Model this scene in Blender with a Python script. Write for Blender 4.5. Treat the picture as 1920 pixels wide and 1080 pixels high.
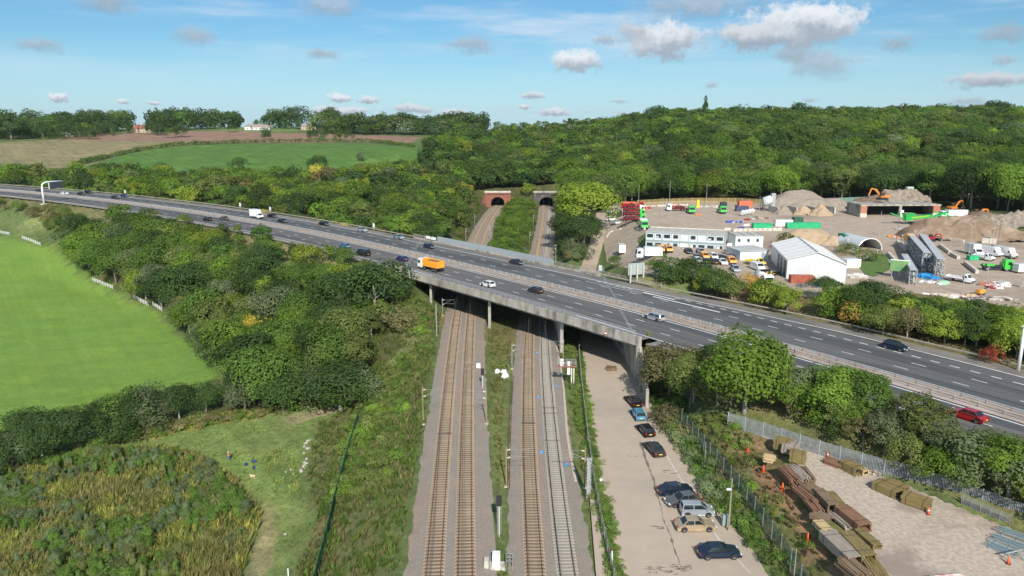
import bpy, bmesh, math, random
import numpy as np
from mathutils import Vector, Matrix, noise as mnoise
from mathutils.geometry import delaunay_2d_cdt

for o in list(bpy.data.objects): bpy.data.objects.remove(o)
scene = bpy.context.scene
COL = scene.collection
PI = math.pi

# ------------------------------------------------------------------ camera
CAMH, FPX, YH = 46.0, 1350.0, 240.0
PITCH = math.atan((540 - YH) / FPX)
cam = bpy.data.cameras.new('camera')
cam.sensor_width = 36; cam.lens = 36 * FPX / 1920
cam.clip_start = 0.5; cam.clip_end = 20000
camo = bpy.data.objects.new('camera', cam); COL.objects.link(camo)
camo.location = (0, 0, CAMH); camo.rotation_euler = (PI / 2 - PITCH, 0, 0)
scene.camera = camo

# ------------------------------------------------------------------ sky, sun, exposure
SUN_EL, SUN_AZ = math.radians(35), math.radians(173.2)      # azimuth of the sun clockwise from +Y
scene.view_settings.view_transform = 'Standard'
scene.view_settings.look = 'None'
scene.view_settings.exposure = 0.16
scene.view_settings.gamma = 1.0
world = bpy.data.worlds.new('World'); scene.world = world; world.use_nodes = True
sun = bpy.data.lights.new('sun', 'SUN'); sun.energy = 5.0; sun.angle = math.radians(0.5); sun.color = (1.0, 0.95, 0.87)
suno = bpy.data.objects.new('sun', sun); COL.objects.link(suno)
sd = Vector((math.sin(SUN_AZ) * math.cos(SUN_EL), math.cos(SUN_AZ) * math.cos(SUN_EL), math.sin(SUN_EL)))
suno.rotation_euler = sd.to_track_quat('Z', 'Y').to_euler()


class NT:
    """small node-tree helper"""
    def __init__(s, tree): s.t = tree; s.n = tree.nodes; s.l = tree.links
    def new(s, typ, **kw):
        nd = s.n.new(typ)
        for k, v in kw.items(): setattr(nd, k, v)
        return nd
    def lk(s, a, b): s.l.new(a, b)
    def val(s, sock, v):
        if hasattr(v, 'is_output') or isinstance(v, bpy.types.NodeSocket): s.l.new(v, sock)
        else: sock.default_value = v
    def math(s, op, a, b=0.0, c=None, clamp=False):
        nd = s.new('ShaderNodeMath', operation=op, use_clamp=clamp)
        s.val(nd.inputs[0], a); s.val(nd.inputs[1], b)
        if c is not None: s.val(nd.inputs[2], c)
        return nd.outputs[0]
    def noise(s, vec, scale, detail=4, rough=.55, col=False):
        nd = s.new('ShaderNodeTexNoise'); nd.inputs['Scale'].default_value = scale
        nd.inputs['Detail'].default_value = detail; nd.inputs['Roughness'].default_value = rough
        if vec is not None: s.lk(vec, nd.inputs['Vector'])
        return nd.outputs[1 if col else 0]
    def mix(s, f, a, b, mode='MIX'):
        nd = s.new('ShaderNodeMix', data_type='RGBA', blend_type=mode)
        s.val(nd.inputs[0], f); s.val(nd.inputs[6], a); s.val(nd.inputs[7], b)
        return nd.outputs[2]
    def ramp(s, f, stops, interp='LINEAR'):
        nd = s.new('ShaderNodeValToRGB'); e = nd.color_ramp.elements; nd.color_ramp.interpolation = interp
        while len(e) < len(stops): e.new(0.5)
        for i, (p, c) in enumerate(stops):
            e[i].position = p; e[i].color = (c[0], c[1], c[2], 1) if hasattr(c, '__len__') else (c, c, c, 1)
        s.val(nd.inputs[0], f); return nd.outputs[0]
    def maprange(s, v, a, b, c=0., d=1., smooth=False):
        nd = s.new('ShaderNodeMapRange'); nd.clamp = True
        if smooth: nd.interpolation_type = 'SMOOTHSTEP'
        s.val(nd.inputs[0], v)
        for i, q in enumerate((a, b, c, d)): s.val(nd.inputs[i + 1], q)
        return nd.outputs[0]


def build_world():
    N = NT(world.node_tree); N.n.clear()
    out = N.new('ShaderNodeOutputWorld'); bg = N.new('ShaderNodeBackground')
    sky = N.new('ShaderNodeTexSky', sky_type='NISHITA'); sky.sun_disc = False
    sky.sun_elevation = SUN_EL; sky.sun_rotation = SUN_AZ; sky.air_density = 1.0; sky.dust_density = 0.6; sky.ozone_density = 2.2
    tc = N.new('ShaderNodeTexCoord'); sep = N.new('ShaderNodeSeparateXYZ'); N.lk(tc.outputs['Generated'], sep.inputs[0])
    x, y, z = sep.outputs
    az = N.math('ARCTAN2', x, y); el = N.math('ARCSINE', z)
    azd = N.math('MULTIPLY', az, 180 / PI); eld = N.math('MULTIPLY', el, 180 / PI)
    uv = N.new('ShaderNodeCombineXYZ'); N.lk(azd, uv.inputs[0]); N.lk(eld, uv.inputs[1])
    UV = uv.outputs[0]
    # tune the blue of the clear sky
    skyc = N.mix(1.0, sky.outputs[0], (0.64, 1.03, 1.24, 1), 'MULTIPLY')
    # high thin cirrus veil, streaky
    mp = N.new('ShaderNodeMapping'); mp.inputs['Scale'].default_value = (0.03, 0.24, 1); mp.inputs['Rotation'].default_value = (0, 0, 0.10); N.lk(UV, mp.inputs[0])
    ci = N.noise(mp.outputs[0], 1.0, 7, .62)
    ci = N.maprange(ci, .43, .66, 0, .78, True)
    ci = N.math('MULTIPLY', ci, N.maprange(eld, 2.5, 7.0))
    c = N.mix(ci, skyc, (8.4, 9.4, 10.4, 1))
    # pale haze at the horizon
    hz = N.maprange(eld, -0.5, 7.0, .55, 0.0, True)
    c = N.mix(hz, c, (8.0, 10.8, 12.9, 1))
    # row of far cumulus near the horizon
    mp2 = N.new('ShaderNodeMapping'); mp2.inputs['Scale'].default_value = (0.16, 0.95, 1); mp2.inputs['Location'].default_value = (3.1, .35, 0); N.lk(UV, mp2.inputs[0])
    fc = N.noise(mp2.outputs[0], 1.6, 6, .6)
    side = N.maprange(azd, -5, 22, 0.0, .12, True)
    thr = N.math('ADD', N.maprange(N.math('ABSOLUTE', N.math('SUBTRACT', eld, 1.15)), 0, 1.4, .50, .85), side)
    fm = N.math('MULTIPLY', N.math('SUBTRACT', fc, thr), 9.0, clamp=True)
    fcol = N.mix(N.maprange(eld, .6, 2.0), (5.2, 6.1, 7.4, 1), (9.0, 9.3, 9.8, 1))
    c = N.mix(N.math('MULTIPLY', fm, .75), c, fcol)
    # individual cumulus: (px, py, half width, half height, white 0..1)
    CL = [(1080, 115, 46, 20, 1), (1245, 75, 66, 32, .9), (1185, 62, 40, 18, .35), (1490, 52, 112, 36, .95), (1545, 40, 56, 26, 1), (1410, 68, 60, 18, .7),
          (1310, 10, 125, 26, .4), (1540, 122, 68, 24, .2), (1490, 104, 40, 16, .1), (880, 84, 50, 18, .2), (615, 8, 64, 22, .4), (365, 68, 40, 18, .25),
          (75, 84, 46, 12, .2), (200, 4, 52, 16, .2), (1882, 62, 46, 16, .12), (1682, 82, 30, 13, .1), (1885, 112, 22, 10, .3), (1860, 148, 68, 13, .6), (605, 102, 34, 10, .15),
          (110, 183, 15, 8, 1), (636, 184, 21, 8, 1), (690, 187, 20, 7, .9), (1000, 179, 22, 6, .8), (1040, 210, 28, 7, .9), (850, 211, 28, 7, .9), (770, 205, 38, 8, .8), (640, 208, 50, 10, .9),
          (230, 190, 10, 4, 1), (288, 193, 14, 3, .9), (1335, 159, 14, 6, .2), (1160, 190, 22, 4, .4), (1812, 190, 40, 8, .3), (1135, 75, 24, 9, .15), (1700, 202, 20, 5, .4), (1518, 188, 16, 4, .3), (985, 200, 12, 5, .9)]
    svs = []
    for sc_ in (.85, 2.6):
        nz = N.noise(UV, sc_, 8, .68, True); sv = N.new('ShaderNodeVectorMath', operation='SUBTRACT'); N.lk(nz, sv.inputs[0]); sv.inputs[1].default_value = (.5, .5, .5); svs.append(sv)
    for (px, py, hw, hh, wt) in CL:
        a = (px - 960) / FPX; b = (py - 540) / FPX
        dx, dy, dz = a, math.cos(PITCH) - b * math.sin(PITCH), -(math.sin(PITCH) + b * math.cos(PITCH))
        A = math.degrees(math.atan2(dx, dy)); E = math.degrees(math.asin(dz / math.sqrt(dx * dx + dy * dy + dz * dz)))
        HW, HH = math.degrees(hw / FPX) * math.cos(math.radians(A)), math.degrees(hh / FPX)
        ws = N.new('ShaderNodeVectorMath', operation='MULTIPLY_ADD'); N.lk(svs[0 if HW > 1.2 else 1].outputs[0], ws.inputs[0])
        ws.inputs[1].default_value = (HW * 2.0 + .35, HH * 2.2 + .2, 0); N.lk(UV, ws.inputs[2])
        m = N.new('ShaderNodeMapping'); m.vector_type = 'POINT'
        m.inputs['Location'].default_value = (-A / HW, -E / HH, 0); m.inputs['Scale'].default_value = (1 / HW, 1 / HH, 1)
        N.lk(ws.outputs[0], m.inputs[0])
        ln = N.new('ShaderNodeVectorMath', operation='LENGTH'); N.lk(m.outputs[0], ln.inputs[0])
        sp = N.new('ShaderNodeSeparateXYZ'); N.lk(m.outputs[0], sp.inputs[0])
        mask = N.maprange(ln.outputs['Value'], 1.25, .6 if wt > .5 else .05, 0, .97 if wt > .5 else .70, True)
        lit = N.maprange(sp.outputs[1], -.75, .65, 0, 1, True)
        top = tuple(4.4 + (10.2 - 4.4) * wt * k for k in (.95, .98, 1.0)); bot = (3.3 + 1.1 * wt, 4.1 + 1.1 * wt, 5.1 + 1.1 * wt)
        c = N.mix(mask, c, N.mix(lit, (*bot, 1), (top[0], top[1] + .25, top[2] + .7, 1)))
    N.lk(c, bg.inputs[0]); bg.inputs[1].default_value = 0.078
    N.lk(bg.outputs[0], out.inputs[0])
build_world()

# ------------------------------------------------------------------ survey helpers: photo readings to metres
CP, SP = math.cos(PITCH), math.sin(PITCH)
def at(px, py, z=0.0):
    """world point at height z seen at full-size photo pixel px,py"""
    a = (px - 960) / FPX; b = (py - 540) / FPX
    t = (CAMH - z) / (SP + b * CP)
    return (a * t, t * (CP - b * SP), z)
def far_at(px, py, t):
    """world point at camera depth t"""
    a = (px - 960) / FPX; b = (py - 540) / FPX
    return (a * t, t * (CP - b * SP), CAMH - t * (SP + b * CP))
def project(p):
    x, y, z = p[0], p[1], p[2] - CAMH
    t = y * CP - z * SP
    return 960 + FPX * x / t, 540 + FPX * (-z * CP - y * SP) / t, t

# ------------------------------------------------------------------ motorway line
mwz = lambda X: float(np.interp(X, [-500, -350, -200, -130, -90, -60, -35, -10, 15, 200], [18.0, 16.0, 13.8, 12.5, 11.5, 10.55, 9.55, 8.85, 8.6, 8.6]))
def mpt(px, py):
    z = 9.0
    for _ in range(12):
        q = at(px, py, z); z = mwz(q[0])
    return q
MP = [mpt(*q) for q in [(12, 358), (160, 371.5), (280, 386.5), (400, 403.6), (560, 432), (640, 447), (760, 473.5), (880, 500), (1120, 561), (1280, 602), (1360, 624.5), (1520, 668), (1600, 691.5), (1760, 737), (1920, 781.5)]]
_mx = np.array([p[0] for p in MP]); _my = np.array([p[1] for p in MP])
MPOLY = np.polyfit(_mx, _my, 4)
MX0, MX1 = _mx[0], _mx[-1]
def my_(X):
    X = np.asarray(X, float); y = np.polyval(MPOLY, np.clip(X, MX0, MX1)); d = np.polyder(MPOLY)
    return y + np.where(X < MX0, (X - MX0) * np.polyval(d, MX0), 0) + np.where(X > MX1, (X - MX1) * np.polyval(d, MX1), 0)
_X = np.linspace(-560, 150, 1421); _Y = my_(_X)
_S = np.concatenate([[0], np.cumsum(np.hypot(np.diff(_X), np.diff(_Y)))])
_S -= np.interp(0, _X, _S)                    # s = 0 where the road crosses X = 0, growing to the right
def mw(s, off=0.0, dz=0.0):
    X = np.interp(s, _S, _X); Y = np.interp(s, _S, _Y)
    e = .5; tx = np.interp(s + e, _S, _X) - np.interp(s - e, _S, _X); ty = np.interp(s + e, _S, _Y) - np.interp(s - e, _S, _Y)
    L = math.hypot(tx, ty); tx /= L; ty /= L
    return Vector((X - ty * off, Y + tx * off, mwz(X) + dz)), math.atan2(ty, tx)      # off > 0: far (north-east) side
def s_at(px, py):
    """distance along the motorway of a photo reading on the road surface, and its offset"""
    q = mpt(px, py); i = int(np.argmin((_X - q[0]) ** 2 + (_Y - q[1]) ** 2)); s = _S[i]
    p, a = mw(s); off = -(q[0] - p.x) * math.sin(a) + (q[1] - p.y) * math.cos(a)
    return float(s), float(off)
S_W = s_at(757, 506)[0]; S_E = s_at(1197, 632)[0]      # near-side ends of the bridge

# ------------------------------------------------------------------ railway lines
TRK = []
for L in ([(812.5, 1080), (833, 810), (856, 600), (888, 455), (926, 390)], [(871.6, 1080), (875, 810), (882, 600), (904.5, 455), (936, 390)],
          [(1002.5, 1080), (993, 810), (992.7, 600), (1007, 480), (1019, 390)], [(1064, 1080), (1034, 810), (1020, 600), (1023.5, 480), (1029.5, 390)]):
    P = [at(x, y, .35) for x, y in L]
    TRK.append(np.polyfit([p[1] for p in P], [p[0] for p in P], 3))
def trk(i, Y): return np.polyval(TRK[i], Y)

# ------------------------------------------------------------------ the lie of the land
_cp = []
for x, y, z in [(415, 700, -12), (300, 580, -9), (172, 520, -8), (0, 440, -3), (0, 800, -13), (0, 600, -10), (200, 650, -12), (430, 860, -13), (490, 1000, -13.5), (0, 1000, -14),
                (250, 900, -13.5), (300, 1075, -14), (600, 790, -12), (590, 1000, -12.5), (640, 790, -11), (110, 400, 8), (30, 418, 1), (200, 410, 8),
                (1300, 385, 13), (1160, 395, 11.5), (1500, 400, 13.5), (1300, 470, 10.5), (1440, 540, 10), (1800, 540, 12), (1900, 480, 13), (1650, 480, 12), (1700, 390, 15), (1900, 400, 16),
                (1500, 880, 5), (1700, 930, 5), (1850, 1000, 5), (1600, 1060, 5), (1900, 1060, 5)]:
    _cp.append(at(x, y, z))
for x, y, t, h in [(200, 322, 480, 0), (430, 325, 470, 0), (560, 300, 520, 0), (440, 270, 640, 0), (200, 300, 540, 0), (0, 310, 480, 0), (0, 270, 620, 0), (150, 315, 480, 0), (0, 262, 700, 0),
                   (250, 262, 700, 0), (250, 246, 820, 0), (500, 268, 650, 0), (500, 250, 800, 0), (780, 280, 560, 0), (700, 268, 650, 0), (700, 256, 760, 0), (870, 260, 760, 0), (0, 247, 850, 0),
                   (480, 238, 860, 0), (850, 246, 900, 0), (200, 245, 1300, 0), (-300, 270, 620, 0), (-300, 250, 850, 0), (-300, 320, 480, 0),
                   (900, 243, 1500, 0), (930, 310, 520, 11), (950, 278, 600, 11), (950, 252, 700, 11), (1050, 262, 620, 11), (1100, 240, 720, 11), (860, 262, 700, 5),
                   (1300, 332, 350, 11), (1300, 280, 450, 11), (1300, 240, 560, 11), (1250, 214, 720, 11), (1500, 330, 360, 11), (1500, 280, 450, 11), (1500, 240, 560, 11), (1500, 211, 720, 11),
                   (1800, 330, 340, 11), (1800, 280, 430, 11), (1800, 240, 560, 11), (1800, 208, 720, 11), (2100, 330, 340, 11), (2100, 260, 450, 11), (2100, 211, 720, 11), (800, 330, 480, 9), (700, 380, 400, 8),
                   (600, 370, 420, 8), (800, 400, 380, 8)]:
    p = far_at(x, y, t); _cp.append((p[0], p[1], p[2] - h))
_cp += [(-70, 335, 12), (-120, 395, 14), (-38, 300, 7), (0, 300, 3.5), (0, 350, 3.5), (-5, 440, 10), (15, 440, 10), (40, 430, 13), (45, 330, 10), (48, 290, 8), (-40, 400, 12), (0, 230, 2), (-30, 20, -13), (-60, 20, -13), (-150, 20, -12),
        (-300, 120, -8), (-320, 300, -1), (60, 20, 5), (100, 40, 6), (160, 100, 9), (200, 200, 12), (250, 300, 18), (400, 350, 30), (-150, 1600, 30), (0, 2200, 33), (800, 1300, 40), (-900, 1300, 38), (0, 4500, 34), (3000, 4000, 36), (-3000, 4000, 34), (1200, 500, 48), (-1200, 500, 34), (-1000, 0, 0), (1000, 0, 20),
        (500, 1000, 46), (150, 1000, 38)]
_C = np.array(_cp, float)
def _fit():
    n = len(_C); d = np.hypot(_C[:, None, 0] - _C[None, :, 0], _C[:, None, 1] - _C[None, :, 1])
    A = np.zeros((n + 1, n + 1)); A[:n, :n] = d + np.eye(n) * -6.0; A[:n, n] = 1; A[n, :n] = 1
    return np.linalg.solve(A, np.concatenate([_C[:, 2], [0]]))
_W = _fit()
def nat(X, Y):
    X = np.atleast_1d(np.asarray(X, float)).ravel(); Y = np.atleast_1d(np.asarray(Y, float)).ravel(); out = np.empty_like(X)
    for i in range(0, len(X), 20000):
        x, y = X[i:i + 20000], Y[i:i + 20000]
        out[i:i + 20000] = np.sqrt((x[:, None] - _C[None, :, 0]) ** 2 + (y[:, None] - _C[None, :, 1]) ** 2 + 4) @ _W[:-1] + _W[-1]
    return out
def seg_dist(X, Y, P):
    """distance to a polyline and the value (third column) at the nearest place"""
    best = np.full(X.shape, 1e9); val = np.zeros(X.shape)
    for a, b in zip(P[:-1], P[1:]):
        dx, dy = b[0] - a[0], b[1] - a[1]; t = np.clip(((X - a[0]) * dx + (Y - a[1]) * dy) / (dx * dx + dy * dy), 0, 1)
        d = np.hypot(X - a[0] - t * dx, Y - a[1] - t * dy); m = d < best
        best = np.where(m, d, best); val = np.where(m, a[2] + t * (b[2] - a[2]), val)
    return best, val
def inpoly(X, Y, P):
    X = np.asarray(X); r = np.zeros(X.shape, bool); n = len(P)
    for i in range(n):
        x0, y0 = P[i][0], P[i][1]; x1, y1 = P[(i + 1) % n][0], P[(i + 1) % n][1]
        if y0 == y1: continue
        r ^= ((y0 > Y) != (y1 > Y)) & (X < (x1 - x0) * (Y - y0) / (y1 - y0) + x0)
    return r
def poly_dist(X, Y, P):
    """0 inside, metres outside"""
    Q = [(p[0], p[1], 0) for p in P] + [(P[0][0], P[0][1], 0)]
    d, _ = seg_dist(X, Y, Q); return np.where(inpoly(X, Y, P), 0, d)
def pz(L, z): return [at(x, y, z) for x, y in L]

MWL = [tuple(mw(s)[0]) for s in np.arange(-640, 190, 12.0)]
YARD = pz([(1192, 505), (1186, 470), (1140, 440), (1128, 400), (1150, 386), (1300, 380), (1460, 388)], 12) + pz([(1640, 385), (1760, 400), (1920, 432), (2100, 470), (2100, 585)], 13) + pz([(1870, 566), (1716, 545), (1640, 545), (1560, 556), (1450, 540), (1380, 518)], 11)
GRAV = pz([(1395, 806), (1470, 835), (1540, 935), (1600, 1015), (1650, 1090), (1700, 1250), (2250, 1250), (2060, 1010), (1920, 968), (1700, 898), (1500, 822)], 5)
FENL = [at(1318, 782, 5), at(1367, 798, 5), at(1440, 822, 5)]
ROADL = [at(1118, 1080, .5), at(1100, 860, .5), (14.0, 130), (16.3, 175), (18.5, 215)]        # left side of the service road
ROADR = [at(1452, 1080, .5), at(1310, 905, .5), at(1250, 800, .5), at(1188, 700, .5), (26.0, 175), (27.5, 215)]
LANE = [(22, 205, .4), (25, 232, .6), (29.5, 255, 3.0), (33.5, 275, 6.0), (36.5, 292, 9.0), (38.5, 306, 10.5)]
def ease(a, b, x): t = np.clip((x - a) / (b - a), 0, 1); return t * t * (3 - 2 * t)
def H(X, Y, mwy=True):
    X = np.atleast_1d(np.asarray(X, float)).ravel(); Y = np.atleast_1d(np.asarray(Y, float)).ravel()
    z = nat(X, Y)
    yd = poly_dist(X, Y, YARD); yz = 11.0 + np.clip((Y - 225) / 85, -.5, 1) * 2.0 + np.clip((X - 90) / 80, 0, 1) * .8
    z = np.clip(z, yz - yd / 1.8, yz + yd / 3.0)
    gd = poly_dist(X, Y, GRAV); z = np.clip(z, 5 - gd / 2.2, 5 + gd / 2.2)
    d, v = seg_dist(X, Y, LANE); d = np.maximum(d - 3.0, 0); z = np.clip(z, v - d / 2.0, v + d / 1.6)
    d, v = seg_dist(X, Y, FENL); z = np.maximum(z, v - np.maximum(d - .8, 0) / 1.5)
    # motorway bank, left out where the bridge spans
    d, v = seg_dist(X, Y, MWL); d = np.maximum(d - 18.5, 0)
    z = np.clip(z, v - .35 - d / 1.7, v - .35 + d / 1.7)
    # railway, near: one wide flat formation with the service road; far: two separate cuttings
    Yc = np.clip(Y, 30, 445)
    t0, t1, t2, t3 = [trk(i, Yc) for i in range(4)]
    xl = t0 - 4.2; xr = np.interp(Yc, [30, 60, 85, 130, 175, 215, 232], [29.5, 27.6, 25.8, 24.4, 26.5, 28.5, 20])
    far = ease(205, 236, Y)
    gl = 1.0 / 1.45; gr = np.where(Y > 128, 2.6, .95); gr = np.where(Y > 215, 1 / 1.5, gr)
    xrr = np.where(Y < 224, xr, t3 + 4.0)
    d = np.maximum(np.maximum(xl - X, X - xrr), 0); g = np.where(X < xl, gl, gr)
    zf = np.where((X > t3 + 9) & (Y < 224), .35, 0.0)
    zn = np.clip(z, zf - d * g, zf + d * g)
    hump = np.clip(np.minimum(X - (t1 + 3.6), (t2 - 3.6) - X), 0, 99)
    zn = zn + np.minimum(hump / 1.6, 4.0 * far)
    z = np.where(Y < 446, zn, z)
    # behind the portals the hill closes over the line
    cov = ease(443.0, 446.0, Y) * ease(26, 8, np.abs(X - (t0 + t3) / 2)); z = np.where(Y > 443, z * (1 - cov) + np.maximum(z, 9.5) * cov, z)
    return z
def h1(x, y): return float(H(x, y)[0])
_TS = np.concatenate([np.arange(45, 200, 1.0), np.arange(200, 500, 2.5), np.arange(500, 2500, 10)])
def G(px, py):
    """where the sight line of a photo reading meets the ground"""
    a = (px - 960) / FPX; b = (py - 540) / FPX
    xs = a * _TS; ys = _TS * (CP - b * SP); zs = CAMH - _TS * (SP + b * CP)
    hh = H(xs, ys); i = int(np.argmax(zs <= hh))
    if zs[i] > hh[i]: i = len(_TS) - 1
    if i > 0:
        lo, hi = _TS[i - 1], _TS[i]
        for _ in range(10):
            m = (lo + hi) / 2
            if CAMH - m * (SP + b * CP) <= h1(a * m, m * (CP - b * SP)): hi = m
            else: lo = m
        t = hi
    else: t = _TS[0]
    return Vector((a * t, t * (CP - b * SP), CAMH - t * (SP + b * CP)))
def GP(L): return [tuple(G(x, y)) for x, y in L]

# ------------------------------------------------------------------ materials
def mat(name, col=(.5, .5, .5), rough=.7, metal=0., spec=.5, coat=0.):
    m = bpy.data.materials.get(name)
    if m: return m
    m = bpy.data.materials.new(name); m.use_nodes = True
    b = m.node_tree.nodes['Principled BSDF']; b.inputs['Base Color'].default_value = (*col, 1)
    b.inputs['Roughness'].default_value = rough; b.inputs['Metallic'].default_value = metal
    b.inputs['Specular IOR Level'].default_value = spec; b.inputs['Coat Weight'].default_value = coat
    b.inputs['Coat Roughness'].default_value = .05
    return m
def pmat(name, c1, c2, scale=1.0, rough=.85, detail=5, stops=(.35, .65), metal=0., bump=0., c3=None, s3=.1, coords='Object', stretch=None, spec=.3):
    """procedural two- or three-tone weathered material"""
    m = bpy.data.materials.get(name)
    if m: return m
    m = mat(name, c1, rough, metal, spec); N = NT(m.node_tree); b = N.n['Principled BSDF']
    tc = N.new('ShaderNodeTexCoord'); vec = tc.outputs[coords]
    if coords == 'World': pass
    if stretch:
        mp = N.new('ShaderNodeMapping'); mp.inputs['Scale'].default_value = stretch; N.lk(vec, mp.inputs[0]); vec = mp.outputs[0]
    n = N.noise(vec, scale, detail, .6)
    c = N.ramp(n, [(stops[0], c1), (stops[1], c2)])
    if c3 is not None:
        n2 = N.noise(vec, s3, 4, .6); c = N.mix(N.maprange(n2, .48, .66, 0, .85, True), c, (*c3, 1))
    N.lk(c, b.inputs['Base Color'])
    if bump:
        bp = N.new('ShaderNodeBump'); bp.inputs['Strength'].default_value = bump; bp.inputs['Distance'].default_value = .05
        N.lk(n, bp.inputs['Height']); N.lk(bp.outputs[0], b.inputs['Normal'])
    return m

# ------------------------------------------------------------------ object helpers
def link(o, parent=None):
    COL.objects.link(o)
    if parent is not None: o.parent = parent
    return o
def tag(o, label=None, cat=None, group=None, kind=None):
    if label: o['label'] = label
    if cat: o['category'] = cat
    if group: o['group'] = group
    if kind: o['kind'] = kind
    return o
def empty(name, loc=(0, 0, 0), rz=0., label=None, cat=None, group=None, kind=None):
    o = bpy.data.objects.new(name, None); o.location = loc; o.rotation_euler = (0, 0, rz); o.empty_display_size = .5
    link(o); return tag(o, label, cat, group, kind)
class MB:
    """collects shapes and links them as one mesh object"""
    def __init__(s): s.v = []; s.f = []; s.m = []; s.mi = 0
    def add(s, vs, fs, mi=None):
        n = len(s.v); s.v += [tuple(v) for v in vs]; s.f += [tuple(i + n for i in f) for f in fs]; s.m += [s.mi if mi is None else mi] * len(fs); return s
    def box(s, c, d, rz=0., ry=0., rx=0., mi=None, taper=1., bottom=False):
        """box centred at c (or standing on c when bottom) with size d"""
        hx, hy, hz = d[0] / 2, d[1] / 2, d[2] / 2
        vs = [Vector((x * hx * (taper if z > 0 else 1), y * hy * (taper if z > 0 else 1), z * hz)) for z in (-1, 1) for x, y in ((-1, -1), (1, -1), (1, 1), (-1, 1))]
        M = Matrix.Rotation(rz, 3, 'Z') @ Matrix.Rotation(ry, 3, 'Y') @ Matrix.Rotation(rx, 3, 'X')
        off = Vector(c) + (Vector((0, 0, hz)) if bottom else Vector((0, 0, 0)))
        return s.add([M @ v + off for v in vs], [(3, 2, 1, 0), (4, 5, 6, 7), (0, 1, 5, 4), (1, 2, 6, 5), (2, 3, 7, 6), (3, 0, 4, 7)], mi)
    def bar(s, a, b, w, h=None, mi=None, up=(0, 0, 1)):
        """rectangular bar from a to b"""
        a, b = Vector(a), Vector(b); h = w if h is None else h; d = (b - a)
        if d.length < 1e-6: return s
        d.normalize(); u = Vector(up)
        if abs(d.dot(u)) > .98: u = Vector((0, 1, 0))
        x = d.cross(u).normalized() * w / 2; y = x.cross(d).normalized() * h / 2
        vs = [p + i * x + j * y for p in (a, b) for i, j in ((-1, -1), (1, -1), (1, 1), (-1, 1))]
        return s.add(vs, [(0, 1, 2, 3), (7, 6, 5, 4), (4, 5, 1, 0), (5, 6, 2, 1), (6, 7, 3, 2), (7, 4, 0, 3)], mi)
    def tube(s, pts, r, n=8, mi=None, cap=True):
        """round tube along points; r a number or a list"""
        P = [Vector(p) for p in pts]; R = r if hasattr(r, '__len__') else [r] * len(P); vs = []
        for i, p in enumerate(P):
            d = (P[min(i + 1, len(P) - 1)] - P[max(i - 1, 0)]).normalized()
            u = Vector((0, 0, 1)) if abs(d.z) < .95 else Vector((1, 0, 0)); x = d.cross(u).normalized(); y = x.cross(d).normalized()
            vs += [p + R[i] * (math.cos(2 * PI * k / n) * x + math.sin(2 * PI * k / n) * y) for k in range(n)]
        fs = [(i * n + k, i * n + (k + 1) % n, (i + 1) * n + (k + 1) % n, (i + 1) * n + k) for i in range(len(P) - 1) for k in range(n)]
        if cap: fs += [tuple(range(n))[::-1], tuple((len(P) - 1) * n + k for k in range(n))]
        return s.add(vs, fs, mi)
    def prism(s, prof, y0, y1, mi=None):
        """profile in x,z drawn from y0 to y1"""
        n = len(prof); vs = [(x, y0, z) for x, z in prof] + [(x, y1, z) for x, z in prof]
        fs = [tuple(range(n)), tuple(range(n, 2 * n))[::-1]] + [(i, i + n, (i + 1) % n + n, (i + 1) % n) for i in range(n)]
        return s.add(vs, fs, mi)
    def strip(s, A, B, mi=None):
        n = len(A); return s.add(list(A) + list(B), [(i, i + 1, n + i + 1, n + i) for i in range(n - 1)], mi)
    def mesh(s, name, mats=(), smooth=False):
        me = bpy.data.meshes.new(name); me.from_pydata([tuple(v) for v in s.v], [], s.f)
        for m in mats: me.materials.append(m)
        if len(mats) > 1: me.polygons.foreach_set('material_index', s.m)
        if smooth: me.polygons.foreach_set('use_smooth', [True] * len(s.f))
        me.update(); return me
    def build(s, name, mats, parent=None, loc=None, rz=None, smooth=False, bevel=0., fix=True):
        if not isinstance(mats, (list, tuple)): mats = [mats]
        me = s.mesh(name, mats, smooth)
        if fix or bevel:
            bm = bmesh.new(); bm.from_mesh(me)
            if bevel: bmesh.ops.bevel(bm, geom=[e for e in bm.edges if e.is_manifold and e.calc_face_angle(0) > .6], offset=bevel, segments=2, affect='EDGES', profile=.6)
            bmesh.ops.recalc_face_normals(bm, faces=bm.faces); bm.to_mesh(me); bm.free()
        o = bpy.data.objects.new(name, me); link(o, parent)
        if loc is not None: o.location = loc
        if rz is not None: o.rotation_euler = (0, 0, rz)
        return o
def dup(root, loc=None, rz=None, label=None, group=None, cat=None):
    """copy a thing with its parts and sub-parts"""
    def cp(o, par):
        c = o.copy(); COL.objects.link(c); c.parent = par
        for ch in list(o.children): cp(ch, c)
        return c
    c = cp(root, None)
    if loc is not None: c.location = loc
    if rz is not None: c.rotation_euler = (0, 0, rz)
    return tag(c, label, cat, group)
def np_mesh(name, V, F4=None, mats=(), attr=None, smooth=False, sizes=4):
    me = bpy.data.meshes.new(name); me.vertices.add(len(V)); me.vertices.foreach_set('co', np.asarray(V, np.float32).ravel())
    F = np.asarray(F4, np.int32); n, k = F.shape
    me.loops.add(n * k); me.loops.foreach_set('vertex_index', F.ravel()); me.polygons.add(n)
    me.polygons.foreach_set('loop_start', np.arange(0, n * k, k, dtype=np.int32)); me.polygons.foreach_set('loop_total', np.full(n, k, np.int32))
    if smooth: me.polygons.foreach_set('use_smooth', np.ones(n, bool))
    for m in mats: me.materials.append(m)
    me.update(calc_edges=True)
    if attr is not None:
        for nm, A in attr.items():
            a = me.color_attributes.new(nm, 'FLOAT_COLOR', 'POINT'); a.data.foreach_set('color', np.asarray(A, np.float32).ravel())
    return me
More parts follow.
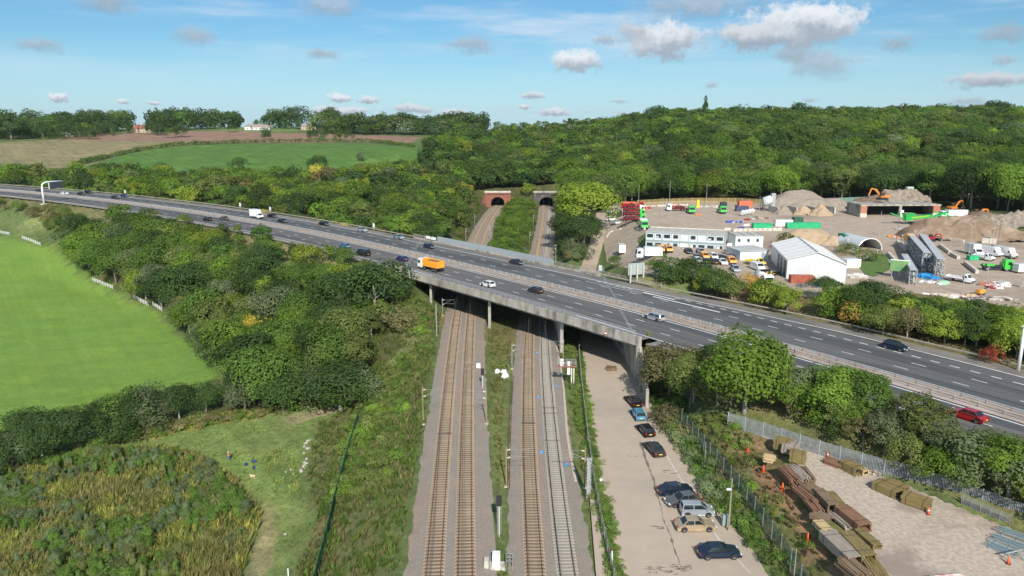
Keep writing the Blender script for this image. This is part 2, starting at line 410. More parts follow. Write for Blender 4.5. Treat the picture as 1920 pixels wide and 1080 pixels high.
def drape(name, poly, mats, step=4.0, lift=.06, zfun=None):
    """a sheet lying on the ground inside a world outline"""
    P = [Vector((p[0], p[1])) for p in poly]; B = []
    for a, b in zip(P, P[1:] + P[:1]):
        k = max(1, int((b - a).length / step)); B += [a.lerp(b, i / k) for i in range(k)]
    xs = [p.x for p in B]; ys = [p.y for p in B]
    gx, gy = np.meshgrid(np.arange(min(xs), max(xs), step), np.arange(min(ys), max(ys), step)); gx, gy = gx.ravel(), gy.ravel()
    d, _ = seg_dist(gx, gy, [(p.x, p.y, 0) for p in B + B[:1]])
    k = inpoly(gx, gy, [(p.x, p.y) for p in B]) & (d > step * .4)
    V = B + [Vector((a, b)) for a, b in zip(gx[k], gy[k])]; n = len(B)
    r = delaunay_2d_cdt(V, [], [list(range(n))], 1, 1e-4)
    co = r[0]; X = np.array([c[0] for c in co]); Y = np.array([c[1] for c in co]); Z = (H(X, Y) if zfun is None else zfun(X, Y)) + lift
    me = bpy.data.meshes.new(name); me.from_pydata([(a, b, c) for a, b, c in zip(X, Y, Z)], [], [tuple(f) for f in r[2]])
    bm = bmesh.new(); bm.from_mesh(me)
    for f in bm.faces:
        f.normal_update()
        if f.normal.z < 0: f.normal_flip()
    bm.to_mesh(me); bm.free()
    for m in mats: me.materials.append(m)
    o = bpy.data.objects.new(name, me); return link(o)

# ------------------------------------------------------------------ ground sheet
def axis(a, b, fine0, fine1, st, grow, mx):
    v = list(np.arange(fine0, fine1, st)); d = st
    while v[-1] < b: d = min(d * grow, mx); v.append(v[-1] + d)
    d = st
    while v[0] > a: d = min(d * grow, mx); v.insert(0, v[0] - d)
    return np.array(v)
GX = axis(-3900, 3900, -75, 75, .8, 1.035, 260); GY = axis(-60, 4400, 50, 190, .8, 1.018, 260)
def pnoise(X, Y, sc, seed=0):
    """cheap value noise for mottling the cover map"""
    rs = np.random.RandomState(seed); T = rs.rand(256, 256); x = X / sc; y = Y / sc
    i = np.floor(x).astype(int); j = np.floor(y).astype(int); u = x - i; v = y - j; u = u * u * (3 - 2 * u); v = v * v * (3 - 2 * v)
    g = lambda a, b: T[a % 256, b % 256]
    return (g(i, j) * (1 - u) + g(i + 1, j) * u) * (1 - v) + (g(i, j + 1) * (1 - u) + g(i + 1, j + 1) * u) * v
def build_ground():
    X, Y = np.meshgrid(GX, GY); sh = X.shape; x, y = X.ravel(), Y.ravel(); z = H(x, y)
    z = z + (pnoise(x, y, 3.1, 5) - .5) * .35 * ((poly_dist(x, y, GRAV) > 1) & (poly_dist(x, y, YARD) > 2) & ((x < trk(0, np.clip(y, 30, 430)) - 5) | (x > 28)) & (np.abs(seg_dist(x, y, MWL)[0]) > 21))
    n = len(x); c = np.zeros((n, 4)); c[:, 3] = 1; c[:, :3] = (.115, .155, .055)
    nz = pnoise(x, y, 9, 1) * .6 + pnoise(x, y, 3, 2) * .4
    def paint(mask, col, col2=None, soft=None):
        w = np.asarray(mask, float)[:, None]; c[:, 3:] = c[:, 3:] * (1 - w) + w * (.38 if col[1] > .22 and col[1] > col[0] * 1.5 else 1); k = np.asarray(col)[None, :] if col2 is None else (np.asarray(col)[None, :] * (1 - nz[:, None]) + np.asarray(col2)[None, :] * nz[:, None])
        c[:, :3] = c[:, :3] * (1 - w) + k * w
    def area(L, col, col2=None, soft=1.5, world=False):
        P = L if world else GP(L); xs = [p[0] for p in P]; ys = [p[1] for p in P]
        m = (x > min(xs) - 9) & (x < max(xs) + 9) & (y > min(ys) - 9) & (y < max(ys) + 9); idx = np.where(m)[0]
        if not len(idx): return
        d, _ = seg_dist(x[idx], y[idx], [(p[0], p[1], 0) for p in list(P) + [P[0]]]); ins = inpoly(x[idx], y[idx], P)
        sd_ = np.where(ins, d, -d) + (pnoise(x[idx], y[idx], 2.2, 7) - .5) * soft * 1.6
        w = np.zeros(n); w[idx] = np.clip(sd_ / soft + .5, 0, 1); paint(w, col, col2)
    wood = (.065, .065, .03)
    # wooded ground
    area([(-50, 330), (200, 335), (430, 340), (560, 300), (780, 290), (850, 262), (1100, 240), (1500, 225), (1980, 225), (1990, 420), (1500, 385), (1170, 392), (1100, 480), (1000, 470), (760, 440), (400, 384), (-50, 342)], wood, (.10, .12, .04), 5)
    # rough vegetation of the railway banks
    tl = trk(0, np.clip(y, 30, 430)); bank = ease(0, 1.5, tl - 4.2 - x) * ease(-44, -40, x) * ease(175, 168, y)
    paint(bank, (.115, .165, .05), (.20, .17, .085))
    y4 = np.clip(y, 30, 430); t1_, t2_, t3_ = trk(1, y4), trk(2, y4), trk(3, y4); paint(((x > t1_ + 4) & (x < t2_ - 3.4) & (y < 205)) | ((x > t3_ + 3.6) & (x < t3_ + 12) & (y < 205)), (.13, .18, .055), (.20, .19, .08))
    area([(415, 770), (640, 770), (760, 640), (760, 560), (690, 560), (300, 470), (60, 450), (180, 540), (310, 590), (430, 705)], wood, (.09, .10, .04), 3)
    # near field
    area([(-200, 425), (0, 442), (60, 455), (118, 470), (128, 488), (170, 522), (235, 558), (300, 588), (350, 640), (418, 699), (380, 722), (330, 738), (120, 775), (40, 815), (-60, 855), (-400, 930), (-400, 500)], (.138, .245, .045), (.165, .272, .055), 2.5)
    # meadow with mown grass and a trodden path
    area([(90, 830), (420, 775), (610, 760), (655, 762), (590, 800), (570, 890), (600, 960), (540, 1090), (490, 1300), (380, 1300), (440, 1090), (490, 960), (430, 880), (320, 845), (180, 850)], (.125, .205, .052), (.20, .245, .085), 1.2)
    area([(500, 925), (510, 960), (514, 1010), (505, 1080), (480, 1300), (425, 1300), (465, 1085), (482, 1010), (490, 950)], (.36, .30, .17), (.24, .23, .10), 1.0)
    area([(525, 784), (560, 772), (625, 762), (640, 768), (590, 785), (540, 796)], (.36, .29, .20), (.26, .24, .12), .8)
    area([(270, 800), (400, 776), (520, 765), (520, 778), (400, 795), (280, 826)], (.24, .24, .07), (.30, .26, .10), 1.5)
    # knoll beside the gantry
    area([(40, 420), (75, 396), (110, 386), (175, 392), (215, 400), (170, 408), (140, 412), (100, 420), (60, 432)], (.17, .24, .07), (.26, .26, .12), 3)
    # fields beyond
    area([(-300, 262), (0, 268), (90, 262), (170, 262), (260, 264), (330, 268), (300, 276), (220, 290), (150, 314), (100, 316), (0, 306), (-300, 300)], (.30, .25, .14), (.19, .19, .09), 4)
    area([(160, 316), (215, 293), (300, 279), (420, 270), (560, 270), (700, 272), (800, 276), (790, 288), (775, 300), (700, 318), (640, 325), (560, 338), (430, 345), (300, 345), (160, 340)], (.075, .165, .035), (.11, .20, .05), 3)
    area([(90, 262), (170, 252), (300, 250), (360, 246), (470, 247), (700, 254), (790, 257), (770, 268), (560, 267), (400, 268), (300, 266), (170, 264)], (.285, .19, .14), (.25, .165, .12), 3)
    area([(400, 238), (470, 235), (560, 240), (560, 247), (470, 246), (400, 246)], (.13, .21, .06), (.16, .22, .08), 4)
    # bank between the service road and the gravel yard
    area([(1300, 800), (1400, 800), (1480, 845), (1560, 950), (1660, 1090), (1760, 1300), (1500, 1300), (1470, 1080), (1370, 920)], (.11, .17, .05), (.23, .15, .09), 1.2)
    area([(1385, 810), (1405, 815), (1470, 900), (1540, 1010), (1590, 1090), (1560, 1090), (1500, 1010), (1430, 905)], (.27, .16, .10), (.22, .17, .09), 1.2)
    # beside the far lane and around the depot
    area([(1150, 520), (1500, 610), (1900, 700), (1980, 720), (1980, 600), (1860, 570), (1640, 548), (1460, 545), (1380, 522), (1200, 510)], (.13, .14, .05), (.20, .13, .08), 2)
    sdist, _ = seg_dist(x, y, MWL); paint(ease(25, 21, sdist) * (sdist < 30) * ((y < 175) | (x < -35) | (x > 35)), (.19, .165, .085), (.15, .16, .06))
    me = np_mesh('ground', np.stack([x, y, z], 1), *[(lambda I: I)(np.stack([(np.arange(sh[0] - 1)[:, None] * sh[1] + np.arange(sh[1] - 1)[None, :]).ravel() + k for k in (0, 1, sh[1] + 1, sh[1])], 1))], attr={'cover': c}, smooth=True)
    m = bpy.data.materials.new('ground_cover'); m.use_nodes = True; N = NT(m.node_tree); b = N.n['Principled BSDF']; b.inputs['Roughness'].default_value = .95; b.inputs['Specular IOR Level'].default_value = .1
    at_ = N.new('ShaderNodeVertexColor', layer_name='cover'); g = N.new('ShaderNodeNewGeometry')
    n1 = N.noise(g.outputs['Position'], .9, 8, .68); n2 = N.noise(g.outputs['Position'], .07, 5, .6); n3 = N.noise(g.outputs['Position'], 3.2, 5, .7)
    f = N.math('MULTIPLY', N.maprange(n1, .28, .72, .62, 1.34), N.maprange(n2, .3, .7, .84, 1.16)); f = N.math('MULTIPLY', f, N.maprange(n3, .3, .7, .72, 1.25))
    mpx = N.new('ShaderNodeMapping'); mpx.vector_type = 'TEXTURE'; mpx.inputs['Rotation'].default_value = (0, 0, math.radians(-52)); mpx.inputs['Scale'].default_value = (70, 2.2, 10); N.lk(g.outputs['Position'], mpx.inputs[0])
    st = N.noise(mpx.outputs[0], 1.0, 4, .6); f = N.math('MULTIPLY', f, N.maprange(st, .35, .65, .86, 1.13))
    f = N.math('ADD', 1.0, N.math('MULTIPLY', N.math('SUBTRACT', f, 1.0), at_.outputs['Alpha'])); vm = N.new('ShaderNodeVectorMath', operation='SCALE'); N.lk(at_.outputs[0], vm.inputs[0]); N.lk(f, vm.inputs['Scale'])
    hue = N.mix(N.maprange(n2, .42, .62, 0, .28), vm.outputs[0], N.mix(1.0, vm.outputs[0], (1.35, 1.02, .8, 1), 'MULTIPLY')); N.lk(hue, b.inputs['Base Color'])
    bp = N.new('ShaderNodeBump'); bp.inputs['Strength'].default_value = .7; bp.inputs['Distance'].default_value = .25; N.lk(n1, bp.inputs['Height']); N.lk(bp.outputs[0], b.inputs['Normal'])
    me.materials.append(m); o = bpy.data.objects.new('ground', me); link(o); tag(o, kind='structure')
build_ground()

# ------------------------------------------------------------------ foliage
def leafmat(name, col, hue2=None, attr=False, var=.22, trans=.48):
    m = bpy.data.materials.new(name); m.use_nodes = True; N = NT(m.node_tree); N.n.clear()
    out = N.new('ShaderNodeOutputMaterial'); g = N.new('ShaderNodeNewGeometry'); oi = N.new('ShaderNodeObjectInfo')
    if attr:
        a = N.new('ShaderNodeVertexColor', layer_name='tint'); base = a.outputs[0]
    else:
        base = N.mix(oi.outputs['Random'], (*[v * .80 for v in col], 1), (*[min(1, v * 1.25) for v in (hue2 or col)], 1))
    cl = N.noise(g.outputs['Position'], .45, 3, .6)
    f = N.math('MULTIPLY', N.maprange(g.outputs['Random Per Island'], 0, 1, 1 - var, 1 + var), N.maprange(cl, .3, .7, .80, 1.2))
    vm = N.new('ShaderNodeVectorMath', operation='SCALE'); N.lk(base, vm.inputs[0]); N.lk(f, vm.inputs['Scale'])
    c = N.mix(N.maprange(cl, .5, .75, 0, .35), vm.outputs[0], N.mix(1.0, vm.outputs[0], (1.16, 1.04, .9, 1), 'MULTIPLY'))
    df = N.new('ShaderNodeBsdfDiffuse'); N.lk(c, df.inputs[0]); tr = N.new('ShaderNodeBsdfTranslucent')
    N.lk(N.mix(1.0, c, (1.15, 1.35, .6, 1), 'MULTIPLY'), tr.inputs[0])
    mx = N.new('ShaderNodeMixShader'); mx.inputs[0].default_value = trans; N.lk(df.outputs[0], mx.inputs[1]); N.lk(tr.outputs[0], mx.inputs[2]); N.lk(mx.outputs[0], out.inputs[0])
    return m
PAL = {'dark green': (.074, .120, .040), 'mid green': (.112, .176, .042), 'bright green': (.160, .238, .044), 'lime green': (.240, .300, .052), 'olive': (.160, .195, .062),
       'grey green': (.160, .195, .100), 'yellow': (.52, .42, .08), 'orange': (.44, .28, .08), 'russet': (.28, .19, .095), 'brown green': (.195, .175, .085), 'red': (.42, .10, .07)}
PAL = {k: tuple(c * 1.13 for c in v) for k, v in PAL.items()}
LM = {k: leafmat('leaves_' + k.replace(' ', '_'), v) for k, v in PAL.items()}
LM_ATTR = leafmat('leaves_mixed', None, attr=True)
BARK = pmat('bark', (.16, .13, .10), (.34, .30, .25), 2.0)
PALEBARK = pmat('pale_bark', (.30, .27, .23), (.55, .52, .47), 2.0)

def quads(C, Nn, size, rs, aspect=1.0, jit=.55):
    """leaf clump faces at centres C with normals about Nn"""
    n = len(C); Nn = Nn + rs.normal(0, jit * .8, (n, 3)); Nn /= np.linalg.norm(Nn, axis=1)[:, None] + 1e-9
    R = rs.normal(0, 1, (n, 3)); U = np.cross(Nn, R); U /= np.linalg.norm(U, axis=1)[:, None] + 1e-9; W = np.cross(Nn, U)
    s = (size * rs.uniform(.55, 1.25, n))[:, None]; U = U * s; W = W * s * aspect
    V = np.stack([C - U * 1.0, C - W * .75 + U * .15, C + U * 1.0, C + W * .75 - U * .1], 1).reshape(-1, 3)
    return V, np.arange(4 * n).reshape(-1, 4)
def crown(kind, seed, nl, nq, leaf):
    """leaf faces of one crown; tree height 1, trunk at the origin"""
    rs = np.random.RandomState(seed); C = []; Nn = []
    if kind == 'oak': cz, rx, rz, lr = .54, .44, .42, (.13, .24)
    elif kind == 'ash': cz, rx, rz, lr = .58, .34, .42, (.09, .18)
    elif kind == 'loose': cz, rx, rz, lr = .60, .36, .38, (.07, .14)
    elif kind == 'bush': cz, rx, rz, lr = .42, .60, .50, (.16, .30)
    elif kind == 'column': cz, rx, rz, lr = .53, .15, .47, (.07, .11)
    else: cz, rx, rz, lr = .52, .22, .50, (.05, .12)
    ph = rs.uniform(0, 2 * PI, 3)
    for i in range(nl):
        u = rs.normal(0, 1, 3); u /= np.linalg.norm(u)
        if u[2] < -.55: u[2] *= -.6
        r = rs.uniform(.35, .98) ** .6; a = math.atan2(u[1], u[0])
        wob = 1 + .20 * math.sin(2 * a + ph[0]) + .14 * math.sin(3 * a + ph[1]) + .10 * math.sin(5 * u[2] + ph[2])
        if kind == 'column': taper = max(.15, 1.0 - .7 * abs(u[2]))
        elif kind == 'cone': taper = max(.12, .62 - .6 * u[2])
        elif kind == 'bush': taper = 1.0
        else: taper = 1.0
        rr = rs.uniform(*lr); p = np.array([u[0] * rx * r * wob * taper, u[1] * rx * r * wob * taper, cz + u[2] * rz * r * (.9 + .1 * wob)])
        p[2] = min(p[2], 1.02 - rr); k = max(6, int(nq * (rr / lr[1]) ** 2))
        d = rs.normal(0, 1, (k, 3)); d /= np.linalg.norm(d, axis=1)[:, None]; out = p - np.array([0, 0, cz - .25]); out /= np.linalg.norm(out) + 1e-6
        flip = (d @ out) < -.35; d[flip] *= -1
        q = p + d * rr * rs.uniform(.72, 1.06, (k, 1)) * np.array([1, 1, .82]); ok = q[:, 2] > (.02 if kind in ('bush', 'cone', 'column') else .07)
        C.append(q[ok]); cr_ = (q - np.array([0, 0, cz - rz * .45])) / np.array([rx, rx, rz]); cr_ /= np.linalg.norm(cr_, axis=1)[:, None] + 1e-6
        Nn.append((d * .75 + cr_ * .75 + np.array([0, 0, .15]))[ok])
    C = np.concatenate(C); Nn = np.concatenate(Nn)
    return quads(C, Nn, leaf, rs)
def trunk_mesh(seed, kind, mats):
    rs = random.Random(seed); b = MB(); h = .55 if kind != 'bare' else .9; lean = rs.uniform(-.04, .04)
    b.tube([(0, 0, -.04), (.004, 0, .12), (lean * .5, .01, .32), (lean, .02, h)], [.028, .022, .017, .008], 7)
    nb = 5 if kind != 'bare' else 16
    for i in range(nb):
        a = rs.uniform(0, 2 * PI); z0 = rs.uniform(.2, .5 if kind != 'bare' else .75); L = rs.uniform(.18, .34); f = z0 / h
        p0 = Vector((lean * f, .02 * f, z0)); p1 = p0 + Vector((math.cos(a) * L * .5, math.sin(a) * L * .5, L * .45)); p2 = p0 + Vector((math.cos(a) * L * .85, math.sin(a) * L * .85, L * 1.05))
        b.tube([p0, p1, p2], [.012, .008, .003], 5)
        if kind == 'bare':
            for k in range(3):
                a2 = a + rs.uniform(-1, 1); q = p0.lerp(p2, rs.uniform(.4, .95)); b.tube([q, q + Vector((math.cos(a2) * .1, math.sin(a2) * .1, .12))], [.005, .0015], 4)
    return b.mesh('trunk', mats, True)
CROWNS = {}; TRUNKS = {}
def get_crown(kind, v, lod):
    k = (kind, v, lod)
    if k not in CROWNS:
        nl, nq, leaf = {'hi': (46, 200, .020), 'mid': (34, 100, .029), 'lo': (24, 36, .048)}[lod]
        if kind in ('bush',): nl, leaf = int(nl * .8), leaf * 1.25
        if kind == 'loose': nl, nq = int(nl * 1.1), int(nq * .55)
        V, F = crown(kind, 11 + 7 * v + len(kind), nl, nq, leaf); CROWNS[k] = np_mesh('crown', V, F, [LM['mid green']])
        CROWNS[k].name = 'crown_' + kind
    return CROWNS[k]
def get_trunk(v, kind='tree'):
    k = (v, kind)
    if k not in TRUNKS: TRUNKS[k] = trunk_mesh(v, kind, [BARK if v % 3 else PALEBARK])
    return TRUNKS[k]

RS = np.random.RandomState(4); TREES = []      # every tree: x, y, z, height, width factor, kind, colour, label, group
def plant(x, y, h, kind, colr, label, group=None, w=1.0, sink=.0, bush=False, z=None, name=None):
    TREES.append(dict(x=x, y=y, z=(h1(x, y) if z is None else z) - sink * h, h=h, w=w, kind=kind, col=colr, label=label, group=group, bush=bush, name=name))
def poisson(P, spacing, jitter=.42, n=None):
    xs = [p[0] for p in P]; ys = [p[1] for p in P]; gx, gy = np.meshgrid(np.arange(min(xs), max(xs) + spacing, spacing), np.arange(min(ys), max(ys) + spacing, spacing * .87))
    gx = gx + (np.arange(gx.shape[0]) % 2)[:, None] * spacing / 2
    gx = gx.ravel() + RS.uniform(-jitter, jitter, gx.size) * spacing; gy = gy.ravel() + RS.uniform(-jitter, jitter, gy.size) * spacing
    k = inpoly(gx, gy, P); return gx[k], gy[k]
def grove(P, spacing, hr, mix, what, where, group, kinds=('oak', 'oak', 'ash'), bush=False, sink=0., keep=None, hs=None):
    """a stand of trees inside a world outline; mix = [(colour, weight)]"""
    x, y = poisson(P, spacing)
    if not len(x): return
    if keep is not None:
        k = keep(x, y); x, y = x[k], y[k]
    z = H(x, y); cols = [m[0] for m in mix]; w = np.array([m[1] for m in mix], float); w /= w.sum()
    patch = pnoise(x + 500, y + 300, 42, 3)
    for i in range(len(x)):
        u = (RS.rand() * .75 + patch[i] * .35) % 1.0; c = cols[min(int(np.searchsorted(np.cumsum(w), u)), len(cols) - 1)]
        h = RS.uniform(*hr) * (1 if hs is None else hs(x[i], y[i])); kd = kinds[RS.randint(len(kinds))]
        adj = {'bush': 'bushy', 'oak': 'round', 'ash': 'upright', 'loose': 'open', 'column': 'narrow', 'cone': 'pointed'}[kd]
        TREES.append(dict(x=x[i], y=y[i], z=z[i] - sink * h, h=h, w=RS.uniform(.88, 1.2), kind=kd, col=c, label=f'{c} {adj} {what} {where}', group=f'{c} {adj} {what}' + ('es' if what == 'bush' else 's') + f' {group}', bush=bush))

# ------------------------------------------------------------------ trees and woods
def off_rail(x, y, a=7.0):
    yc = np.clip(y, 30, 445); t0, t1, t2, t3 = [trk(i, yc) for i in range(4)]
    near = (x > t0 - a) & (x < t3 + a + 2); return ~near | (y > 447)
def off_road(x, y, d=20.5): return seg_dist(x, y, MWL)[0] > d
mwp = lambda s, off: tuple(mw(s, off)[0])[:2]
# belt between the near field and the motorway
A1 = [tuple(p[:2]) for p in GP([(128, 486), (174, 518), (240, 552), (305, 582), (355, 634), (418, 690)])] + [(-66, 156), (-50, 141), (-33, 140), (-31, 158), (-34, 176), (-45, 196), (-64, 214), (-90, 238), (-125, 268), (-150, 282), (-172, 290), (-176, 276)]
MIXA = [('dark green', 4), ('mid green', 3.2), ('bright green', 1.6), ('lime green', .5), ('olive', .9), ('grey green', .9), ('yellow', .4), ('russet', .25)]
grove(A1, 7.0, (8.0, 14.5), MIXA, 'tree', 'in the belt between the pale green field and the motorway', 'in the belt between field and motorway', ('oak', 'oak', 'oak', 'ash'),
      keep=lambda x, y: off_road(x, y, 20) & (np.abs(x + 29 - .0 * y) > 2), hs=lambda x, y: .55 + .45 * float(ease(21, 44, seg_dist(np.array([x]), np.array([y]), MWL)[0])[0]))
A2 = GP([(-90, 905), (0, 868), (90, 836), (200, 806), (330, 778), (420, 762), (560, 752), (700, 748), (700, 765), (560, 774), (420, 785), (330, 798), (200, 830), (100, 862), (0, 900), (-90, 940)])
grove(A2, 4.8, (6.5, 9.0), [('dark green', 5), ('mid green', 3), ('grey green', 1.5), ('olive', .8)], 'tree', 'along the bottom edge of the pale green field', 'along the bottom of the field', ('oak', 'oak', 'bush'))
A3 = [(-300, 345), (-240, 330), (-214, 318), (-186, 290), (-168, 276), (-176, 292), (-196, 316), (-205, 338), (-240, 352), (-300, 372)]
grove(A3, 5.0, (3, 5.5), [('russet', 1), ('olive', 2), ('brown green', 2), ('mid green', 1)], 'bush', 'on the bank below the gantry', 'on the bank below the gantry', ('bush',), bush=True, keep=lambda x, y: off_road(x, y, 23))
# belt on the far side of the motorway and up to the green field
B1 = [mwp(s, 22) for s in range(-560, -40, 20)] + [(-24, 232), (-26, 300), (-24, 380), (-30, 440), (-56, 490), (-64, 515)] + [tuple(p[:2]) for p in GP([(785, 306), (700, 326), (640, 334), (570, 340), (500, 343), (430, 346), (300, 340), (200, 334), (60, 336), (-90, 338)])]
MIXB = [('mid green', 3.2), ('dark green', 3), ('bright green', 2.6), ('lime green', 1.0), ('olive', 1.5), ('grey green', .6), ('brown green', .5), ('yellow', .15), ('russet', .15)]
grove(B1, 8.6, (7, 13.5), MIXB, 'tree', 'behind the far barrier of the motorway', 'behind the far barrier of the motorway', ('oak', 'oak', 'ash'), keep=lambda x, y: off_rail(x, y, 12) & off_road(x, y, 21.5),
      hs=lambda x, y: .58 + .42 * float(ease(22, 38, seg_dist(np.array([x]), np.array([y]), MWL)[0])[0]))
grove([mwp(s, 21.5) for s in range(-260, -40, 10)] + [mwp(s, 27) for s in range(-40, -265, -10)], 4.2, (2.2, 4.2), [('olive', 2), ('lime green', 1.5), ('brown green', 1.6), ('yellow', .4), ('mid green', 1)], 'bush', 'in the row behind the far motorway barrier', 'behind the far motorway barrier', ('bush',), bush=True)
# wooded hill above the tunnels and the depot
HILL = [(-30, 447), (31, 447), (31, 462), (-30, 462)]
grove(HILL, 5.5, (8, 12), [('dark green', 3), ('mid green', 2), ('olive', 1)], 'tree', 'just above the tunnel portals', 'just above the tunnel portals')
grove([(-26, 238), (-24, 300), (-24, 425), (-50, 445), (-62, 400), (-50, 300), (-44, 250)], 5.2, (4.5, 9), [('mid green', 3), ('bright green', 2), ('olive', 2), ('dark green', 1), ('brown green', .6)], 'tree', 'on the slope left of the brick tunnel line', 'on the slope left of the brick tunnel line', ('oak', 'bush', 'ash'), keep=lambda x, y: off_rail(x, y, 8) & off_road(x, y, 21))
HILL = [(-66, 530), (-68, 600), (-60, 650), (-58, 745), (10, 790), (200, 800), (400, 780), (600, 790), (700, 620), (560, 430), (420, 330), (300, 190), (215, 205), (184, 240), (178, 290), (166, 322), (140, 334), (60, 338), (46, 322), (38, 300), (31, 330), (31, 442), (-30, 448), (-56, 500)]
MIXC = [('dark green', 5), ('mid green', 3.4), ('bright green', 1.3), ('olive', 1.3), ('lime green', .35), ('grey green', .4), ('brown green', .2)]
grove(HILL, 10.8, (10.5, 19), MIXC, 'tree', 'in the wood on the hill behind the depot', 'in the hillside wood', ('oak', 'oak', 'oak', 'ash', 'loose'), keep=lambda x, y: off_rail(x, y, 11))
# scrub on the humps and sides of the cuttings
def wide(x, y):
    yc = np.clip(y, 30, 445); t1 = trk(1, yc); t2 = trk(2, yc); return (x > t1 + 4.4) & (x < t2 - 4.8)
grove([(-12, 234), (8, 234), (16, 330), (18, 428), (-9, 428), (-12, 330)], 4.0, (2.0, 3.8), [('mid green', 3), ('bright green', 3), ('olive', 1)], 'bush', 'on the hump between the two railway cuttings', 'between the two railway cuttings', ('bush',), bush=True, keep=wide)
grove([(-23, 236), (-19.5, 236), (-19.5, 430), (-23, 430)], 3.6, (1.8, 3.6), [('mid green', 2), ('olive', 2), ('brown green', 1), ('yellow', .3)], 'bush', 'along the left side of the brick tunnel cutting', 'beside the brick tunnel cutting', ('bush',), bush=True, keep=lambda x, y: off_rail(x, y, 5.0))
grove([(18, 236), (22.5, 236), (29, 300), (30, 425), (24, 425), (22, 300)], 4.0, (2.5, 5.0), [('dark green', 3), ('grey green', 1.6), ('brown green', 1), ('olive', 1)], 'bush', 'beside the right hand railway cutting', 'beside the right railway cutting', ('bush',), bush=True, keep=lambda x, y: off_rail(x, y, 5.0))
# strip between the far carriageway and the depot
def lanew_(s): return float(np.interp(s, [28, 75], [0, 3.4]))
def hfix(x, y): return 1.0 - .42 * float(ease(25, 38, seg_dist(np.array([x]), np.array([y]), MWL)[0])[0]) * (1 if x > 62 else .3)
H1 = [mwp(s, 22.0 + lanew_(s)) for s in range(66, 205, 6)] + [(128, 60), (125, 100)] + [tuple(at(x, y, 10)[:2]) for x, y in [(1990, 622), (1870, 598), (1760, 584), (1690, 580), (1640, 576), (1560, 578), (1470, 566), (1380, 545), (1290, 528), (1200, 514)]]
grove(H1, 2.9, (4.6, 7.6), [('mid green', 3), ('dark green', 2.6), ('bright green', 2), ('lime green', 1.2), ('olive', 2), ('brown green', .7), ('russet', .2)], 'tree', 'between the motorway and the depot', 'between the motorway and the depot', ('oak', 'ash', 'bush'), hs=hfix)
# strip between the palisade fence and the near carriageway
I1 = [mwp(s, -18.7) for s in range(58, 191, 6)] + [mwp(s, -22.3) for s in range(190, 98, -6)] + [(37.5, 97.5), (33, 102), (28, 104), (27, 112), (28, 122), (30, 131)]
grove(I1, 2.5, (4.0, 6.6), [('mid green', 3), ('olive', 3), ('bright green', 2.4), ('grey green', 2.4), ('lime green', .8), ('brown green', 1.2), ('russet', .35)], 'tree', 'between the palisade fence and the motorway', 'between the palisade fence and the motorway', ('ash', 'bush', 'loose', 'bush'),
      keep=lambda x, y: seg_dist(x, y, MWL)[0] > 18.6)
# far tree lines: rows of (px, base py, depth, height)
def row(L, step, hr, cols, where, group, kinds=('bush', 'bush', 'oak')):
    step = step * .62
    for a, b in zip(L[:-1], L[1:]):
        pa, pb = far_at(*a), far_at(*b); n = max(1, int(math.hypot(pb[0] - pa[0], pb[1] - pa[1]) / step))
        for i in range(n):
            u = (i + RS.uniform(0, .9)) / n; x = pa[0] + (pb[0] - pa[0]) * u + RS.uniform(-3, 3); y = pa[1] + (pb[1] - pa[1]) * u + RS.uniform(-6, 6); c = cols[RS.randint(len(cols))]; k = kinds[RS.randint(len(kinds))]
            plant(x, y, RS.uniform(*hr), k, c, f'{c} tree {where}', f'{c} trees {group}', RS.uniform(.9, 1.25) * (.72 if k == 'bush' else 1))
FD = ('dark green', 'dark green', 'dark green', 'mid green')
for dt, hh in ((0, (11, 17)), (18, (14, 21)), (40, (15, 26)), (65, (17, 29))):
    row([(-120, 262, 700 + dt), (0, 262, 700 + dt), (130, 258, 720 + dt), (185, 254, 740 + dt)], 11, hh, FD, 'in the left hand skyline wood', 'in the left skyline wood')
for dt, hh in ((0, (13, 22)), (16, (14, 26)), (32, (16, 29))):
    row([(185, 252, 800 + dt), (245, 246, 850 + dt)], 13, hh, FD, 'beside the red roofed house', 'beside the red roofed house')
    row([(285, 250, 800 + dt), (330, 246, 830 + dt), (440, 240, 860 + dt), (455, 238, 870 + dt)], 12, hh, FD, 'between the two hilltop houses', 'between the hilltop houses')
    row([(512, 240, 860 + dt), (560, 243, 860 + dt)], 12, hh, FD, 'right of the long white house', 'right of the long white house')
    row([(600, 252, 800 + dt), (700, 252, 790 + dt), (780, 254, 800 + dt), (870, 258, 820 + dt), (900, 262, 840 + dt)], 11, hh, ('dark green', 'mid green', 'dark green', 'grey green'), 'in the tree line at the end of the brown field', 'in the line behind the brown field')
row([(478, 236, 900), (508, 234, 900)], 12, (11, 14), FD, 'behind the long white house', 'behind the long white house')
row([(-200, 246, 1400), (300, 245, 1500), (880, 245, 1300), (1000, 246, 1250)], 24, (12, 18), FD, 'on the far horizon', 'on the far horizon')
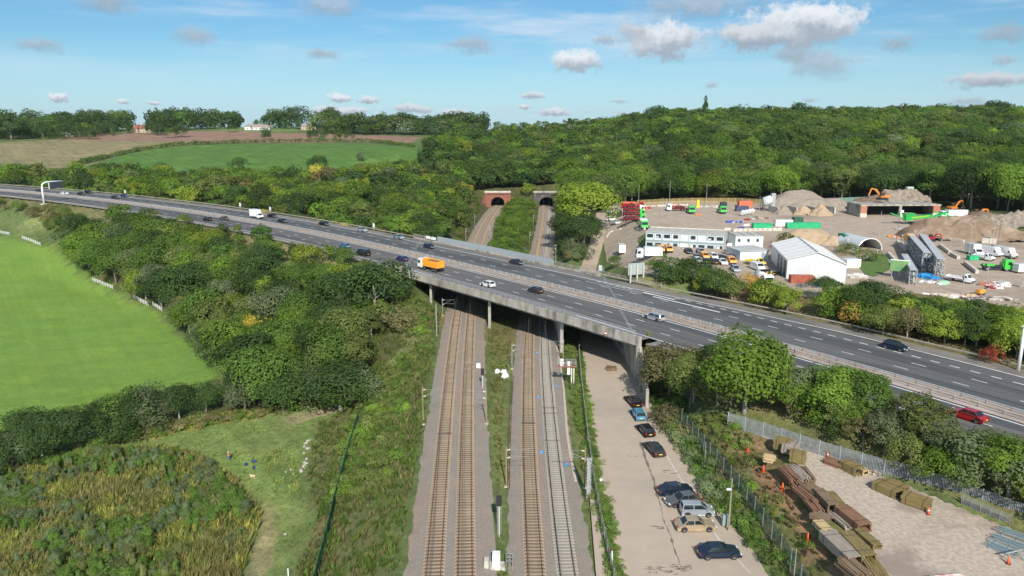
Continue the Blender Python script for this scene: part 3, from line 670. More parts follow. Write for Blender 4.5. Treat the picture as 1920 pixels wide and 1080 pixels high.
for (px, py, t, h, c, lb) in [(497, 265, 700, 12, 'dark green', 'lone dark tree standing in front of the brown field near the hedge'), (587, 262, 690, 11, 'dark green', 'spreading dark tree on the brown field nearest the hedge'), (606, 264, 680, 12, 'dark green', 'broad dark tree in the middle of the brown field group'),
        (633, 263, 690, 9, 'mid green', 'small tree at the right of the brown field group'), (651, 262, 690, 10, 'dark green', 'open dark tree ending the brown field group'), (437, 247, 800, 10, 'dark green', 'rounded dark tree on the lawn left of the long white house'), (209, 257, 760, 13, 'dark green', 'dark tree left of the red roofed house drive'),
        (237, 252, 780, 12, 'dark green', 'dark rounded tree below the red roofed house'), (285, 257, 760, 15, 'dark green', 'broad dark tree below and right of the red roofed house'), (320, 263, 720, 11, 'mid green', 'bushy tree at the edge of the brown field'), (338, 260, 730, 14, 'dark green', 'dark tree on the left of the brown field'),
        (300, 258, 750, 14, 'dark green', 'dark tree behind the bushy field edge tree'), (214, 262, 740, 6, 'mid green', 'small round tree at the left tip of the brown field'), (82, 264, 690, 14, 'dark green', 'dark tree at the edge of the straw coloured field'), (120, 264, 695, 13, 'dark green', 'round dark tree right of the skyline wood'),
        (150, 263, 700, 14, 'dark green', 'big dark tree at the corner of the straw field'), (170, 262, 700, 12, 'dark green', 'dark tree ending the skyline wood'), (820, 275, 600, 13, 'dark green', 'dark tree at the right end of the green field'), (845, 262, 700, 13, 'dark green', 'dark tree behind the end of the green field'),
        (450, 328, 480, 10, 'dark green', 'dark tree sticking out into the green field on the left'), (600, 318, 500, 11, 'dark green', 'dark round tree on the lower edge of the green field'), (585, 322, 498, 9, 'dark green', 'dark tree beside the round one on the green field edge'), (678, 300, 530, 7, 'grey green', 'small tree on the right edge of the green field')]:
    p = far_at(px, py, t); plant(p[0], p[1], h, 'bush', c, lb, None, .85)
for (px, h) in ((289, 20), (278, 15), (302, 16)):
    p = far_at(px, 248, 790); plant(p[0], p[1], h, 'cone', 'dark green', 'tall pointed conifer right of the red roofed house' if px == 289 else 'shorter pointed conifer right of the red roofed house', None if px == 289 else 'shorter conifers by the red roofed house')
p = far_at(20, 250, 690); plant(p[0], p[1], 26, 'ash', 'dark green', 'tallest dark tree of the left hand skyline wood', None, 1.2)
p = far_at(1321, 228, 690); plant(p[0], p[1], 30, 'cone', 'dark green', 'tall narrow conifer rising above the ridge of the hill', None, .55)
for px, h in ((1222, 23), (1240, 22), (1385, 21), (1440, 20), (1495, 22), (1700, 21), (1760, 20), (1860, 23), (1875, 22), (1068, 22), (1075, 20)):
    p = far_at(px, 226, 720); plant(p[0], p[1], h, 'cone' if px < 1100 else 'oak', 'dark green', 'dark tree standing above the ridge of the hill' if px > 1100 else 'small conifer on the skyline above the right hand tunnel', 'dark trees above the ridge' if px > 1100 else 'skyline conifers above the tunnel')
# trees that stand out in the photo: px, base py, height, kind, colour, width, label
for (px, py, h, k, c, w, lb) in [
        (1100, 432, 19, 'oak', 'lime green', 1.25, 'huge yellow green spreading tree right of the right hand tunnel'), (1068, 455, 13, 'oak', 'dark green', 1.2, 'dark tree in front of the huge yellow green tree'), (1095, 462, 12, 'oak', 'dark green', 1.2, 'dark tree beside the lane left of the depot'),
        (1080, 485, 6, 'bush', 'grey green', 1.2, 'grey green bush beside the right hand cutting nearest the motorway'), (1052, 478, 6, 'bush', 'dark green', 1.0, 'dark bush beside the right hand cutting'),
        (869, 370, 9, 'oak', 'yellow', 1.0, 'small golden yellow tree left of the brick tunnel portal'), (832, 350, 10, 'oak', 'brown green', 1.1, 'brownish tree left of the golden tree'), (722, 385, 11, 'ash', 'russet', 1.0, 'reddish brown tree in the middle of the wood behind the motorway'),
        (990, 368, 9, 'oak', 'lime green', 1.0, 'lime green tree above and left of the right hand tunnel'), (905, 350, 12, 'oak', 'dark green', 1.2, 'dark tree above the brick tunnel portal'), (960, 350, 11, 'oak', 'mid green', 1.2, 'mid green tree between the two portals'),
        (705, 598, 15, 'oak', 'dark green', 1.15, 'large dark tree at the left end of the bridge'), (716, 622, 8, 'loose', 'olive', .8, 'thin yellowing tree beside the left bridge abutment'), (752, 622, 6.0, 'bush', 'brown green', 1.0, 'brownish bush under the left bridge abutment'),
        (628, 712, 13, 'oak', 'mid green', 1.2, 'big mid green tree left of the railway slope'), (540, 690, 12, 'oak', 'mid green', 1.2, 'mid green domed tree in front of the golden tree'), (488, 650, 9, 'oak', 'yellow', 1.1, 'golden yellow tree in the middle of the belt above the field tip'),
        (345, 605, 8, 'ash', 'yellow', .8, 'orange yellow tree beside the white rail fence'), (448, 560, 8, 'oak', 'yellow', .9, 'small golden tree in the belt left of the dark van'), (274, 560, 10, 'oak', 'lime green', 1.2, 'lime green domed tree behind the white rail fence'),
        (640, 770, 11, 'oak', 'dark green', 1.35, 'wide dark tree at the top of the meadow'), (470, 742, 10, 'oak', 'dark green', 1.2, 'dark tree at the tip of the pale green field'), (565, 750, 9, 'bush', 'mid green', 1.0, 'yellow green bush left of the wide dark tree'),
        (1395, 775, 12.5, 'oak', 'bright green', 1.15, 'tall bright green ash in front of the motorway'), (1345, 760, 8, 'ash', 'grey green', 1.1, 'grey green tree left of the tall bright ash'), (1255, 745, 9, 'oak', 'brown green', 1.25, 'broad tree with yellow brown leaves at the right end of the bridge'), (1300, 755, 7.5, 'oak', 'olive', 1.2, 'olive tree with russet tips between bridge end and ash'),
        (1214, 690, 6.8, 'cone', 'olive', .5, 'slim tree growing against the right bridge abutment'), (1225, 745, 4.5, 'bush', 'olive', 1.0, 'olive bush beside the warning sign'), (1250, 795, 4.0, 'bush', 'brown green', 1.0, 'brownish bush next to the parked cars'), (1560, 800, 8.5, 'ash', 'bright green', 1.3, 'bright green tree in front of the near carriageway'),
        (1490, 775, 7.0, 'loose', 'grey green', 1.1, 'sparse grey green tree right of the tall ash'), (1725, 850, 7.5, 'loose', 'olive', 1.1, 'thin open tree in front of the red car'), (1620, 800, 7.5, 'ash', 'mid green', 1.1, 'green tree halfway along the palisade fence'), (1890, 930, 7, 'ash', 'bright green', 1.2, 'green tree behind the right end of the palisade fence'), (1820, 905, 6, 'loose', 'grey green', 1.2, 'grey green thicket tree at the right of the near verge'),
        (1345, 556, 5.6, 'ash', 'lime green', 1.2, 'yellow green tree below the car park next to the far verge'), (1372, 562, 5.4, 'oak', 'olive', 1.2, 'olive tree left of the small orange bush'), (1350, 540, 5.0, 'bush', 'mid green', 1.2, 'leafy bush at the lower edge of the car park'), (1430, 566, 5.2, 'oak', 'mid green', 1.2, 'round green tree right of the small orange bush'),
        (1860, 682, 3.4, 'bush', 'red', .7, 'bright red bush beside the far verge on the right'), (1625, 600, 8, 'oak', 'dark green', 1.5, 'large dark tree below the depot building'), (1545, 565, 5.5, 'oak', 'dark green', 1.3, 'dark tree in front of the big white shed'), (1475, 590, 6, 'ash', 'lime green', 1.2, 'bright yellow green tree near the big white shed'), (1770, 645, 6.2, 'ash', 'lime green', 1.2, 'lime green tree below the depot rubble'),
        (1700, 635, 6, 'oak', 'brown green', 1.2, 'brown green rounded tree behind the far verge'), (1655, 630, 6.0, 'oak', 'olive', 1.1, 'pale olive tree left of the brown green one'), (1885, 650, 7, 'ash', 'bright green', 1.3, 'bright green tree at the right edge below the depot'), (1830, 625, 6.5, 'cone', 'grey green', 1.2, 'grey green conifer below the depot yard'), (1600, 610, 5.5, 'bush', 'orange', .8, 'orange tinted bush behind the far verge'), (1406, 545, 4.5, 'bush', 'orange', .8, 'small orange bush behind the merge arrow markings'),
        (1298, 530, 6.5, 'oak', 'dark green', 1.3, 'dark tree in front of the office cabins'), (1272, 530, 5.0, 'bush', 'mid green', 1.2, 'leafy bush right of the road sign'), (1320, 545, 6.0, 'ash', 'mid green', 1.2, 'green tree below the car park'), (1152, 505, 4.5, 'oak', 'mid green', .9, 'small round tree left of the road sign'), (1236, 510, 3.2, 'bush', 'olive', 1.2, 'olive bush behind the road sign'),
        (1500, 352, 14, 'bare', 'brown green', 1.0, 'leafless pale tree behind the stone heap'), (1478, 352, 13, 'bare', 'brown green', .9, 'second leafless tree left of the pale one behind the stone heap'), (1575, 372, 12, 'bare', 'brown green', 1.0, 'bare trunked tree behind the depot fence'), (1620, 372, 11, 'loose', 'olive', .9, 'yellowish thin tree behind the depot fence'),
        (1470, 470, 5.5, 'bush', 'dark green', 1.0, 'dark bush beside the sand heap'), (1500, 478, 4.5, 'bush', 'brown green', 1.3, 'brown bush behind the big white shed'), (1590, 478, 4, 'bush', 'olive', 1.4, 'olive scrub bush right of the shed roof'), (1630, 490, 3.5, 'bush', 'olive', 1.4, 'pale scrub bush left of the arched shelter')]:
    g = G(px, py); plant(g.x, g.y, h, k, c, lb, None, w, name='bush' if k == 'bush' else 'tree', bush=(k == 'bush'))
# old hedge between the straw and green fields
for a, b in zip([(150, 314, 500), (190, 298, 540), (260, 284, 590), (330, 274, 630), (420, 270, 645), (560, 267, 660), (700, 268, 660), (780, 272, 620)][:-1], [(190, 298, 540), (260, 284, 590), (330, 274, 630), (420, 270, 645), (560, 267, 660), (700, 268, 660), (780, 272, 620)]):
    pa, pb = far_at(*a), far_at(*b); n = int(math.hypot(pb[0] - pa[0], pb[1] - pa[1]) / 3.2)
    for i in range(n):
        u = i / n; plant(pa[0] + (pb[0] - pa[0]) * u + RS.uniform(-1, 1), pa[1] + (pb[1] - pa[1]) * u + RS.uniform(-1.5, 1.5), RS.uniform(2.6, 4.4), 'bush', 'mid green' if RS.rand() < .5 else 'olive', 'HEDGE', None, 1.2, bush=True)
def drawn(kind): return 'crown'
def finish_trees():
    vis = []
    for t in TREES:
        px, py, d = project((t['x'], t['y'], t['z'] + t['h'] * .6)); t['px'] = px; t['d'] = max(d, 1); t['size'] = t['h'] * t['w'] * FPX / max(d, 1)
        t['in'] = d > 5 and -60 < px < 1980 and py < 1180
    named = [t for t in TREES if t.get('name')]
    def pick(lst, n):
        lst = sorted(lst, key=lambda t: -t['size']); return lst[:n], lst[n:]
    tr = [t for t in TREES if not t['bush'] and t['in'] and not t.get('name') and t['label'] != 'HEDGE']; bu = [t for t in TREES if t['bush'] and t['in'] and not t.get('name') and t['label'] != 'HEDGE']
    lone = [t for t in tr if not t['group']]; tr = [t for t in tr if t['group']]
    nt = 300 - len([t for t in named if not t['bush']]) - len(lone); ti, ts = pick(tr, nt); bi, bs = pick(bu, 110)
    W1 = 'first second third fourth fifth sixth seventh eighth ninth tenth eleventh twelfth thirteenth fourteenth fifteenth sixteenth seventeenth eighteenth nineteenth'.split(); T1 = {2: 'twent', 3: 'thirt', 4: 'fort', 5: 'fift'}
    def ordw(k): return W1[k - 1] if k < 20 else (T1[k // 10] + 'ieth' if k % 10 == 0 else T1[k // 10] + 'y-' + W1[k % 10 - 1])
    gr = {}
    for t in named + lone + ti + bi:
        if t['group']: gr.setdefault(t['group'], []).append(t)
    for g_, L_ in gr.items():
        L_.sort(key=lambda t: t['px'])
        if len(L_) > 1:
            for k, t in enumerate(L_): t['label'] = (('leftmost' if k == 0 else 'rightmost') if k in (0, len(L_) - 1) else ordw(k + 1) + ' from left') + ' among ' + g_
    for t in named + lone + ti + bi:
        lod = 'hi' if t['size'] > 55 else 'mid'; v = RS.randint(5); kd = t['kind']; b = t['bush']
        e = empty('bush' if b else ('conifer' if kd in ('cone', 'column') else 'tree'), (t['x'], t['y'], t['z']), RS.uniform(0, 6.28), t['label'], 'bush' if b else 'tree', t['group'])
        e.scale = (t['h'] * t['w'], t['h'] * t['w'], t['h'])
        if kd == 'bare':
            o = bpy.data.objects.new('trunk', get_trunk(v, 'bare')); link(o, e); continue
        o = bpy.data.objects.new('crown', get_crown(kd, v, lod)); link(o, e); o.material_slots[0].link = 'OBJECT'; o.material_slots[0].material = LM[t['col']]
        if not b: o = bpy.data.objects.new('trunk', get_trunk(v)); link(o, e)
    def merged(lst, name, label, cat, lodf):
        Vs = []; Fs = []; Ts = []; off = 0
        for t in lst:
            me = get_crown(t['kind'] if t['kind'] != 'bare' else 'ash', RS.randint(4), lodf(t)); n = len(me.vertices); co = np.empty(n * 3, np.float32); me.vertices.foreach_get('co', co); co = co.reshape(-1, 3)
            a = RS.uniform(0, 6.28); s = t['h'] * t['w']; R = np.array([[math.cos(a), -math.sin(a)], [math.sin(a), math.cos(a)]]); co2 = np.empty_like(co); co2[:, :2] = co[:, :2] @ R.T * s; co2[:, 2] = co[:, 2] * t['h']
            co2 += np.array([t['x'], t['y'], t['z']]); Vs.append(co2); Fs.append(np.arange(n).reshape(-1, 4) + off); off += n
            c = np.array(PAL[t['col']]) * RS.uniform(.8, 1.22) * np.array([RS.uniform(.9, 1.12), 1, RS.uniform(.9, 1.1)]); Ts.append(np.tile(np.append(c, 1), (n, 1)))
        me = np_mesh(name, np.concatenate(Vs), np.concatenate(Fs), [LM_ATTR], {'tint': np.concatenate(Ts)}); o = bpy.data.objects.new(name, me); link(o); tag(o, label, cat, None, 'stuff'); return o
    allts = ts + [t for t in TREES if not t['in'] and not t['bush'] and not t.get('name') and t['d'] < 2600]
    merged(allts, 'woodland', 'woods covering the hillside, the motorway banks and the skyline', 'woodland', lambda t: 'mid' if t['size'] > 42 else 'lo')
    merged(bs, 'scrub', 'low scrub filling the railway cuttings and motorway banks', 'scrub', lambda t: 'lo')
    merged([t for t in TREES if t['label'] == 'HEDGE'], 'hedge', 'long green hedge curving between the straw coloured field and the green field', 'hedge', lambda t: 'lo').__delitem__('kind')
    print('trees', len(ti), len(ts), 'named', len(named), 'bush', len(bi), len(bs))
finish_trees()

# ------------------------------------------------------------------ motorway surface
def asphalt(name, base, patch, scale=.05):
    m = mat(name, base, .8, 0, .35); N = NT(m.node_tree); b = N.n['Principled BSDF']; uv = N.new('ShaderNodeUVMap'); g = N.new('ShaderNodeNewGeometry')
    mp = N.new('ShaderNodeMapping'); mp.inputs['Scale'].default_value = (.03, 1.1, 1); N.lk(uv.outputs[0], mp.inputs[0]); st = N.noise(mp.outputs[0], 1.0, 5, .6)
    mp2 = N.new('ShaderNodeMapping'); mp2.inputs['Scale'].default_value = (.012, .27, 1); N.lk(uv.outputs[0], mp2.inputs[0])
    vo = N.new('ShaderNodeTexVoronoi'); vo.feature = 'F1'; vo.inputs['Scale'].default_value = 1.0; N.lk(mp2.outputs[0], vo.inputs['Vector']); sc = N.new('ShaderNodeSeparateColor'); N.lk(vo.outputs['Color'], sc.inputs[0])
    n = N.noise(g.outputs['Position'], 2.0, 6, .7)
    f = N.math('MULTIPLY', N.maprange(st, .3, .7, .70, 1.28), N.maprange(n, .3, .7, .84, 1.16))
    c = N.mix(N.maprange(sc.outputs[0], .58, .62, 0, 1), (*base, 1), (*patch, 1)); vm = N.new('ShaderNodeVectorMath', operation='SCALE'); N.lk(c, vm.inputs[0]); N.lk(f, vm.inputs['Scale']); N.lk(vm.outputs[0], b.inputs['Base Color'])
    return m
ASPH = asphalt('motorway_asphalt', (.118, .120, .114), (.084, .087, .086)); ASPH2 = asphalt('motorway_asphalt_near', (.130, .122, .114), (.088, .091, .094))
SHOULDER = pmat('shoulder_asphalt', (.17, .15, .135), (.24, .215, .19), .25, .9, c3=(.13, .13, .12), s3=.03)
RESERVE = pmat('reserve_concrete', (.34, .28, .235), (.46, .385, .33), .3, .9)
WHITE = pmat('road_paint', (.62, .62, .60), (.80, .80, .78), .8, .6)
CONC = pmat('concrete', (.30, .27, .23), (.46, .43, .38), .6, .9, c3=(.16, .145, .12), s3=.5, stretch=(1, 1, .35))
CONCP = pmat('pale_concrete', (.46, .42, .36), (.62, .58, .51), .8, .9)
STEEL = pmat('galvanised_steel', (.36, .37, .38), (.50, .51, .52), 3, .5, metal=.35)
RUSTY = pmat('weathered_barrier', (.30, .27, .23), (.44, .40, .34), 1.2, .7, metal=.1)
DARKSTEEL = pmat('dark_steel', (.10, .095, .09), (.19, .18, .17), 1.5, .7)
S0, S1 = -640, 175
def lanew(s): return float(np.interp(s, [28, 75], [0, 3.7]))
def ribbon(name, s0, s1, fa, fb, z, m, step=3.0):
    ss = np.arange(s0, s1 + .01, step); fa_ = fa if callable(fa) else (lambda s: fa); fb_ = fb if callable(fb) else (lambda s: fb)
    A = [tuple(mw(s, fa_(s), z)[0]) for s in ss]; B = [tuple(mw(s, fb_(s), z)[0]) for s in ss]; b = MB(); b.strip(A, B); o = b.build(name, m)
    me = o.data; uvl = me.uv_layers.new(name='uv'); n = len(ss)
    co = [(s, fa_(s)) for s in ss] + [(s, fb_(s)) for s in ss]
    for lp in me.loops: uvl.data[lp.index].uv = co[lp.vertex_index]
    return tag(o, kind='structure')
ribbon('motorway_far_carriageway', S0, S1, 2.2, lambda s: 14.5 + lanew(s), 0.0, ASPH)
ribbon('motorway_near_carriageway', S0, S1, -14.4, -2.2, 0.0, ASPH2)
ribbon('far_hard_shoulder', S0, S1, lambda s: 14.5 + lanew(s), lambda s: 18.2 + lanew(s) * .95, 0.0, SHOULDER)
ribbon('near_hard_shoulder', S0, S_W - 4, -17.8, -14.4, 0.0, SHOULDER); ribbon('near_bridge_shoulder', S_W - 4, S_E + 4, -16.0, -14.4, 0.0, SHOULDER); ribbon('near_hard_shoulder', S_E + 4, S1, -17.8, -14.4, 0.0, SHOULDER)
ribbon('central_reservation', S0, S1, -2.2, 2.2, 0.06, RESERVE)
def dashes(b, s0, s1, off, L, mod, w, z=.012, ph=0.0):
    s = s0 + ph
    while s < s1:
        o0 = off(s) if callable(off) else off
        b.strip([tuple(mw(s, o0 - w / 2, z)[0]), tuple(mw(s + L, o0 - w / 2, z)[0])], [tuple(mw(s, o0 + w / 2, z)[0]), tuple(mw(s + L, o0 + w / 2, z)[0])]); s += mod
def solid(b, s0, s1, off, w, z=.012, step=4.0):
    ss = np.arange(s0, s1 + .01, step); f = off if callable(off) else (lambda s: off); b.strip([tuple(mw(s, f(s) - w / 2, z)[0]) for s in ss], [tuple(mw(s, f(s) + w / 2, z)[0]) for s in ss])
sA = s_at(1125, 527)[0]; sB = s_at(1185, 541)[0]; sC = s_at(1262, 560)[0]; sT = s_at(1786.7, 718)[0]
b = MB(); solid(b, S0, S1, lambda s: 14.1 + lanew(s), .30); solid(b, S0, S1, 2.75, .22); solid(b, S0, S1, -2.75, .30); solid(b, S0, S1, -13.9, .25)
ph = (sT - S0) % 9
dashes(b, S0, S1, 6.55, 2.3, 9, .2, ph=ph); dashes(b, S0, S1, 10.35, 2.3, 9, .2, ph=ph + .8); dashes(b, S0, S1, -6.45, 2.3, 9, .2, ph=3); dashes(b, S0, S1, -10.2, 2.3, 9, .2, ph=4)
dashes(b, sA, sB + 1, 13.4, 1.2, 2.0, .3); dashes(b, sC, S1, lambda s: 14.2, 1.5, 3.0, .28)
solid(b, sA - 2, sC - 4, 11.4, .2, step=3); solid(b, sC - 4, sC + 14, lambda s: 11.5, .55, step=3); solid(b, sA + 6, sC - 3, lambda s: 12.6, .16, step=3); solid(b, sC - 8, sC + 3, 13.0, .6, step=3)
o = b.build('road_markings', WHITE); tag(o, kind='structure')
# expansion joints across the deck at each end of the bridge
b = MB()
for (p1, p2, p3, p4) in [((790, 447), (776, 470), (772, 480), (757, 505)), ((1129, 519), (1151, 559), (1160, 575), (1186, 627))]:
    A = [s_at(*q) for q in (p1, p2, p3, p4)]
    for k in (0, .55):
        for (a, c) in ((A[0], A[1]), (A[2], A[3])):
            P, Q = mw(a[0] + k, a[1], .014)[0], mw(c[0] + k, c[1], .014)[0]; d = Vector((Q.y - P.y, P.x - Q.x, 0)).normalized() * .05; b.strip([tuple(P - d), tuple(Q - d)], [tuple(P + d), tuple(Q + d)])
o = b.build('expansion_joints', STEEL); tag(o, kind='structure')

# ------------------------------------------------------------------ safety barriers
def barrier(name, label, s0, s1, off, group=None, two=False, mat_=RUSTY, posts=3.2, h=.72, near=None):
    f = off if callable(off) else (lambda s: off); m0 = mw((s0 + s1) / 2, f((s0 + s1) / 2))[0]; root = empty(name, m0, 0, label, 'safety barrier', group); ss = list(np.arange(s0, s1, 4.0)) + [s1]
    b = MB(); prof = [(0, -.15), (.05, -.09), (.0, 0), (.05, .09), (0, .15), (-.05, .0)]
    vs = []; n = len(prof)
    for s in ss:
        p, a = mw(s, f(s)); nx, ny = -math.sin(a), math.cos(a)
        vs += [(p.x + u * nx - m0.x, p.y + u * ny - m0.y, p.z + h - .15 + v - m0.z) for u, v in prof]
    b.add(vs, [(i * n + k, i * n + (k + 1) % n, (i + 1) * n + (k + 1) % n, (i + 1) * n + k) for i in range(len(ss) - 1) for k in range(n)]); b.build('rail', mat_, root, smooth=False)
    pb = MB(); pb.box((0, 0, -.05), (.1, .07, h + .04), bottom=True); pm = pb.mesh('post', [DARKSTEEL]); sp = list(np.arange(s0 + .5, s1, posts)); sp.sort(key=lambda s: project(mw(s, f(s))[0])[2] if mw(s, f(s))[0].y > 5 else 1e9)
    for s in sp[:60]:
        p, a = mw(s, f(s)); o = bpy.data.objects.new('post', pm); o.location = p - m0 + Vector((0, 0, -.02)); o.rotation_euler = (0, 0, a); link(o, root)
    if len(sp) > 60:
        b = MB()
        for s in sp[60:]:
            p, a = mw(s, f(s)); q = p - m0; b.box((q.x, q.y, q.z - .05), (.1, .07, h + .04), rz=a, bottom=True)
        o = b.build('post', DARKSTEEL, root); o['kind'] = 'stuff'
    return root
barrier('safety_barrier', 'weathered steel barrier along the far hard shoulder left of the bridge', -560, s_at(790, 447)[0], 18.4)
barrier('safety_barrier', 'weathered steel barrier along the far verge right of the bridge', s_at(1110, 512)[0], S1, lambda s: 18.5 + lanew(s) * .95)
barrier('safety_barrier', 'steel barrier along the central reservation on the side of the far carriageway', S0 + 5, S1, 1.1, mat_=STEEL)
barrier('safety_barrier', 'steel barrier along the central reservation on the side of the near carriageway', S0 + 5, S1, -1.1, mat_=RUSTY)
barrier('safety_barrier', 'steel barrier along the near hard shoulder by the gantry', -420, S_W - 10, -18.1)
barrier('safety_barrier', 'steel barrier along the near verge behind the roadside trees', S_E + 6, S1, -18.1)
# upright marker studs in the reservation
pb = MB(); pb.box((0, 0, 0), (.06, .06, .95), bottom=True); pb.box((0, 0, .95), (.12, .04, .16), bottom=True); pm = pb.mesh('marker_post', [CONCP])
for i, s in enumerate(np.arange(S_W - 30, S_E + 16, 2.4)):
    p, a = mw(s, .1, .05); o = bpy.data.objects.new('marker_post', pm); o.location = p; o.rotation_euler = (0, 0, a); link(o); tag(o, 'short slim post in the row down the middle of the central reservation on the bridge', 'post', 'posts down the central reservation')

# ------------------------------------------------------------------ the bridge
B0, B1_ = S_W, S_E
FB0, FB1 = s_at(790, 447)[0], s_at(1129, 517)[0]
mb = MB(); 
bridge = empty('motorway_bridge', mw((B0 + B1_) / 2, 0)[0] - Vector((0, 0, 8.6)), 0, 'concrete motorway bridge carrying both carriageways over the railway and service road', 'bridge')
BO = bridge.location.copy()
def bl(s, off, dz):
    p = mw(s, off, dz)[0]; return (p.x - BO.x, p.y - BO.y, p.z - BO.z)
def skew(s, o):                                    # far edge of the deck starts further along than the near edge
    u = (o + 16.2) / 34.8; a = B0 * (1 - u) + FB0 * u; c = B1_ * (1 - u) + FB1 * u; return a + (c - a) * s
def slab(b, u0, u1, o0, o1, z0, z1, n=16):
    for i in range(n):
        ua, ub = u0 + (u1 - u0) * i / n, u0 + (u1 - u0) * (i + 1) / n; P = []
        for z in (z0, z1): P += [bl(skew(ua, o0), o0, z), bl(skew(ub, o0), o0, z), bl(skew(ub, o1), o1, z), bl(skew(ua, o1), o1, z)]
        fs = [(3, 2, 1, 0), (4, 5, 6, 7), (0, 1, 5, 4), (2, 3, 7, 6)]
        if i == 0: fs.append((3, 0, 4, 7))
        if i == n - 1: fs.append((1, 2, 6, 5))
        b.add(P, fs)
b = MB()
for o0_, o1_ in zip(np.linspace(-16.2, 18.6, 9)[:-1], np.linspace(-16.2, 18.6, 9)[1:]): slab(b, 0, 1, o0_, o1_, -.95, -.14, 30)
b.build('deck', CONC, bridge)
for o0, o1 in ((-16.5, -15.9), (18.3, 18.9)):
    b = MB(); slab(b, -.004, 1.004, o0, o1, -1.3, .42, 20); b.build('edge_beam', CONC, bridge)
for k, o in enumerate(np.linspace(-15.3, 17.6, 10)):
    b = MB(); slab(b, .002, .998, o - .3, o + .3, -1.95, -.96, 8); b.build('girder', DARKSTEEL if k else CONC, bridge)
# near parapet: posts, two rails and mesh infill panels
b = MB(); ss = np.linspace(0, 1, 41)
def prail(b, off, z, w, h, u0=0., u1=1.):
    P = [Vector(bl(skew(u, off), off, z)) for u in np.linspace(u0, u1, 21)]
    for p, q in zip(P[:-1], P[1:]): b.bar(p, q, w, h)
for z in (.72, 1.02, 1.32): prail(b, -16.2, z, .10, .12)
b.build('parapet_rail', STEEL, bridge)
pm = MB(); pm.box((0, 0, 0), (.10, .12, .98), bottom=True); pme = pm.mesh('parapet_post', [STEEL])
for u in np.linspace(0.004, .996, 42):
    o = bpy.data.objects.new('parapet_post', pme); o.location = bl(skew(u, -16.2), -16.2, .40); o.rotation_euler = (0, 0, mw(skew(u, -16.2))[1]); link(o, bridge)
b = MB()
P = [Vector(bl(skew(u, -15.6), -15.6, .55)) for u in np.linspace(.16, .80, 21)]
for p, q in zip(P[:-1], P[1:]): b.bar(p, q, .05, .32)
b.build('parapet_guard_rail', CONCP, bridge)
# piers: leaf walls along the line of the spans
GLARE = pmat('glare_panel', (.27, .31, .33), (.36, .40, .42), .8, .5)
for (px, py) in ((711, 622), (937, 618), (1080, 690)):
    pass
def leaf(name, ua, mat_, w=1.0, o0=-14.8, o1=17.2, n=3, zt=-1.96, solid_=False):
    for j in range(n):
        a = o0 + (o1 - o0) * j / n; c = a + (o1 - o0) / n * (.97 if solid_ else .80); b = MB(); P = []
        for z in (0, 1):
            for (o_, d) in ((a, -w / 2), (a, w / 2), (c, w / 2), (c, -w / 2)):
                q = list(bl(skew(ua, o_) + d, o_, zt)); 
                if z == 0: q[2] = -.3
                P.append(tuple(q))
        b.add(P, [(3, 2, 1, 0), (4, 5, 6, 7), (0, 1, 5, 4), (1, 2, 6, 5), (2, 3, 7, 6), (3, 0, 4, 7)]); b.build(name, mat_, bridge)
def ufor(px, py):
    s = s_at(px, py)[0]; return (s - B0) / (B1_ - B0)
U1, U2, U3 = ufor(818, 518), ufor(937, 548), ufor(1083, 585)
for u in (U1, U2, U3): leaf('pier', u, CONCP)
for u, nm in ((-.012, 'abutment'), (1.012, 'abutment')): leaf(nm, u, CONC, 1.4, -15.5, 18.2, 1, -1.0, True)
# wing wall and end pilaster
b = MB(); p = bl(skew(-.02, -16.4), -16.4, 0); b.box((p[0], p[1], -6.0), (1.5, 1.5, 15.6), rz=mw(B0)[1], bottom=True); b.box((p[0], p[1], 9.6), (1.7, 1.7, .5), rz=mw(B0)[1], bottom=True); b.build('pilaster', CONCP, bridge)
b = MB(); p = bl(skew(1.012, -16.4), -16.4, 0); b.box((p[0], p[1], -.2), (.65, .65, 9.3), rz=mw(B1_)[1], bottom=True); b.build('pilaster', CONC, bridge)
b = MB(); p0 = Vector(bl(skew(1.0, -16.4), -16.4, 0)); b.add([(p0.x + .6, p0.y - 1, -.3), (p0.x - .2, p0.y - 13, -.3), (p0.x - .2, p0.y - 13, 3.2), (p0.x + .6, p0.y - 1, 7.2), (p0.x + 1.1, p0.y - 1, -.3), (p0.x + .3, p0.y - 13, -.3), (p0.x + .3, p0.y - 13, 3.2), (p0.x + 1.1, p0.y - 1, 7.2)],
      [(0, 1, 2, 3), (7, 6, 5, 4), (3, 2, 6, 7), (1, 5, 6, 2), (0, 3, 7, 4)]); b.build('wing_wall', CONC, bridge)
# far parapet: open railing at both ends, solid glare screen between
u0, u1 = (s_at(843, 455)[0] - FB0) / (FB1 - FB0), (s_at(1050, 498)[0] - FB0) / (FB1 - FB0)
for a, c in ((0, u0), (u1, 1.25)):
    b = MB()
    for z in (.75, 1.1, 1.45): prail(b, 18.6, z, .08, .1, a, c)
    P = np.linspace(a, c, 12)
    for u in P: q = bl(skew(u, 18.6), 18.6, .3); b.box(q, (.1, .1, 1.2), bottom=True)
    b.build('far_railing', RUSTY, bridge)
pan = MB(); L = (skew(u1, 18.6) - skew(u0, 18.6)); npan = 34; w = L / npan; pan.box((0, 0, 0), (w * .97, .06, 1.72), bottom=True); pmh = pan.mesh('screen_panel', [GLARE])
for i in range(npan):
    s = skew(u0, 18.6) + (i + .5) * w; p, a = mw(s, 18.6, .42); o = bpy.data.objects.new('screen_panel', pmh); o.location = p - BO; o.rotation_euler = (0, 0, a); link(o, bridge)
b = MB(); pc = MB(); 
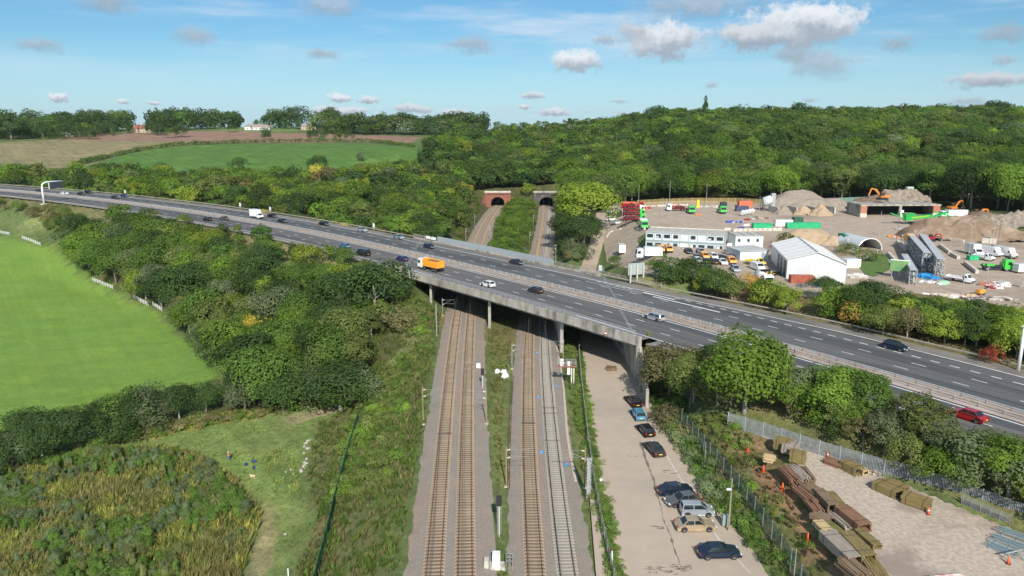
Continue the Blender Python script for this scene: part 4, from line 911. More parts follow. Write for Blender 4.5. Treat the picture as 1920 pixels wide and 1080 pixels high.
for i in range(2):
    s = skew(u0, 18.6) - 1.6 - i * 2.6; p, a = mw(s, 18.3, .75); o = MB().box((0, 0, 0), (2.3, .04, .95), bottom=True).build('banner', mat('banner_white', (.78, .78, .76), .6), None, tuple(p), a)
    tag(o, 'white banner tied to the railing, nearer the grey screen' if i == 0 else 'white banner tied to the railing, further from the grey screen', 'banner')

# ------------------------------------------------------------------ railway
def ballast_mat():
    m = mat('ballast', (.3, .28, .26), .95, 0, .1); N = NT(m.node_tree); b = N.n['Principled BSDF']; g = N.new('ShaderNodeNewGeometry'); P = g.outputs['Position']
    n1 = N.noise(P, 7.0, 4, .8); n2 = N.noise(P, .28, 5, .6)
    mp = N.new('ShaderNodeMapping'); mp.inputs['Scale'].default_value = (1.0, .05, 1); N.lk(P, mp.inputs[0]); n3 = N.noise(mp.outputs[0], .9, 4, .6)
    c = N.mix(N.maprange(n3, .46, .6, 0, 1), (.275, .245, .205, 1), (.305, .235, .185, 1)); c = N.mix(N.maprange(n2, .5, .7, 0, .6), c, (.36, .27, .215, 1))
    vm = N.new('ShaderNodeVectorMath', operation='SCALE'); N.lk(c, vm.inputs[0]); N.lk(N.maprange(n1, .3, .7, .62, 1.35), vm.inputs['Scale']); N.lk(vm.outputs[0], b.inputs['Base Color'])
    bp = N.new('ShaderNodeBump'); bp.inputs['Strength'].default_value = .8; bp.inputs['Distance'].default_value = .05; N.lk(n1, bp.inputs['Height']); N.lk(bp.outputs[0], b.inputs['Normal']); return m
BALL = ballast_mat(); RAILM = pmat('rusty_rail', (.13, .065, .04), (.20, .10, .06), 1.5, .55, metal=.2); RAILD = pmat('dark_rail', (.07, .055, .05), (.12, .09, .075), 1.5, .5, metal=.3)
SLEEP = pmat('concrete_sleeper', (.25, .19, .13), (.40, .315, .22), 1.2, .9, c3=(.26, .20, .15), s3=.6); SLEEPG = pmat('grey_sleeper', (.27, .25, .215), (.37, .345, .30), 1.2, .9)
BROWNB = pmat('track_dirt', (.12, .085, .06), (.20, .145, .105), 5, .95, c3=(.33, .25, .18), s3=.1)
YS = np.concatenate([np.arange(34, 200, 1.2), np.arange(200, 446, 3.0), [446.5]])
def bed(name, i, j, wl, wr):
    b = MB(); L0 = []; L1 = []; T0 = []; T1 = []
    for y in YS: a, c = trk(i, y), trk(j, y); L0.append((a - wl - 1.0 if callable(wl) is False else 0, y, -.25)); T0.append((a - 1.9, y, .22)); T1.append((c + 1.9, y, .22)); L1.append((c + wr + 1.0, y, -.25))
    M0 = [(t[0] - (wl - 1.9) * .75, t[1], .05) for t in T0]; M1 = [(t[0] + (wr - 1.9) * .75, t[1], .05) for t in T1]
    wv = lambda p, k, sd: (p[0] + k * (mnoise.noise(Vector((p[1] * .45, sd, 0))) * .9 + mnoise.noise(Vector((p[1] * .11, sd, 3))) * .6), p[1], p[2]); L0 = [wv(p, .6, i) for p in L0]; L1 = [wv(p, .6, j + 9) for p in L1]; M0 = [wv(p, .5, i) for p in M0]; M1 = [wv(p, .5, j + 9) for p in M1]
    n = len(YS); rows = [L0, M0, T0, T1, M1, L1]; vs = [v for r in rows for v in r]; fs = [(k * n + q, k * n + q + 1, (k + 1) * n + q + 1, (k + 1) * n + q) for k in range(5) for q in range(n - 1)]
    b.add(vs, fs); o = b.build(name, BALL); 
    tag(o, kind='structure'); return o
bed('ballast_bed', 0, 1, 3.1, 3.6); bed('ballast_bed', 2, 3, 2.9, 3.0)
LABT = ['leftmost railway track, rusty rails on pale sleepers', 'second railway track from the left, beside the grass strip', 'third railway track from the left, with the brownest ballast', 'rightmost railway track, dark rails on grey sleepers']
sl = MB(); sl.box((0, 0, 0), (2.5, .27, .14), bottom=True, taper=.94); slm = [sl.mesh('sleeper', [SLEEP]), sl.mesh('sleeper', [SLEEPG])]
for i in range(4):
    t = empty('railway_track', (trk(i, 120), 120, .22), 0, LABT[i], 'railway track'); X0 = trk(i, 120)
    for s in (-1, 1):
        b = MB(); P = [(trk(i, y) + s * .7525 - X0, y - 120) for y in np.arange(34, 446, 4.0)]
        prof = [(-.07, .12), (.07, .12), (.012, .15), (.012, .22), (.036, .235), (.036, .275), (-.036, .275), (-.036, .235), (-.012, .22), (-.012, .15)]; n = len(prof)
        b.add([(x + u, y, v) for x, y in P for u, v in prof], [(a * n + k, a * n + (k + 1) % n, (a + 1) * n + (k + 1) % n, (a + 1) * n + k) for a in range(len(P) - 1) for k in range(n)]); b.build('rail', RAILD if i == 3 else RAILM, t)
    ys = np.arange(62, 445, .66 if i != 3 else .62)
    rnd = random.Random(i)
    for y in ys[:100]:
        if rnd.random() < .02: continue
        d = (trk(i, y + 1) - trk(i, y - 1)) / 2; o = bpy.data.objects.new('sleeper', slm[1 if i == 3 else 0]); o.location = (trk(i, y) - X0, y - 120, rnd.uniform(-.035, .0)); o.rotation_euler = (0, 0, -math.atan(d) + rnd.uniform(-.006, .006)); link(o, t)
    b = MB()
    for y in list(ys[100:]) + list(np.arange(36, 61.5, .66)): b.box((trk(i, y) - X0, y - 120, rnd.uniform(-.04, 0)), (2.5, .27, .14), rz=-math.atan((trk(i, y + 1) - trk(i, y - 1)) / 2), bottom=True)
    o = b.build('sleeper', slm[1 if i == 3 else 0].materials[0], t, fix=False); o['kind'] = 'stuff'
    if i < 3:      # dirty ballast between the rails
        b = MB(); b.strip([(trk(i, y) - 1.02 - X0, y - 120, .045) for y in YS], [(trk(i, y) + 1.02 - X0, y - 120, .045) for y in YS]); b.build('four_foot', BROWNB, t)

# ------------------------------------------------------------------ service road, gravel yard, depot ground
ROADM = pmat('worn_concrete_road', (.43, .35, .27), (.465, .38, .295), .5, .92, c3=(.375, .315, .25), s3=.05, coords='Object')
def road_sheet():
    yl = [(p[0], p[1]) for p in ROADL]; yr = [(p[0], p[1]) for p in ROADR]
    Yv = np.arange(40, 234, 3.0); xl = np.interp(Yv, [p[1] for p in yl], [p[0] for p in yl]); xr = np.interp(Yv, [p[1] for p in yr], [p[0] for p in yr])
    xl = np.where(Yv > 215, np.interp(Yv, [215, 234], [18.5, 22.2]), xl); xr = np.where(Yv > 215, np.interp(Yv, [215, 234], [27.5, 28.2]), xr)
    b = MB(); n = 6
    for k in range(n): b.strip([(a + (c - a) * k / n, y, .40) for a, c, y in zip(xl, xr, Yv)], [(a + (c - a) * (k + 1) / n, y, .40) for a, c, y in zip(xl, xr, Yv)])
    return tag(b.build('service_road', ROADM), kind='structure')
road_sheet()
b = MB(); rnd = random.Random(2); P = [(1199, 828), (1204, 840), (1211, 862), (1219, 882), (1226, 903), (1231, 922), (1238, 945), (1243, 968), (1248, 985), (1257, 1003), (1262, 1025), (1272, 1050), (1282, 1078)]; Q = []
for p, q in zip(P[:-1], P[1:]):
    for k in range(4): Q.append(at(p[0] + (q[0] - p[0]) * k / 4 + rnd.uniform(-1, 1), p[1] + (q[1] - p[1]) * k / 4, .412))
W_ = [rnd.choice([.03, .05, .10, .20]) for _ in Q]; b.strip([(x - w, y, z) for (x, y, z), w in zip(Q, W_)], [(x + w, y, z) for (x, y, z), w in zip(Q, W_)])
for (x0, y0, n_) in [(1186, 853, 5), (1232, 1068, 10), (1278, 1062, 14), (1242, 988, 6), (1268, 1072, 8), (1255, 885, 5)]:
    c_ = at(x0, y0, .412)
    for k in range(n_): a_ = rnd.uniform(0, 6.3); l_ = rnd.uniform(.2, .8); o_ = (c_[0] + rnd.uniform(-1, 1), c_[1] + rnd.uniform(-.5, .5)); b.add([(o_[0] - math.cos(a_) * l_, o_[1] - math.sin(a_) * l_ * .4, .412 + k * .0004), (o_[0] - .08, o_[1] - .1, .412 + k * .0004), (o_[0] + math.cos(a_) * l_, o_[1] + math.sin(a_) * l_ * .4, .412 + k * .0004), (o_[0] + .08, o_[1] + .12, .412 + k * .0004)], [(0, 1, 2, 3)])
tag(b.build('road_cracks', pmat('crack_fill', (.13, .105, .085), (.24, .20, .16), 3, .95), fix=False), kind='structure')
b = MB(); P = [at(x, y, .412) for x, y in [(1246, 850), (1256, 867), (1268, 887)]] + [at(x, y, .412) for x, y in [(1344, 1008), (1352, 1018), (1362, 1030), (1382, 1050), (1405, 1075)]]
for p, q in zip(P[:-1], P[1:]):
    if q[0] - p[0] < 2.2: b.strip([p, q], [(p[0] + .22, p[1], p[2]), (q[0] + .22, q[1], q[2])])
tag(b.build('kerb_line', CONCP, fix=False), kind='structure')
gm = pmat('gravel', (.39, .32, .25), (.52, .44, .355), 2.2, .95, c3=(.27, .21, .17), s3=.13, bump=.5, stops=(.38, .62))
o = drape('gravel_yard', GRAV, [gm], 4, .05, zfun=lambda X, Y: np.full(X.shape, 5.0)); tag(o, kind='structure')
ym = pmat('depot_ground_earth', (.36, .285, .215), (.44, .355, .275), .35, .95, c3=(.29, .22, .16), s3=.035)
o = drape('depot_ground', YARD, [ym], 5, .10); tag(o, kind='structure')
ll = MB(); LP = [Vector(p) for p in LANE]
ll.strip([(p.x - 2.6, p.y, h1(p.x, p.y) + .3) for p in LP], [(p.x + 2.6, p.y, h1(p.x, p.y) + .3) for p in LP]); tag(ll.build('lane', ym), kind='structure')

# ------------------------------------------------------------------ vehicles
PAINT = lambda n, c, metal=.3: mat('paint_' + n, c, .28, metal, .5, .6)
PC = {'black': PAINT('black', (.012, .012, .014)), 'dark grey': PAINT('dark_grey', (.045, .05, .055)), 'grey': PAINT('grey', (.13, .13, .125)), 'silver': PAINT('silver', (.42, .45, .48)), 'white': PAINT('white', (.80, .80, .79), 0.),
      'navy': PAINT('navy', (.015, .03, .06)), 'blue': PAINT('blue', (.02, .075, .20)), 'sky blue': PAINT('sky_blue', (.06, .28, .42)), 'red': PAINT('red', (.42, .012, .015)), 'beige': PAINT('beige', (.46, .36, .24)), 'green': PAINT('green', (.05, .55, .06), 0.), 'teal': PAINT('teal', (.30, .42, .46)),
      'orange': PAINT('orange', (.85, .36, .03), 0.), 'yellow': PAINT('yellow', (.85, .60, .03), 0.), 'purple': PAINT('deep_blue', (.03, .035, .17))}
GLASS = mat('car_glass', (.018, .024, .028), .06, 0, .8); TYRE = mat('tyre', (.02, .02, .02), .85); RIM = mat('rim', (.42, .43, .44), .3, .8); BLK = mat('black_plastic', (.025, .025, .027), .6)
HEADL = mat('headlight', (.75, .78, .80), .12, .2); TAIL = mat('tail_light', (.42, .01, .01), .25); PLY = mat('plate_yellow', (.82, .62, .06), .5); PLW = mat('plate_white', (.80, .80, .78), .5)
# kind: length, width, height, belt height, bonnet end x, windscreen top x, roof end x, tail base x (fractions of the length from the tail), bonnet height, boot height
KINDS = {'hatch': (4.1, 1.74, 1.47, .90, .75, .60, .14, .03, .80, .90), 'saloon': (4.65, 1.80, 1.44, .90, .72, .57, .27, .13, .78, .90), 'estate': (4.75, 1.80, 1.47, .90, .74, .60, .08, .02, .79, .92), 'suv': (4.5, 1.86, 1.68, 1.02, .76, .63, .08, .02, .96, 1.0), 'mpv': (4.0, 1.70, 1.58, .98, .82, .62, .07, .02, .88, .98), 'people': (5.0, 1.92, 1.95, 1.15, .88, .74, .03, .01, 1.05, 1.1)}
MC = {}
def mesh_once(key, fn):
    if key not in MC: MC[key] = fn()
    return MC[key]
def nm_mesh(b, name, mats, smooth=False, bevel=0.):
    me = b.mesh(name, mats, smooth); bm = bmesh.new(); bm.from_mesh(me)
    if bevel: bmesh.ops.bevel(bm, geom=[e for e in bm.edges if e.is_manifold and e.calc_face_angle(0) > .5], offset=bevel, segments=2, affect='EDGES', profile=.6)
    bmesh.ops.recalc_face_normals(bm, faces=bm.faces); bm.to_mesh(me); bm.free(); return me
def inst(name, me, parent, m=None, loc=None, rz=None):
    o = bpy.data.objects.new(name, me); link(o, parent)
    if m is not None: o.material_slots[0].link = 'OBJECT'; o.material_slots[0].material = m
    if loc is not None: o.location = loc
    if rz is not None: o.rotation_euler = (0, 0, rz)
    return o
def wheel_meshes(r, w):
    def f():
        b = MB(); n = 16; ring = lambda y, q: [(q * math.cos(2 * PI * k / n), y, q * math.sin(2 * PI * k / n)) for k in range(n)]
        vs = ring(-w / 2, r * .62) + ring(-w / 2, r * .95) + ring(-w * .3, r) + ring(w * .3, r) + ring(w / 2, r * .95) + ring(w / 2, r * .62); b.add(vs, [(a * n + k, a * n + (k + 1) % n, (a + 1) * n + (k + 1) % n, (a + 1) * n + k) for a in range(5) for k in range(n)])
        return nm_mesh(b, 'tyre', [TYRE], True)
    def g():
        b = MB(); n = 10; 
        for y in (-w / 2 + .01, w / 2 - .01):
            vs = [(0, y * 1.04, 0)] + [(r * .62 * math.cos(2 * PI * k / n), y * (.8 if k % 2 else 1), r * .62 * math.sin(2 * PI * k / n)) for k in range(n)]; b.add(vs, [(0, 1 + k, 1 + (k + 1) % n) for k in range(n)])
        return nm_mesh(b, 'rim', [RIM])
    return mesh_once(('ty', r, w), f), mesh_once(('ri', r, w), g)
def wheels(root, xs, y, r=.32, w=.21):
    t, g = wheel_meshes(r, w)
    for x in xs:
        for s in (-1, 1): wh = inst('wheel', t, root, loc=(x, s * y, r)); inst('rim', g, wh)
def car(kind, colr, loc, rz, label, group=None, small=False, cat='car'):
    L, W, Hh, belt, bx, wx, rx, tx, bh, th = KINDS[kind]; X = lambda f: (f - .5) * L; hw = W / 2; root = empty('car', loc, rz, label, cat, group); P = PC[colr]
    def body():
        prof = [(X(0) + .06, .30), (X(0), .55), (X(tx) - .02, th - .05), (X(tx) + .06, th), (X(rx) - .1, belt + .02), (X(wx), belt + .03), (X(bx), bh + .10), (X(.90), bh - .02), (X(.985), bh - .20), (X(1), .50), (X(.985), .24), (X(.5), .20), (X(.02), .24)]
        if rx < .2: prof[4] = (X(.3), belt + .02)
        b = MB(); n = len(prof); st = [(-hw * .93, .0, .90), (-hw, .0, 1.0), (hw, .0, 1.0), (hw * .93, .0, .90)]
        rows = []
        for y, _, k in ((-hw * .86, 0, .0), (-hw * .97, 0, .6), (-hw, 0, 1.)): rows.append((y, k))
        rows += [(-y, k) for y, k in rows[::-1]]; vs = []
        zc = .55
        for y, k in rows:
            q = 1 - .10 * (1 - k)
            for (x, z) in prof: xx = x * (1 - .035 * (1 - k)) if abs(x) > L * .4 else x; vs.append((xx, y if z > .35 else y * .95, z if z < .7 else z + .03 * (1 - k)))
        m = len(rows); fs = [(a * n + k, a * n + (k + 1) % n, (a + 1) * n + (k + 1) % n, (a + 1) * n + k) for a in range(m - 1) for k in range(n)] + [tuple(range(n))[::-1], tuple((m - 1) * n + k for k in range(n))]
        b.add(vs, fs)
        return nm_mesh(b, 'body', [P])
    def glass():
        x0, x1, x2, x3 = X(tx) + .07, X(rx) + .02, X(wx), X(bx) + .02; zb = belt - .02; b = MB()
        base = [(x0, hw * .88), (x3, hw * .88)]; top = [(x1, hw * .70), (x2, hw * .70)]
        if rx < .2: x0 = X(tx) + .10
        vs = [(x0, -hw * .90, zb), (x3, -hw * .84, zb - .05), (x3, hw * .84, zb - .05), (x0, hw * .90, zb), (x1, -hw * .71, Hh - .05), (x2, -hw * .70, Hh - .05), (x2, hw * .70, Hh - .05), (x1, hw * .71, Hh - .05)]
        b.add(vs, [(3, 2, 1, 0), (4, 5, 6, 7), (0, 1, 5, 4), (1, 2, 6, 5), (2, 3, 7, 6), (3, 0, 4, 7)]); return nm_mesh(b, 'windows', [GLASS])
    def roof():
        x1, x2 = X(rx) + .0, X(wx) - .02; b = MB(); xm = (x1 + x2) / 2
        vs = [(x1 - .05, -hw * .73, Hh - .07), (x2 + .04, -hw * .72, Hh - .07), (x2 + .04, hw * .72, Hh - .07), (x1 - .05, hw * .73, Hh - .07), (x1 + .04, -hw * .62, Hh - .005), (x2 - .06, -hw * .60, Hh - .01), (x2 - .06, hw * .60, Hh - .01), (x1 + .04, hw * .62, Hh - .005)]
        b.add(vs, [(3, 2, 1, 0), (4, 5, 6, 7), (0, 1, 5, 4), (1, 2, 6, 5), (2, 3, 7, 6), (3, 0, 4, 7)])
        for s in (-1, 1):      # pillars
            b.bar((x2 + .02, s * hw * .71, Hh - .07), (X(bx), s * hw * .86, belt), .07, .05); b.bar((x1, s * hw * .72, Hh - .07), (X(tx) + .10, s * hw * .90, belt - .01), .11, .06)
            b.bar((xm + .1, s * hw * .725, Hh - .07), (xm + .1, s * hw * .91, belt - .02), .07, .04)
        return nm_mesh(b, 'roof', [P])
    inst('body', mesh_once(('b', kind), body), root, P); inst('windows', mesh_once(('g', kind), glass), root); inst('roof', mesh_once(('r', kind), roof), root, P)
    wheels(root, (X(.19), X(.81)), hw - .11)
    def arch():
        b = MB(); n = 12
        b.add([(0, 0, .33)] + [(.38 * math.cos(PI * k / n), 0, .33 + .38 * math.sin(PI * k / n)) for k in range(n + 1)], [(0, k + 1, k + 2) for k in range(n)])
        return b.mesh('wheel_arch', [BLK])
    for x in (X(.19), X(.81)):
        for s in (-1, 1): inst('wheel_arch', mesh_once('arch', arch), root, loc=(x, s * (hw + .004), 0))
    if small: return root
    def bx_(name, m, c, d): return mesh_once((name, kind), lambda: nm_mesh(MB().box(c, d), name, [m]))
    hl = mesh_once('hl', lambda: nm_mesh(MB().box((0, 0, 0), (.16, .36, .14)), 'headlight', [HEADL], bevel=.03)); tl = mesh_once('tl', lambda: nm_mesh(MB().box((0, 0, 0), (.10, .26, .20)), 'tail_light', [TAIL], bevel=.03)); mi = mesh_once('mi', lambda: nm_mesh(MB().box((0, 0, 0), (.16, .2, .13)), 'mirror', [P], bevel=.03))
    for s in (-1, 1):
        inst('headlight', hl, root, loc=(X(.975), s * hw * .76, bh - .19)); inst('tail_light', tl, root, loc=(X(.008) + .03, s * hw * .80, .74)); inst('mirror', mi, root, P, loc=(X(bx) - .15, s * (hw + .08), belt + .04))
    pl = mesh_once('pl', lambda: nm_mesh(MB().box((0, 0, 0), (.02, .50, .11)), 'number_plate', [PLY]))
    inst('number_plate', pl, root, PLY, loc=(X(0) - .01, 0, .62)); inst('number_plate', pl, root, PLW, loc=(X(1) + .01, 0, .42))
    return root
def slabbox(name, m, parent, c, d, bevel=.04, **k): return MB().box(c, d, bottom=True, **k).build(name, m, parent, bevel=bevel)
def van(colr, loc, rz, label, group=None, L=5.6, W=2.0, Hh=2.45, box=False, pick=False, cat='van', name='van', cargo=None):
    root = empty(name, loc, rz, label, cat, group); P = PC[colr]; h2 = L / 2
    prof = [(h2 - 1.75, .35), (h2 - .05, .35), (h2, .75), (h2 - .15, 1.05), (h2 - .75, 1.25), (h2 - 1.25, min(Hh, 2.05) - .02), (h2 - 1.6, min(Hh, 2.1)), (h2 - 1.75, min(Hh, 2.1))] if (box or pick) else [(-h2, .35), (h2 - .05, .35), (h2, .75), (h2 - .15, 1.05), (h2 - .75, 1.25), (h2 - 1.35, Hh - .12), (h2 - 1.8, Hh), (-h2 + .1, Hh), (-h2, Hh - .15)]
    MB().prism(prof, -W / 2, W / 2).build('body', P, root, bevel=.06)
    b = MB(); top = min(Hh, 2.05); b.add([(h2 - .78, -W * .43, 1.27), (h2 - .78, W * .43, 1.27), (h2 - 1.22, W * .40, top - .12), (h2 - 1.22, -W * .40, top - .12)], [(0, 1, 2, 3)])
    b.v = [(x + .035, y, z + .02) for x, y, z in b.v]
    for s in (-1, 1): b.add([(h2 - .95, s * (W / 2 + .012), 1.25), (h2 - 1.65, s * (W / 2 + .012), 1.25), (h2 - 1.65, s * (W / 2 + .012), top - .25), (h2 - 1.3, s * (W / 2 + .012), top - .25)], [(0, 1, 2, 3)])
    b.build('windows', GLASS, root)
    if box: slabbox('cargo_box', cargo or P, root, (-.95, 0, .75), (L - 1.95, W + .12, Hh - .45), .05)
    if pick: slabbox('flatbed', BLK, root, (-.95, 0, .75), (L - 1.95, W, .12), 0); MB().box((-.95, -W / 2, .87), (L - 1.95, .05, .4), bottom=True).box((-.95, W / 2, .87), (L - 1.95, .05, .4), bottom=True).box((-h2 + .05, 0, .87), (.05, W, .4), bottom=True).build('side_board', P, root)
    slabbox('bumper', BLK, root, (h2 - .02, 0, .35), (.14, W * .95, .28), .03)
    for s in (-1, 1): inst('headlight', mesh_once('hl', lambda: nm_mesh(MB().box((0, 0, 0), (.16, .36, .14)), 'headlight', [HEADL], bevel=.03)), root, loc=(h2 - .06, s * W * .38, .88))
    wheels(root, (-h2 * .62, h2 * .66), W / 2 - .12, .34, .22); return root
def lorry(loc, rz, label, cabc, body, bodyc=None, group=None, L=8.2, W=2.5, axles=3, cat='lorry'):
    """body: bin, tanks, flat, skip, box"""
    root = empty('lorry', loc, rz, label, cat, group); h2 = L / 2; P = PC[cabc]; Q = PC[bodyc] if isinstance(bodyc, str) else bodyc
    MB().prism([(h2 - 1.95, .6), (h2 - .02, .6), (h2, 1.3), (h2 - .06, 1.6), (h2 - .26, 2.8), (h2 - .75, 3.05), (h2 - 1.95, 3.05)], -W / 2 + .03, W / 2 - .03).build('cab', P, root, bevel=.06)
    b = MB(); b.add([(h2 - .045, -W * .44, 1.65), (h2 - .045, W * .44, 1.65), (h2 - .235, W * .42, 2.6), (h2 - .235, -W * .42, 2.6)], [(0, 1, 2, 3)])
    for s in (-1, 1): b.add([(h2 - .3, s * (W / 2 - .015), 1.65), (h2 - 1.25, s * (W / 2 - .015), 1.65), (h2 - 1.25, s * (W / 2 - .015), 2.45), (h2 - .42, s * (W / 2 - .015), 2.45)], [(0, 1, 2, 3)])
    b.v = [(x + .03, y, z) for x, y, z in b.v]; b.build('windows', GLASS, root)
    slabbox('chassis', BLK, root, (-.6, 0, .75), (L - 1.6, .9, .28), 0); slabbox('bumper', BLK, root, (h2 + .02, 0, .45), (.16, W * .94, .35), .03)
    bl_ = L - 2.3; cx = -h2 + bl_ / 2
    if body == 'bin':
        b = MB(); b.box((cx, -W / 2 + .05, 1.15), (bl_, .10, 1.75), bottom=True); b.box((cx, W / 2 - .05, 1.15), (bl_, .10, 1.75), bottom=True); b.box((cx - bl_ / 2 + .05, 0, 1.15), (.10, W - .2, 1.75), bottom=True); b.box((cx + bl_ / 2 - .05, 0, 1.15), (.10, W - .2, 2.0), bottom=True); b.box((cx, 0, 1.1), (bl_ - .1, W - .1, .08), bottom=True)
        for i in range(7): x = cx - bl_ / 2 + .3 + i * (bl_ - .6) / 6; b.box((x, -W / 2 - .03, 1.15), (.09, .08, 1.75), bottom=True); b.box((x, W / 2 + .03, 1.15), (.09, .08, 1.75), bottom=True)
        b.build('bin', Q, root); slabbox('load', mat('soil_load', (.07, .05, .04), .95), root, (cx, 0, 1.2), (bl_ - .25, W - .25, 1.35), 0); slabbox('side_rail', PC['red'], root, (cx, -W / 2 + .1, .92), (bl_, .12, .16), 0)
    elif body == 'box': slabbox('cargo_box', Q, root, (cx, 0, 1.05), (bl_, W, 2.35), .05)
    elif body == 'skip':
        b = MB(); b.box((cx, 0, 1.1), (bl_, W - .1, .18), bottom=True); b.box((cx + bl_ / 2 - .3, 0, 1.25), (.5, W - .3, 1.0), bottom=True)
        for s in (-1, 1): b.bar((cx - bl_ * .35, s * (W / 2 - .2), 1.25), (cx + .3, s * (W / 2 - .2), 2.5), .16, .22); b.bar((cx + .3, s * (W / 2 - .2), 2.5), (cx + bl_ * .35, s * (W / 2 - .2), 1.7), .16, .22)
        b.build('skip_loader_arm', Q, root); slabbox('load_bed', BLK, root, (cx, 0, 1.28), (bl_ * .6, W - .8, .7), .05)
    elif body == 'flat': slabbox('flatbed', BLK, root, (cx, 0, 1.05), (bl_, W, .2), 0); MB().box((cx + bl_ / 2, 0, 1.2), (.1, W, 1.0), bottom=True).box((cx - .5, -.5, 1.25), (1.8, .7, .5), bottom=True).box((cx - bl_ * .3, .4, 1.25), (1.2, 1.1, .35), bottom=True).build('headboard', Q, root)
    elif body == 'tank': MB().tube([(cx - bl_ / 2, 0, 2.1), (cx + bl_ / 2, 0, 2.1)], 1.05, 18).build('tank', Q, root, smooth=True)
    for s in (-1, 1): inst('headlight', mesh_once('hl', lambda: nm_mesh(MB().box((0, 0, 0), (.16, .36, .14)), 'headlight', [HEADL], bevel=.03)), root, loc=(h2 + .05, s * W * .36, .95)); 
    xs = [h2 - 1.35, -h2 + 1.0, -h2 + 2.2, h2 - 2.9][:max(2, axles)]; wheels(root, xs, W / 2 - .22, .48, .3); return root
def on_road(px, py): 
    s, off = s_at(px, py); p, a = mw(s, off, .02); return p, a
FL = 'cars on the far carriageway'; 
for (px, py, k, c, lb) in [(75, 360, 'saloon', 'dark grey', 'dark car passing behind the gantry post on the far carriageway'), (121, 364.5, 'saloon', 'white', 'white saloon on the far carriageway just right of the gantry'), (153, 366.0, 'hatch', 'black', 'black hatchback leading a side by side pair on the far carriageway'), (167, 363, 'suv', 'black', 'black car in the inside lane beside the black hatchback on the left'),
        (216, 372.5, 'hatch', 'black', 'black hatchback behind the blue car on the far carriageway'), (234, 370, 'hatch', 'blue', 'blue hatchback in the slow lane of the far carriageway'), (510, 408, 'saloon', 'black', 'black car beside the white box van on the far carriageway'), (530, 417.5, 'saloon', 'navy', 'dark blue car just ahead of the white box van'),
        (608, 423.5, 'saloon', 'black', 'black saloon alone in the middle of the far carriageway'), (679, 436, 'mpv', 'silver', 'silver people carrier near the far hard shoulder left of the bridge'), (748, 450, 'hatch', 'teal', 'pale blue hatchback in the slow lane just before the bridge joint'), (805, 466.5, 'hatch', 'navy', 'dark hatchback just past the expansion joint on the far carriageway'),
        (969, 496, 'saloon', 'dark grey', 'dark grey saloon in front of the grey screen panels'), (1674, 654, 'hatch', 'navy', 'dark blue hatchback on the far carriageway at the right of the photo')]:
    p, a = on_road(px, py); car(k, c, p, a, lb)
for (px, py, k, c, lb) in [(388, 413, 'hatch', 'black', 'black car half hidden by trees on the near carriageway'), (420, 412, 'saloon', 'grey', 'grey car seen above the trees on the near carriageway'), (500, 432.5, 'hatch', 'dark grey', 'car of which only the roof shows above the trees'), (645, 463, 'hatch', 'sky blue', 'mid blue car half hidden behind the dark tree left of the bridge'), 
        (754, 488, 'hatch', 'purple', 'deep blue hatchback crossing the expansion joint behind the yellow lorry'), (915, 536.5, 'hatch', 'white', 'white hatchback in the middle of the bridge'), (1002, 547.5, 'hatch', 'dark grey', 'dark hatchback following the white one over the bridge'), (1228, 600, 'estate', 'silver', 'silver estate car in the fast lane of the near carriageway'), (1810, 784, 'saloon', 'red', 'red saloon seen through the roadside trees on the right')]:
    p, a = on_road(px, py); car(k, c, p, a + PI, lb)
p, a = on_road(682, 477); car('people', 'black', p, a + PI, 'black minibus on the near carriageway left of the bridge', cat='minibus')
p, a = on_road(482, 409.5); van('white', p, a, 'tall white box van on the far carriageway', box=True, L=6.4, W=2.1, Hh=3.1)
p, a = on_road(809, 505.5); lorry(p, a + PI, 'white lorry carrying a bright yellow bin at the left end of the bridge', 'white', 'bin', 'orange', L=8.6, axles=4)
# cars parked beside the service road
pk = lambda px, py: Vector(at(px, py, .42))
hd = PI / 2 + .10
for (px, py, k, c, r, lb) in [(1187, 757, 'saloon', 'black', hd + .08, 'black saloon at the top of the line on the service road'), (1196, 782, 'hatch', 'sky blue', hd, 'bright blue hatchback parked second on the service road'), (1210, 812, 'hatch', 'black', hd + .10, 'black hatchback parked third on the service road'), (1226, 847, 'saloon', 'dark grey', hd + .12, 'dark grey saloon nearest the camera of the four in line'),
        (1266, 925, 'saloon', 'navy', .16, 'dark blue car parked nose to the hedge, topmost of the slanted row'), (1281, 944, 'saloon', 'grey', PI + .22, 'grey saloon parked tail to the hedge in the slanted row'), (1306, 964, 'mpv', 'silver', -.02, 'silver hatchback in the middle of the slanted row'), (1303, 991, 'saloon', 'beige', .02, 'gold beige saloon in the slanted row'), (1347, 1042, 'saloon', 'navy', .04, 'dark blue saloon parked on its own at the bottom')]:
    car(k, c, pk(px, py), r, lb)

